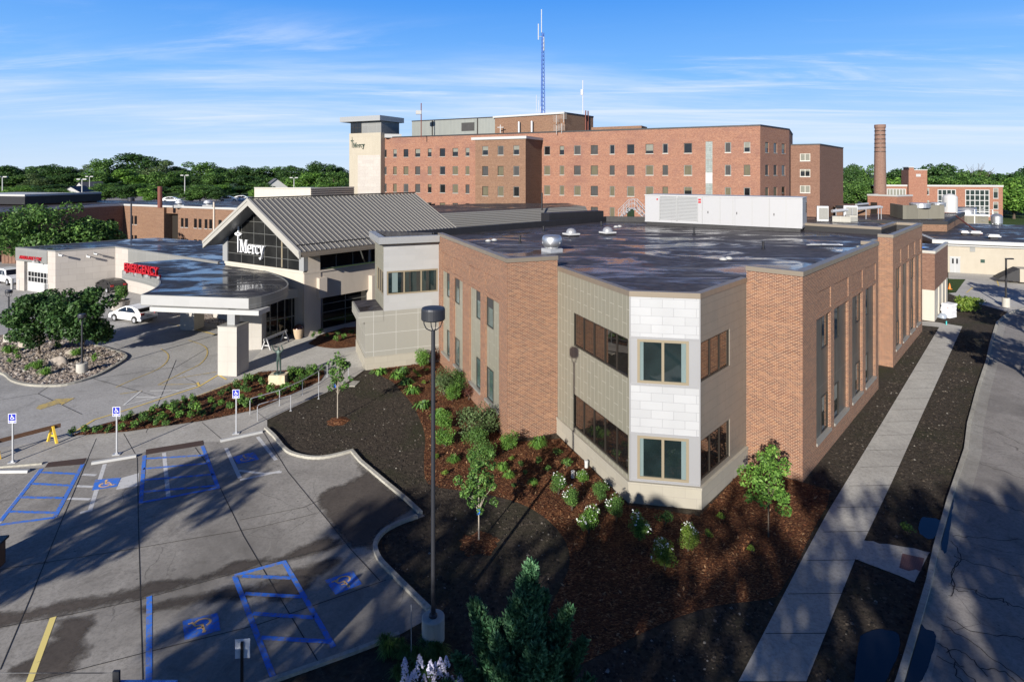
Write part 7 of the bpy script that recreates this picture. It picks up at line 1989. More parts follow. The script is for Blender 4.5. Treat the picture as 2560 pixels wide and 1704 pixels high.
# dumpster at the right edge
p = Vector(G2(2580, 712)); dmp = thing('dumpster', 'cream container with a dark sloping wedge at the right edge', 'dumpster', (p.x, p.y, 0)); d = Vector((.92, -.39)); n = Vector((d.y, -d.x))
mb = MB(); mb.obox(p, d, n, -1.2, 3.0, -2.2, 0, .25, 1.9); mb.build('body', M['cream_wall'], dmp)
mb = MB(); q = lambda t_, s_, z: (*pt(p, d, t_, n, s_), z)
for a in ([q(-1.25, 0.05, .3), q(-1.25, .05, 1.9), q(-2.7, .05, 1.0), q(-3.4, .05, .5)], ): mb.add(*a); mb.add(*[(x - n.x * 2.2, y - n.y * 2.2, z) for x, y, z in a][::-1]); [mb.add(a[i - 1], a[i], (a[i][0] - n.x * 2.2, a[i][1] - n.y * 2.2, a[i][2]), (a[i - 1][0] - n.x * 2.2, a[i - 1][1] - n.y * 2.2, a[i - 1][2])) for i in range(4)]
mb.build('lid', M['upstand'], dmp)  # dark sloping wedge standing beside the cream body
# dark bin at the left edge of the lot, blue sign and arm at the bottom edge
p = G(-44, 1440); t = thing('wooden_bin', 'dark brown timber bin with a sloping lid at the left edge of the lot', 'bin', (p.x, p.y, 0)); mb = MB(); mb.box((p.x - .3, p.y + .3), 1.1, .7, 0, .86, .2); mb.build('box', M['brown_wood'], t); mb = MB(); mb.box((p.x - .3, p.y + .3), 1.25, .85, .86, .94, .2); mb.build('lid', M['frame_dark'], t)
Y = 13.2; x0, x1 = (0 - CX) / FPX * Y - 2, (290 - CX) / FPX * Y; z = zat(Y, 1681)
t = thing('gate_arm', 'thin blue grey barrier arm with a dark end bracket at the bottom left', 'barrier', (x1, Y, 0)); mb = MB(); mb.tube([(x0, Y, z), (x1, Y, z)], .008, 6); mb.build('arm', M['pole'], t); mb = MB(); mb.obox(Vector((x1 - .06, Y)), Vector((1, 0)), Vector((0, -1)), 0, .14, -.03, .03, 0, z + .05); mb.build('bracket', M['pole'], t)
xa, xb = (290 - CX) / FPX * Y, (436 - CX) / FPX * Y; zt_ = zat(Y, 1699) - .10
t = thing('blue_panel_sign', 'top of a light blue sign panel at the bottom edge', 'sign', ((xa + xb) / 2, Y, 0)); mb = MB(); mb.obox(Vector((xa, Y + .1)), Vector((1, 0)), Vector((0, -1)), 0.02, xb - xa, -.03, .03, zt_ - .9, zt_); mb.build('panel', M['tarp_blue'], t); mb = MB()
for x in (xa + .2, xb - .2): mb.tube([(x, Y + .16, 0), (x, Y + .16, zt_ - .1)], .03, 6)
mb.build('legs', M['galv'], t)
p = G(1028, 1645); mb = MB(); mb.tube([(p.x, p.y, 0), (p.x, p.y, 1.55)], .012, 6); mb.lathe((p.x, p.y), [(.03, 0), (.03, .04)], 8); tag(mb.build('marker_rod', M['galv']), 'thin steel rod standing left of the lamp base', 'rod')
# houses among the trees
HILL = 6.5                                                # the ground rises beyond the brick office
mb = MB(); mb.add((-500, 126, -.05), (-41, 126, -.05), (-41, 143, HILL), (-500, 143, HILL)); mb.add((-500, 143, HILL), (-41, 143, HILL), (-41, 700, HILL), (-500, 700, HILL)); mb.add((-41, 126, -.05), (-41, 700, -.05), (-41, 700, HILL), (-41, 143, HILL))
struct(mb.build('hillside', M['grass']))
sheet('car_park', [(-150, 144), (-44, 144), (-44, 182), (-160, 182)], HILL + .02, M['street'], False)
def house(label, px, py, Y, w, h, roofh, mat, roofm, ang=0.2, dep=8):
    X = (px - CX) / FPX * Y; zb_ = 0; t = thing('house', label, 'house', (X, Y, 0)); ca, sa = math.cos(ang), math.sin(ang)
    Q = lambda x, y, z: (X + x * ca - y * sa, Y + x * sa + y * ca, z); top = zat(Y, py); e = top - roofh
    mb = MB()
    for a, b in (((-w / 2, -dep / 2), (w / 2, -dep / 2)), ((w / 2, -dep / 2), (w / 2, dep / 2)), ((w / 2, dep / 2), (-w / 2, dep / 2)), ((-w / 2, dep / 2), (-w / 2, -dep / 2))): mb.add(Q(*a, 0), Q(*b, 0), Q(*b, e), Q(*a, e))
    mb.add(Q(-w / 2, -dep / 2, e), Q(w / 2, -dep / 2, e), Q(0, -dep / 2, top)); mb.build('wall', M[mat], t); mb = MB()
    for s_ in (-1, 1): mb.add(Q(s_ * w * .56, -dep / 2 - .4, e - roofh * .12), Q(s_ * w * .56, dep / 2, e - roofh * .12), Q(0, dep / 2, top + .1), Q(0, -dep / 2 - .4, top + .1))
    mb.build('roof', M[roofm], t)
    mb = MB(); 
    for x in (-w * .25, w * .18): mb.add(Q(x, -dep / 2 - .03, e - 2.2), Q(x + 1.1, -dep / 2 - .03, e - 2.2), Q(x + 1.1, -dep / 2 - .03, e - .8), Q(x, -dep / 2 - .03, e - .8))
    mb.build('window', M['glass_dark'], t)
house('small white house with a blue grey gable in the left trees', 194, 466, 165, 8.5, 4, 2.6, 'white_trim', 'shingle')
house('white gabled house beside the floodlight pole in the left trees', 228, 455, 200, 7, 5, 3.0, 'white_trim', 'shingle', -.3)
house('tall white house with a dark gable roof left of the cream tower', 688, 447, 210, 10, 8, 4.0, 'white_trim', 'shingle', .5)
# ------------------------------------------------------------------ cars
def car(label, p, ang, mat, box=False, L=4.45, Wd=1.76, Hh=1.49, roofm=None):
    t = thing('pickup_truck' if box else 'hatchback_car', label, 'car', (0, 0, 0))
    w = Wd / 2
    prof = [(-2.18, .28), (-2.22, .55), (-2.15, .92), (-2.02, 1.02), (-1.55, 1.33), (-.7, 1.49), (.1, 1.48), (.75, 1.24), (1.30, .96), (2.0, .78), (2.2, .58), (2.2, .28)] if not box else \
           [(-2.35, .35), (-2.4, .6), (-2.38, 1.1), (-2.3, 1.75), (-2.1, 1.85), (-.2, 1.86), (.35, 1.78), (.95, 1.14), (2.15, 1.06), (2.32, .95), (2.35, .35)]
    mb = MB(); cs = []
    belt = .92 if not box else 1.08
    for x, z in prof:
        tz = max(0, min(1, (z - belt) / (Hh - belt))); ww = w * (1 - .24 * tz); ww *= 1 - .10 * max(0, abs(x) - 1.7)
        cs.append((x, z, ww))
    n = len(cs)
    for s_ in (-1, 1):
        pts = [(x, s_ * ww, z) for x, z, ww in cs]
        mb.add(*(pts if s_ < 0 else pts[::-1]))
    for i in range(n):
        a, b = cs[i - 1], cs[i]; mb.add((a[0], -a[2], a[1]), (a[0], a[2], a[1]), (b[0], b[2], b[1]), (b[0], -b[2], b[1]))
    body = mb.build('body', M[mat], t)
    # windows: side glass, windscreen, rear glass
    gl_ = MB(); 
    if not box: S_ = [(-1.45, .98), (-1.0, 1.32), (-.6, 1.40), (.15, 1.39), (.72, 1.15), (1.05, .98)]; fr = [((.18, 1.46), (1.22, 1.00))]; re_ = [((-1.50, 1.335), (-1.98, 1.05)), ((-2.06, .99), (-2.14, .86))]
    else: S_ = [(-2.0, 1.16), (-2.0, 1.68), (.2, 1.68), (.72, 1.16)]; fr = [((.38, 1.76), (.92, 1.18))]; re_ = [((-2.32, 1.70), (-2.38, 1.2))]
    def wz(z): tz = max(0, min(1, (z - belt) / (Hh - belt))); return w * (1 - .24 * tz)
    for s_ in (-1, 1):
        q = [(x, s_ * (wz(z) + .015), z) for x, z in S_]; gl_.add(*(q if s_ < 0 else q[::-1]))
    for (x0, z0), (x1, z1) in fr + re_:
        o = Vector((z0 - z1, 0, x1 - x0)).normalized() * (.02 if x1 > 0 else -.02)
        gl_.add((x0 + o.x, -wz(z0) * .9, z0 + o.z), (x0 + o.x, wz(z0) * .9, z0 + o.z), (x1 + o.x, wz(z1) * .9, z1 + o.z), (x1 + o.x, -wz(z1) * .9, z1 + o.z))
    g_ = gl_.build('window', M['glass_dark'], t)
    pb = MB()
    for s_ in (-1, 1):
        for x in ((-.25,) if not box else (-.9, .0)): pb.box((x, s_ * (wz(1.2) + .028)), .07, .02, belt + .04, belt + .5)
    x = pb.build('pillar', M[mat]); x.parent = g_
    for nm, x0, z0, mt, ly in (('tail_light', -2.17, .80, 'red_lens', .30), ('headlight', 2.12, .66, 'glass', .34)):
        for s_ in (-1, 1):
            m_ = MB(); m_.box((x0, s_ * (w - .2)), .14, ly, z0, z0 + .20); m_.build(nm, M[mt], t)
    m_ = MB(); m_.box((-2.22, 0), .04, .52, .62, .74); m_.build('number_plate', M['white_trim'], t)
    m_ = MB(); m_.box((-2.20, 0), .1, Wd * .86, .28, .42); m_.box((2.19, 0), .08, Wd * .8, .28, .42); m_.build('bumper', M['black_metal'] if box else M['frame_grey'], t)
    rw = .32 if not box else .39
    for x in (-1.33, 1.37):
        for s_ in (-1, 1):
            m_ = MB(); c = Vector((x, s_ * (w - .10), rw)); k = 18
            ri = [[(c.x + math.cos(2 * math.pi * i / k) * r_, c.y + s_ * yo, c.z + math.sin(2 * math.pi * i / k) * r_) for i in range(k)] for r_, yo in ((rw * .6, .125), (rw * .95, .125), (rw, .06), (rw, -.12))]
            for a, b in zip(ri, ri[1:]):
                for i in range(k): m_.add(a[i - 1], a[i], b[i], b[i - 1])
            wh = m_.build('wheel', M['tyre'], t)
            m_ = MB(); m_.add(*[(c.x + math.cos(2 * math.pi * i / k) * rw * .62, c.y + s_ * .118, c.z + math.sin(2 * math.pi * i / k) * rw * .62) for i in range(k)])
            rm = m_.build('rim', M['galv']); rm.parent = wh
            m_ = MB(); m_.add(*[(c.x + math.cos(math.pi * i / 12) * rw * 1.22, s_ * (w + .004), c.z + math.sin(math.pi * i / 12) * rw * 1.22 ) for i in range(13)]); wa = m_.build('wheel_arch', M['tyre'], t)
            if box: break_ = None
    for s_ in (-1, 1):
        m_ = MB(); m_.box((.75, s_ * (w + .06)), .18, .16, belt + .02, belt + .16); m_.build('mirror', M[mat], t)
    t.location = (p[0], p[1], 0); t.rotation_euler = (0, 0, ang)
    return t
pr, pf = Vector(G2(337, 808.6)), Vector(G2(289, 802)); hd_ = (pf - pr).normalized()
cl = Vector((-hd_.y, hd_.x)); mid = (pr + pf) / 2 - cl * .78
car('white hatchback car parked beyond the gravel island', mid, math.atan2(hd_.y, hd_.x), 'car_white')
car('black car mostly hidden behind the island trees by the stone wall', G2(273, 727), math.atan2(.53, -.85), 'car_dark')
p = Vector(G2(37, 713)); hd_ = Vector((.86, -.5)); car('white boxy truck cut off by the left edge near the garage', (p.x - 1.37 * .86 - .45, p.y + 1.37 * .5 + .75), math.atan2(hd_.y, hd_.x), 'car_white', True, Hh=1.86, Wd=1.9)
far = [(430, 507, 150, 'car_white', 'white car in the far car park behind the brown flue'), (572, 505, 150, 'car_white', 'white car in the far car park beside the gable peak'), (607, 503, 152, 'car_white', 'white van roof in the far car park right of the gable peak'), (390, 500, 160, 'car_silver', 'silver car under the trees left of the brown flue'), (196, 494, 150, 'car_silver', 'silver car in the far car park below the blue roofed house'), (214, 497, 152, 'car_white', 'white car in the far car park beside the twin headed pole')]
for px, py, Y, mt, lab in far:
    Y = FPX * (HCAM - HILL) / (py - CY); X = (px - CX) / FPX * Y; cc_ = car(lab, (X, Y), .3, mt); cc_.location.z = HILL
# ------------------------------------------------------------------ vegetation
def leaf_cloud(C_, Nrm, size, rng, aspect=0.55, jitter=0.75):
    """one small quad per leaf; C_ centres, Nrm preferred normals"""
    n = len(C_)
    N = Nrm + rng.normal(0, jitter, (n, 3)); N /= np.linalg.norm(N, axis=1, keepdims=True) + 1e-9
    T = rng.normal(0, 1, (n, 3)); T -= N * (T * N).sum(1, keepdims=True); T /= np.linalg.norm(T, axis=1, keepdims=True) + 1e-9
    B = np.cross(N, T)
    s = (size * rng.uniform(0.6, 1.35, n))[:, None]
    v = np.stack([C_ - T * s, C_ - B * s * aspect + N * s * .12, C_ + T * s, C_ + B * s * aspect + N * s * .12], 1).reshape(-1, 3)
    return v
def quads_mesh(name, v, mat):
    n = len(v) // 4
    me = bpy.data.meshes.new(name)
    me.vertices.add(len(v)); me.vertices.foreach_set('co', v.astype(np.float32).ravel())
    me.loops.add(n * 4); me.loops.foreach_set('vertex_index', np.arange(n * 4, dtype=np.int32))
    me.polygons.add(n); me.polygons.foreach_set('loop_start', np.arange(0, n * 4, 4, dtype=np.int32))
    me.update(calc_edges=True)
    me.materials.append(mat)
    return me
def crown_points(rng, lobes, n, shell=0.55):
    """points spread through a set of ellipsoid lobes (centre, radii), most near their outsides"""
    vol = np.array([l[1][0] * l[1][1] * l[1][2] for l in lobes]) ** 0.7; vol /= vol.sum()
    k = rng.choice(len(lobes), n, p=vol)
    d = rng.normal(0, 1, (n, 3)); d /= np.linalg.norm(d, axis=1, keepdims=True)
    r = shell + (1 - shell) * rng.random(n) ** 0.6
    r *= 1 + 0.10 * np.sin(d[:, 0] * 9 + k) * np.sin(d[:, 1] * 8 + 2 * k)
    Cn = np.array([l[0] for l in lobes])[k]; Rd = np.array([l[1] for l in lobes])[k]
    return Cn + d * Rd * r[:, None], d
def make_tree(name, seed, H, Rr, base, n, leaf, mat, nl=16, trunk=.3, bark='bark', flat=1.0, lean=0.0, spread=.62, lobe=.42):
    """broad-leaved tree of height H: trunk with limbs + leafy crown"""
    rng = np.random.default_rng(seed); lobes = []
    cz = (H + base) / 2; rz = (H - base) / 2
    for i in range(nl):
        d = rng.normal(0, 1, 3); d /= np.linalg.norm(d)
        rr = spread * rng.uniform(.55, 1.05)
        c = np.array([d[0] * Rr * rr, d[1] * Rr * rr, cz + d[2] * rz * rr * flat])
        l = lobe * rng.uniform(.7, 1.25)
        lobes.append((c, np.array([Rr * l, Rr * l, min(rz, Rr) * l * .85])))
    lobes.append((np.array([0, 0, cz]), np.array([Rr * .55, Rr * .55, rz * .6])))
    P, d = crown_points(rng, lobes, n)
    up = d * .8 + np.array([0, 0, .5])
    me = quads_mesh('crown', leaf_cloud(P, up, leaf, rng), M[mat])
    t = thing(name, name, 'tree'); cr = link('crown', me); cr.parent = t
    mb = MB(); tr = trunk
    mb.tube([(0, 0, -.3), (lean * .3, 0, base * .5), (lean * .6, 0, base * 1.05), (lean, 0, cz)], tr, 8, tr * .45)
    r_ = random.Random(seed)
    for i in range(min(nl, 9)):
        c = lobes[i][0]; z0 = base * r_.uniform(.75, 1.1) + .1 * rz
        mb.tube([(lean * .5, 0, z0), (c[0] * .45, c[1] * .45, (z0 + c[2]) / 2 + .1 * rz), tuple(c)], tr * .42, 6, tr * .10)
    tk = mb.build('trunk', M[bark]); tk.parent = t
    return t
PROTO = []
def retire(o):
    for ch in list(o.children): bpy.data.objects.remove(ch)
    bpy.data.objects.remove(o)
def place(proto, px, Y, ztop, H, label, group, width=None, z0=0.0, wpx=None, Rr=None):
    X = (px - CX) / FPX * Y
    sz = (ztop - z0) / H
    sx = sz if wpx is None else (wpx / FPX * Y / 2) / Rr
    return copy_thing(proto, (X, Y, z0), rnd.uniform(0, 6.28), (sx, sx, sz), label, group)

# background trees: five kinds, each copied with its own size and turn
BG = {}
for i, (k_, mt, H, Rr, base, nl, n, lf) in enumerate([('dark', 'leaf_dark', 14, 6.0, 2.0, 30, 6500, .30), ('mid', 'leaf_mid', 13, 5.6, 1.6, 24, 6000, .30), ('pale', 'leaf_pale', 13, 5.2, 1.5, 22, 4200, .28), ('bright', 'leaf_bright', 11, 5.2, 1.0, 26, 5600, .30), ('round', 'leaf_dark', 12, 6.4, 1.5, 34, 6500, .31)]):
    BG[k_] = (make_tree('broadleaf_tree', 40 + i, H, Rr, base, n, lf, mt, nl, .35, spread=(.75, .85, .95, .8, .7)[i], lobe=(.33, .30, .27, .31, .33)[i]), H, Rr)
desc = {'dark': 'dark green tree', 'mid': 'mid green tree', 'pale': 'grey green tree', 'bright': 'bright green tree', 'round': 'rounded dark tree'}
def far_tree(kind, px, ytop, wpx, Y, where, z0):
    p, H, Rr = BG[kind]
    return place(p, px, Y, zat(Y, ytop), H, f'{desc[kind]} {where}', 'trees beyond the hospital', z0=z0, wpx=wpx, Rr=Rr)
ordn = ['first', 'second', 'third', 'fourth', 'fifth', 'sixth', 'seventh', 'eighth', 'ninth', 'tenth', 'eleventh', 'twelfth', 'thirteenth', 'fourteenth', 'fifteenth', 'sixteenth', 'seventeenth', 'eighteenth', 'nineteenth', 'twentieth']
LEFT_SKY = [('dark', 15, 408, 110, 300), ('mid', 60, 412, 90, 310), ('dark', 100, 407, 80, 300), ('round', 148, 406, 95, 290), ('pale', 205, 412, 80, 300), ('mid', 262, 392, 85, 270), ('dark', 352, 374, 150, 285), ('pale', 395, 402, 110, 255), ('dark', 450, 410, 70, 300), ('mid', 505, 400, 100, 270), ('dark', 560, 412, 80, 300), ('round', 625, 410, 105, 290), ('mid', 690, 412, 80, 300), ('dark', 735, 408, 90, 280), ('round', 805, 398, 85, 290), ('dark', 850, 412, 70, 300)]
LEFT_MID = [('mid', 20, 432, 110, 240), ('pale', 105, 434, 90, 235), ('dark', 165, 428, 90, 240), ('mid', 245, 425, 100, 225), ('bright', 330, 420, 110, 230), ('mid', 425, 424, 100, 220), ('dark', 485, 432, 80, 240), ('mid', 545, 428, 90, 225), ('dark', 620, 434, 100, 230), ('mid', 700, 440, 80, 235), ('bright', 765, 428, 100, 225), ('mid', 835, 425, 90, 220)]
LEFT_EDGE = [('bright', 40, 466, 100, 147), ('dark', 95, 470, 90, 146), ('mid', 135, 468, 70, 146), ('bright', 170, 478, 50, 146), ('mid', 262, 462, 80, 147), ('dark', 320, 455, 80, 147), ('bright', 375, 468, 70, 146), ('mid', 500, 458, 80, 147), ('dark', 540, 462, 60, 146), ('bright', 648, 470, 60, 147), ('mid', 480, 480, 60, 145)]
LEFT_LOW = [('bright', 55, 462, 120, 195), ('dark', 120, 458, 110, 190), ('mid', 160, 470, 80, 180), ('mid', 275, 455, 90, 195), ('bright', 345, 458, 110, 190), ('dark', 415, 466, 70, 200), ('mid', 480, 462, 100, 190), ('bright', 545, 460, 90, 185), ('dark', 600, 462, 90, 195), ('mid', 652, 455, 70, 200), ('bright', 800, 455, 110, 190), ('dark', 860, 460, 80, 180), ('dark', 235, 476, 60, 170)]
for row, nm in ((LEFT_SKY, 'on the skyline'), (LEFT_MID, 'in the middle rank'), (LEFT_LOW, 'in the third rank'), (LEFT_EDGE, 'in the front rank')):
    for i, (k_, px, yt, w, Y) in enumerate(row):
        far_tree(k_, px, yt, w, Y, f'{nm}, {ordn[i]} of those left of the tower', 6.5)
RIGHT = [('dark', 2120, 398, 70, 230), ('mid', 2150, 405, 90, 240), ('dark', 2235, 412, 110, 230), ('round', 2300, 403, 120, 250), ('dark', 2370, 398, 130, 240), ('mid', 2420, 420, 100, 215), ('dark', 2475, 415, 120, 225), ('round', 2540, 414, 140, 210), ('dark', 2620, 400, 150, 215)]
RIGHT_LOW = [('mid', 2140, 445, 100, 190), ('bright', 2250, 440, 100, 205), ('mid', 2350, 432, 120, 205), ('mid', 2450, 436, 110, 200), ('bright', 2535, 440, 110, 180), ('mid', 2600, 430, 120, 185)]
for i, (k_, px, yt, w, Y) in enumerate(RIGHT): far_tree(k_, px, yt, w, Y, f'on the skyline, {ordn[i]} right of the brown block', 0)
for i, (k_, px, yt, w, Y) in enumerate(RIGHT_LOW): far_tree(k_, px, yt, w, Y, f'below the skyline, {ordn[i]} right of the brown block', 0)
for p, *_ in BG.values(): retire(p)
X_ = (2447 - CX) / FPX * 215
bt = thing('bare_tree', 'leafless grey tree top showing above the right hand trees', 'tree', (X_, 215, 0)); mb = MB(); r_ = random.Random(3)
for i in range(26):
    a = r_.uniform(-1, 1); z1 = zat(215, 402) - abs(a) * 3 - r_.uniform(0, 2); mb.tube([(X_, 215, 6), (X_ + a * 2.4, 215 + r_.uniform(-2, 2), 12), (X_ + a * 5.5, 215 + r_.uniform(-3, 3), z1)], .13, 4, .03)
mb.tube([(X_, 215, 0), (X_, 215, 8)], .4, 6, .2); mb.build('branches', M['bark'], bt)
# big tree in front of the brick office
def solo(name, label, seed, px, Y, ytop, H, Rr, base, n, leaf, mat, z0=0, cat='tree', **k):
    t = make_tree(name, seed, H, Rr, base, n, leaf, mat, **k); X = (px - CX) / FPX * Y
    s = (zat(Y, ytop) - z0) / H
    t.location = (X, Y, z0); t.scale = (s, s, s); t['label'] = label; t['category'] = cat
    return t
solo('broadleaf_tree', 'large spreading bright green tree before the shaded brick wing at the left', 71, 118, 86, 490, 10.5, 7.4, .4, 12000, .24, 'leaf_mid', nl=38, trunk=.35, spread=.8, lobe=.30)
solo('broadleaf_tree', 'smaller dark green tree right of the large spreading tree', 72, 232, 90, 532, 6, 3.4, .6, 4500, .20, 'leaf_mid', nl=18, trunk=.2)
solo('broadleaf_tree', 'dark shrubby tree left of the garage at the left edge', 73, 20, 92, 655, 3.0, 3.0, .3, 2500, .16, 'leaf_mid', nl=14, trunk=.12)
# island trees
solo('ornamental_tree', 'left of two dense dark green trees on the gravel island', 81, 98, 46.0, 722, 5.2, 2.3, .7, 11000, .125, 'leaf_dark', nl=34, trunk=.10, lobe=.30, spread=.85)
solo('ornamental_tree', 'right of two dense dark green trees on the gravel island', 82, 206, 45.0, 716, 5.3, 2.25, .9, 11000, .125, 'leaf_dark', nl=34, trunk=.10, lobe=.30, spread=.85)
solo('ornamental_tree', 'dark tree crown cut off by the left edge behind the lamp', 83, -22, 60, 742, 6, 2.2, 1.2, 4000, .15, 'leaf_dark', nl=18, trunk=.12)
pt_ = solo('potted_shrub', 'round leafy shrub growing in the big concrete planter', 84, 302, 61.0, 712, 3.0, 1.35, .3, 4200, .12, 'leaf_mid', nl=18, trunk=.06, z0=.85, cat='shrub')
# young trees
def sapling(label, seed, px, py, Rr, H, base, n, leaf, mat, trunk, bark='bark', **k):
    p = G(px, py); t = make_tree('sapling', seed, H, Rr, base, n, leaf, mat, trunk=trunk, bark=bark, **k)
    t.location = (p.x, p.y, 0); t['label'] = label; t['category'] = 'young tree'; return t
sapling('young leafy tree against the right brick corner', 91, 1921, 1342, 1.08, 3.3, 1.0, 3000, .058, 'leaf_bright', .035, nl=26, spread=1.0, lobe=.235)
s2 = sapling('slender young tree with a pale trunk right of the tall lamp', 92, 1197, 1358, .78, 3.6, 1.15, 2300, .058, 'leaf_mid', .034, 'pale_bark', nl=22, spread=1.0, lobe=.26)
s3 = sapling('thin sparse sapling with a pale trunk beside the ramp handrails', 93, 844, 1050, .85, 4.05, 1.6, 560, .10, 'leaf_mid', .040, 'pale_bark', nl=14, spread=.95, lobe=.24)
for s_, dx, z in ((s2, .0, 1.12), (s3, -.14, 1.85)):
    l_ = s_.location; mb = MB(); mb.box((l_.x + dx, l_.y - .05), .12, .04, z, z + .22); o = mb.build('blue_tag', M['tag_blue']); o.parent = s_; o.location = (-l_.x, -l_.y, 0)
# shrubs and perennials built round their own origin
def shrub(name, seed, H, Rr, n, leaf, mat, flowers=0, cat='shrub', stems=5, nl=9, base=.0, zc=.55, lobe=.55):
    rng = np.random.default_rng(seed); lobes = []
    for i in range(nl):
        a = rng.uniform(0, 6.28); rr = Rr * rng.uniform(.1, .6)
        lobes.append((np.array([math.cos(a) * rr, math.sin(a) * rr, H * rng.uniform(.30, .80)]), np.array([Rr * lobe, Rr * lobe, H * .24]) * rng.uniform(.7, 1.15)))
    P, d = crown_points(rng, lobes, n, .35); P[:, 2] = np.maximum(P[:, 2], base + .02)
    t = thing(name, name, cat)
    f = link('foliage', quads_mesh('foliage', leaf_cloud(P, d * .7 + np.array([0, 0, .6]), leaf, rng), M[mat])); f.parent = t
    if flowers:
        o = P[np.argsort(-(P[:, 2] * .8 + np.linalg.norm(P[:, :2], axis=1)))][: flowers * 16: 16] + np.array([0, 0, .02])
        Q = np.repeat(o, 4, 0) + rng.normal(0, .014, (len(o) * 4, 3))
        fl = link('blossoms', quads_mesh('blossoms', leaf_cloud(Q, np.tile(np.array([0, -.3, 1.]), (len(Q), 1)), .024, rng, .9, .5), M['petal'])); fl.parent = t
    mb = MB()
    for i in range(stems):
        a = 6.28 * i / stems + seed; mb.tube([(0, 0, -.02), (math.cos(a) * Rr * .2, math.sin(a) * Rr * .2, H * .35), (math.cos(a) * Rr * .45, math.sin(a) * Rr * .45, H * .7)], .012 * max(1, H), 4, .005)
    st_ = mb.build('stems', M['bark']); st_.parent = t
    return t
def grassy(name, seed, H, Rr, n, mat, wid=.012, cat='plant', arch=.6):
    """clump of arching blades"""
    rng = np.random.default_rng(seed); V = []
    for i in range(n):
        a = rng.uniform(0, 6.28); o = rng.uniform(0, Rr * .35); h = H * rng.uniform(.5, 1.1); L = Rr * rng.uniform(.3, 1.0)
        dx, dy = math.cos(a), math.sin(a); w = wid * rng.uniform(.7, 1.3); p0 = np.array([dx * o, dy * o, 0]); p1 = p0 + np.array([dx * L * .5, dy * L * .5, h]); p2 = p0 + np.array([dx * L, dy * L, h * arch]); s_ = np.array([-dy, dx, 0]) * w
        V += [p0 - s_, p0 + s_, p1 + s_, p1 - s_, p1 - s_, p1 + s_, p2 + s_ * .3, p2 - s_ * .3]
    t = thing(name, name, cat); f = link('blades', quads_mesh('blades', np.array(V), M[mat])); f.parent = t
    return t
def at_px(proto, px, py, s, label, group=None, z=0.0, sc=None):
    p = G(px, py); return copy_thing(proto, (p.x, p.y, z), rnd.uniform(0, 6.28), sc or s, label, group)
FS = [shrub('flowering_shrub', 200 + i, 1.0, .42, 2600, .028, m_, fl, nl=14) for i, (m_, fl) in enumerate((('leaf_mid', 14), ('leaf_bright', 30), ('leaf_yel', 26), ('leaf_mid', 3)))]
gF = 'white flowering shrubs below the silver corner'
for px, py, s, k_, lab in [(1396, 1236, .95, 0, 'dark green shrub with few white flowers left of the two standpipes'), (1456, 1212, .75, 1, 'low flowering shrub between the two white standpipes'), (1430, 1276, .95, 0, 'green shrub with few white blooms below the leftmost flowering shrub'), (1499, 1254, .92, 3, 'plain dark green rounded shrub nearest the olive bay wall'), (1472, 1334, 1.12, 1, 'green shrub dotted with many white flowers, left end of the front row'), (1541, 1304, 1.05, 0, 'tall green shrub with white blooms below the chamfer left edge'), (1598, 1352, 1.08, 1, 'widest shrub covered in white flowers, in the middle of the front row'), (1720, 1378, 1.0, 2, 'sunlit yellow green shrub with white flowers nearest the silver corner'), (1663, 1426, 1.15, 2, 'yellow green flowering shrub lowest down in the front row')]:
    at_px(FS[k_], px, py, s, lab, gF)
SM = [shrub('small_plant', 220, .42, .30, 260, .035, 'leaf_mid', nl=6, cat='plant', stems=3), shrub('small_plant', 221, .34, .26, 220, .036, 'leaf_yel', nl=5, cat='plant', stems=3), grassy('grass_clump', 222, .42, .45, 170, 'leaf_bright')]
gS = 'small green plants scattered in the mulch'
lS = 'small low green plant set in the mulch by the new wing'
for px, py, s, k_ in [(1350, 1112, .9, 2), (1393, 1141, 1.0, 0), (1417, 1170, 1.2, 0), (1347, 1156, .7, 0), (1368, 1180, .8, 0), (1663, 1313, 1.35, 0), (1804, 1300, .9, 1), (1769, 1342, .85, 1), (1880, 1380, .8, 1), (1345, 1120, 1.1, 2), (1280, 1150, .7, 1), (1344, 1161, .6, 0), (1257, 1176, .8, 2), (1302, 1167, .7, 0), (1271, 1195, .7, 2), (1313, 1187, .6, 0), (1333, 1212, .6, 2), (1285, 1220, .6, 0), (1134, 1156, .8, 2), (1114, 1187, .8, 1), (1092, 1147, .9, 1), (1037, 934, .9, 1), (1046, 943, .9, 1), (1061, 961, .9, 1), (1068, 930, .7, 0), (1230, 1150, .8, 0), (2230, 960, .01, 1)][:-1]:
    at_px(SM[k_], px, py, s, lS, gS)
HO = [grassy('hosta', 225, .34, .62, 60, 'leaf_bright', .055, arch=.25), grassy('hosta', 226, .36, .60, 60, 'leaf_mid', .055, arch=.25)]
lH = 'broad leaved clump in the mulch edge nearest the soil'
for i, (px, py) in enumerate([(950, 934), (1005, 933), (993, 945), (1015, 960), (1031, 981), (1056, 1019), (1097, 1040)]): at_px(HO[i % 2], px, py, 1.0, lH, 'broad leaved clumps along the mulch edge')
BU = [shrub('bush', 230, 1.0, .55, 2300, .034, 'leaf_bright', nl=12), shrub('bush', 231, 1.0, .6, 2600, .033, 'leaf_mid', nl=14), shrub('bush', 232, 1.0, .5, 1100, .036, 'leaf_red', nl=12), shrub('bush', 233, 1.0, .62, 1900, .030, 'leaf_pale', nl=16, stems=9)]
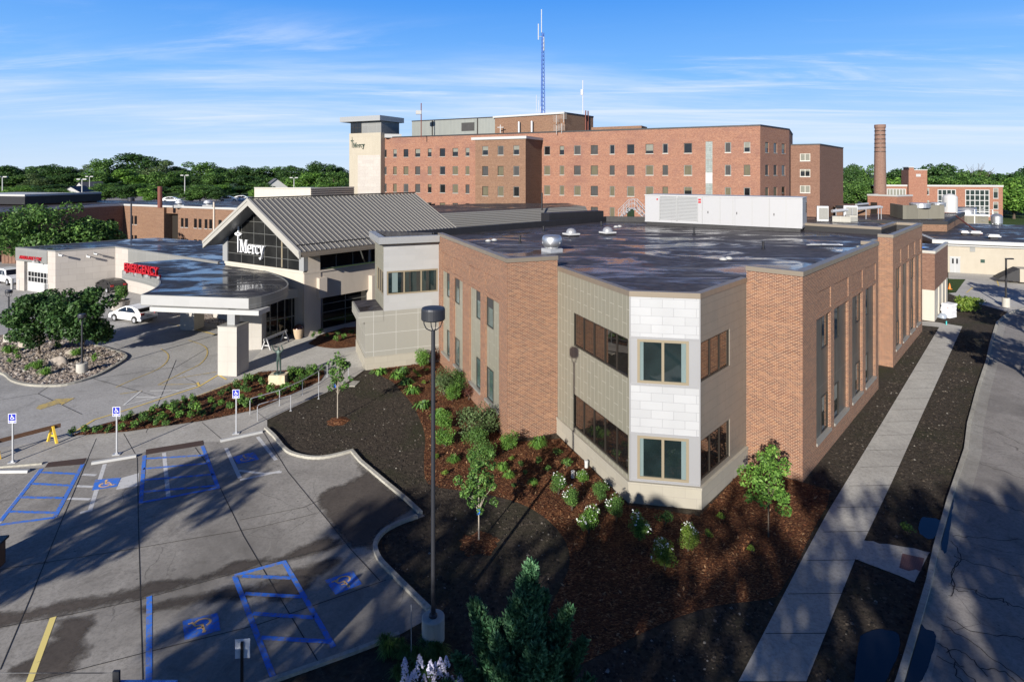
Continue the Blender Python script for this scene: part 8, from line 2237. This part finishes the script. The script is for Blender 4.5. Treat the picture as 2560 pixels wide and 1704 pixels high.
for px, py, s, k_, lab in [(1112, 1118, 1.0, 0, 'sunny bright green bush right of the lamp pole, nearest the soil'), (1107, 1078, 1.1, 0, 'bright green leaning bush right of the lamp pole, above another bright one'), (1131, 1004, 1.05, 0, 'upright bright green bush before the second brick opening'), (1188, 1119, 1.15, 1, 'dense green bush before the nearest brick pier'), (1204, 1160, 1.15, 1, 'dark green bush behind the slender young tree'), (1270, 1128, .95, 0, 'small bright bush at the foot of the left brick corner'),
                           (1110, 988, 1.75, 3, 'tall airy shrub against the far part of the left brick front'), (1140, 985, 1.5, 1, 'tall dense green shrub beside the airy one on the left brick front'), (1190, 1092, 1.85, 3, 'tall loose shrub with pale stems before the near brick openings'), (1222, 1080, 1.4, 3, 'spreading airy shrub just behind the tall loose one'), (1152, 962, 1.0, 2, 'red brown leaved bush against the brick sill, further one'), (1238, 1068, 1.2, 2, 'red brown leaved bush against the brick sill, nearer one'), (1058, 920, 1.35, 0, 'upright light green bush against the pale stone base'), (1088, 905, 1.2, 2, 'red brown bush in the corner of stone base and brick'), (1172, 1000, 1.1, 2, 'red brown bush between two brick openings')]:
    at_px(BU[k_], px, py, s, lab, 'bushes along the left brick front')
# bed of perennials below the statue
BP = [shrub('perennial', 240 + i, .55, .30, 210, .05, m_, nl=6, cat='plant', stems=5) for i, m_ in enumerate(('leaf_mid', 'leaf_bright', 'leaf_mid'))]
z1 = lambda x, y: (x / 3.564, 900 + y / 3.564); z2 = lambda x, y: (600 + x / 6.534, 820 + y / 6.534)
pl_ = [z1(*q) for q in [(650, 670), (760, 660), (860, 660), (970, 650), (1080, 640), (1110, 560), (1150, 545), (1200, 620), (1270, 530), (1290, 570), (1360, 490), (1340, 560), (1390, 590), (1450, 560), (1480, 600), (1460, 450), (1530, 470), (1560, 425), (1560, 500), (1600, 530), (1640, 460), (1650, 400), (1700, 530), (1720, 450), (1730, 390), (1760, 480), (1800, 520), (1980, 330), (1970, 420), (2050, 300), (2100, 270), (2150, 400), (2200, 430), (1900, 470), (1880, 400), (2060, 450)]] + \
      [z2(*q) for q in [(90, 920), (170, 900), (290, 860), (370, 960), (480, 1070), (560, 1090), (650, 1130), (720, 1070), (130, 1080), (60, 1040), (350, 1200), (40, 1290), (110, 1330), (800, 880), (850, 840), (930, 910), (980, 840), (1050, 880), (1090, 810), (1160, 830), (1200, 800), (1000, 985), (880, 1045), (810, 1000), (800, 760), (900, 770), (1000, 740), (1120, 740), (1220, 720), (1330, 720), (1280, 800)]]
for i, (px, py) in enumerate(pl_): at_px(BP[i % 3], px, py, rnd.uniform(.85, 1.25), 'leafy low perennial in the mulch bed around the statue', 'perennials in the statue bed', .05)
for i, (px, py) in enumerate([(783, 845), (800, 838), (820, 846), (845, 842), (860, 850), (880, 838), (896, 848), (840, 856)]): at_px(BP[i % 3], px, py, 1.0, 'small leafy plant in the mulch bed below the pavilion windows', 'plants in the pavilion bed', .05)
for i, (px, py, s, lab) in enumerate([(23, 885, 1.3, 'feathery green clump at the left of the gravel island'), (40, 890, 1.0, 'low clump beside the feathery one on the gravel island'), (94, 925, 1.3, 'dark spiky clump in the middle of the gravel island'), (114, 940, 1.1, 'bright spiky clump nearest the island kerb'), (144, 875, 1.2, 'green clump under the island trees'), (190, 892, 1.2, 'green clump behind the island lamp base'), (236, 908, 1.2, 'round green clump right of the island lamp'), (24, 912, .8, 'small pale clump at the left island kerb'), (46, 902, .8, 'small pale clump right of the pinkish boulder'), (69, 930, .9, 'small clump left of the dark spiky one')]):
    at_px(SM[2] if i in (0, 2, 3, 5) else BP[1], px, py, s, lab, 'clumps on the gravel island', .1)
gC = [shrub('low_bush', 250, 1.0, .9, 900, .09, 'leaf_yel', nl=10)]
at_px(gC[0], 2412, 780, 1.5, 'sunny yellow green bush beyond the sacks'); at_px(gC[0], 2432, 776, 1.3, 'second yellow green bush nearer the street lamp')
at_px(SM[0], 2268, 1334, 1.0, 'tiny green weed in the soil beside the puddle'); at_px(SM[1], 2130, 946, .8, 'small green weed in the soil strip')
for q in FS + SM + HO + BU + BP + gC: retire(q)
# dark juniper and lilac in the foreground
rng = np.random.default_rng(99)
jx, jy = (1296 - CX) / FPX * 14.2, 14.2
jun = thing('juniper', 'dark blue green juniper in the foreground with several feathery tips', 'conifer', (jx, jy, 0))
r_ = random.Random(21)
spr = [((.25, 0, 4.95), 1.0), ((-.02, -.1, 4.15), .8), ((-.92, .1, 3.95), .8), ((1.05, .1, 3.75), .7), ((-1.25, -.1, 2.75), .8), ((-.85, .3, 3.0), .7), ((1.35, .2, 2.85), .8), ((1.45, -.1, 2.2), .7), ((.55, .3, 4.0), .7), ((-.45, -.3, 3.4), .8), ((.75, -.35, 3.1), .9), ((.1, -.6, 2.7), 1.0), ((-.6, -.6, 2.2), 1.0), ((.7, -.7, 2.1), 1.0), ((1.2, -.4, 1.6), 1.0), ((-1.2, -.4, 1.7), 1.0), ((.1, .7, 3.3), .9), ((-.6, .7, 2.6), .9), ((.7, .7, 2.6), .9), ((0, -.9, 1.5), 1.), ((1.0, .8, 1.6), 1.), ((-1.0, .8, 1.5), 1.), ((-.35, -.7, 3.0), .9), ((.4, -.6, 3.5), .8), ((1.25, -.5, 2.4), .9), ((-1.15, -.5, 2.3), .9), ((.45, -1.0, 2.3), 1.), ((-.3, -1.05, 1.9), 1.), ((1.55, .0, 1.5), .9), ((-1.5, .1, 1.9), .8), ((.95, .0, 3.3), .8), ((-.6, 0, 3.5), .8), ((1.1, -.9, 1.2), 1.), ((-.9, -.95, 1.3), 1.)]
for i in range(16):
    a_ = i * 2.4; zz_ = r_.uniform(1.0, 3.4); rr_ = (1.75 - .38 * zz_) * r_.uniform(.75, 1.05); spr.append(((rr_ * math.cos(a_), rr_ * math.sin(a_) * .8, zz_), .85))
Pn, Nn = [], []; mbj = MB()
for (tx, ty, tz), w in spr:
    b0_ = np.array([tx * .12, ty * .12, max(.2, tz - 2.2 * w)]); tip = np.array([tx, ty, tz]); mid_ = (b0_ + tip) / 2 + np.array([tx * .12, ty * .12, -.10])
    m = int(1250 * w)
    s_ = rng.random(m) ** .8
    ctr = ((1 - s_) ** 2)[:, None] * b0_ + (2 * s_ * (1 - s_))[:, None] * mid_ + (s_ ** 2)[:, None] * tip
    rad = (.52 * w * (1 - s_) ** .7 + .02)[:, None]
    d = rng.normal(0, 1, (m, 3)); d /= np.linalg.norm(d, axis=1, keepdims=True)
    tw = np.sin(np.arctan2(d[:, 1], d[:, 0]) * 3 + s_ * 22)[:, None] * .25 + .8
    Pn.append(ctr + d * rad * tw); Nn.append(d * .8 + np.array([0, 0, .35]))
    mbj.tube([tuple(b0_), tuple(mid_), tuple(tip - np.array([0, 0, .1]))], .03, 5, .006)
Pn, Nn = np.concatenate(Pn), np.concatenate(Nn)
mbj.tube([(0, 0, -.1), (.05, 0, 4.0)], .09, 7, .03)
def sprays(P, N, L, rng):
    n = len(P); N = N + rng.normal(0, .5, (n, 3)); N /= np.linalg.norm(N, axis=1, keepdims=True); out = N * .7 + np.array([0, 0, .75]); out /= np.linalg.norm(out, axis=1, keepdims=True)
    sd = np.cross(out, rng.normal(0, 1, (n, 3))); sd /= np.linalg.norm(sd, axis=1, keepdims=True); l = (L * rng.uniform(.5, 1.3, n))[:, None]
    return np.stack([P - sd * l * .12, P + out * l * .5 - sd * l * .17, P + out * l, P + out * l * .5 + sd * l * .17], 1).reshape(-1, 3)
v = np.concatenate([sprays(Pn + rng.normal(0, .02, Pn.shape), Nn, .13, rng) for _ in range(3)])
f = link('foliage', quads_mesh('foliage', v, M['leaf_jun'])); f.parent = jun
tk = mbj.build('trunk', M['bark']); tk.parent = jun; jun.scale = (1.16, 1.1, .95)
lx, ly_ = (1062 - CX) / FPX * 14.4, 14.4
lil = shrub('lilac_bush', 260, 2.0, 1.05, 3200, .055, 'leaf_dark', nl=18, stems=7); lil.location = (lx, ly_ - .2, 0); lil['label'] = 'lilac bush with pale violet flower spikes at the bottom edge'; lil['category'] = 'shrub'
Q = []
for i, (px, py) in enumerate([(1030, 1690), (1042, 1672), (1012, 1668), (1010, 1690), (1052, 1652), (1076, 1660), (1075, 1672), (1101, 1652), (1098, 1678), (1116, 1650), (1088, 1664), (1060, 1695), (1118, 1690), (1130, 1698), (1048, 1646), (1108, 1668), (1036, 1682), (1020, 1700), (1085, 1700), (1150, 1692), (1012, 1652), (1122, 1702)]):
    Y = 14.2 + r_.uniform(-.4, .4); c = np.array([(px - CX) / FPX * Y - lx, Y - ly_ + .2, zat(Y, py)]); m = 80; h_ = rng.random(m); w_ = .075 * (1 - h_) + .012; a_ = rng.uniform(0, 6.28, m)
    Q.append(c + np.stack([np.cos(a_) * w_, np.sin(a_) * w_, h_ * .24 - .14], 1))
Q = np.concatenate(Q); f = link('flower_spikes', quads_mesh('flower_spikes', leaf_cloud(Q, np.tile(np.array([0, -.6, .6]), (len(Q), 1)), .022, rng, .8), M['lilac'])); f.parent = lil
gt = grassy('grass_tuft', 261, .25, .3, 160, 'leaf_mid', .006)
for i in range(26):
    px, py = r_.uniform(960, 1100), r_.uniform(1604, 1700); at_px(gt, px, py, r_.uniform(.7, 1.3), 'short grass tuft around the lamp base', 'grass tufts by the lamp base')
retire(gt)
# street trees behind and beside the viewpoint; their shade falls over the foreground
ST = [make_tree('street_tree', 300 + i, 15, 5.0, 8.5, 2500, .30, 'leaf_mid', nl=34, trunk=.35, spread=1.0, lobe=.22) for i in range(2)]
SHADE = [(-25.4, 1.6, 12.0, .56, 'street tree standing left of the viewpoint beside the lot'), (-20.0, -14.0, 15.8, .9, 'tall street tree behind the viewpoint at the lot entrance'), (-11.5, -13.5, 15.6, .9, 'street tree behind the viewpoint beside the lilac'), (-3.5, -14.5, 16.4, .9, 'broad street tree behind the viewpoint near the juniper'),
         (4.0, -14.0, 16.6, .9, 'street tree behind the viewpoint by the sidewalk'), (12.0, -13.0, 16.8, 1.0, 'street tree behind the viewpoint across the street'), (30, 29.5, 9.5, .6, 'street tree across the road at the right'), (40.0, 41.6, 9, .6, 'second street tree across the road at the right'), (49.3, 52.5, 9, .55, 'street tree across the road opposite the dock')]
for i, (x, y, h, w, lab) in enumerate(SHADE): copy_thing(ST[i % 2], (x, y, 0), i * 1.3, (w, w, h / 15), lab, 'street trees around the viewpoint')
for q in ST: retire(q)
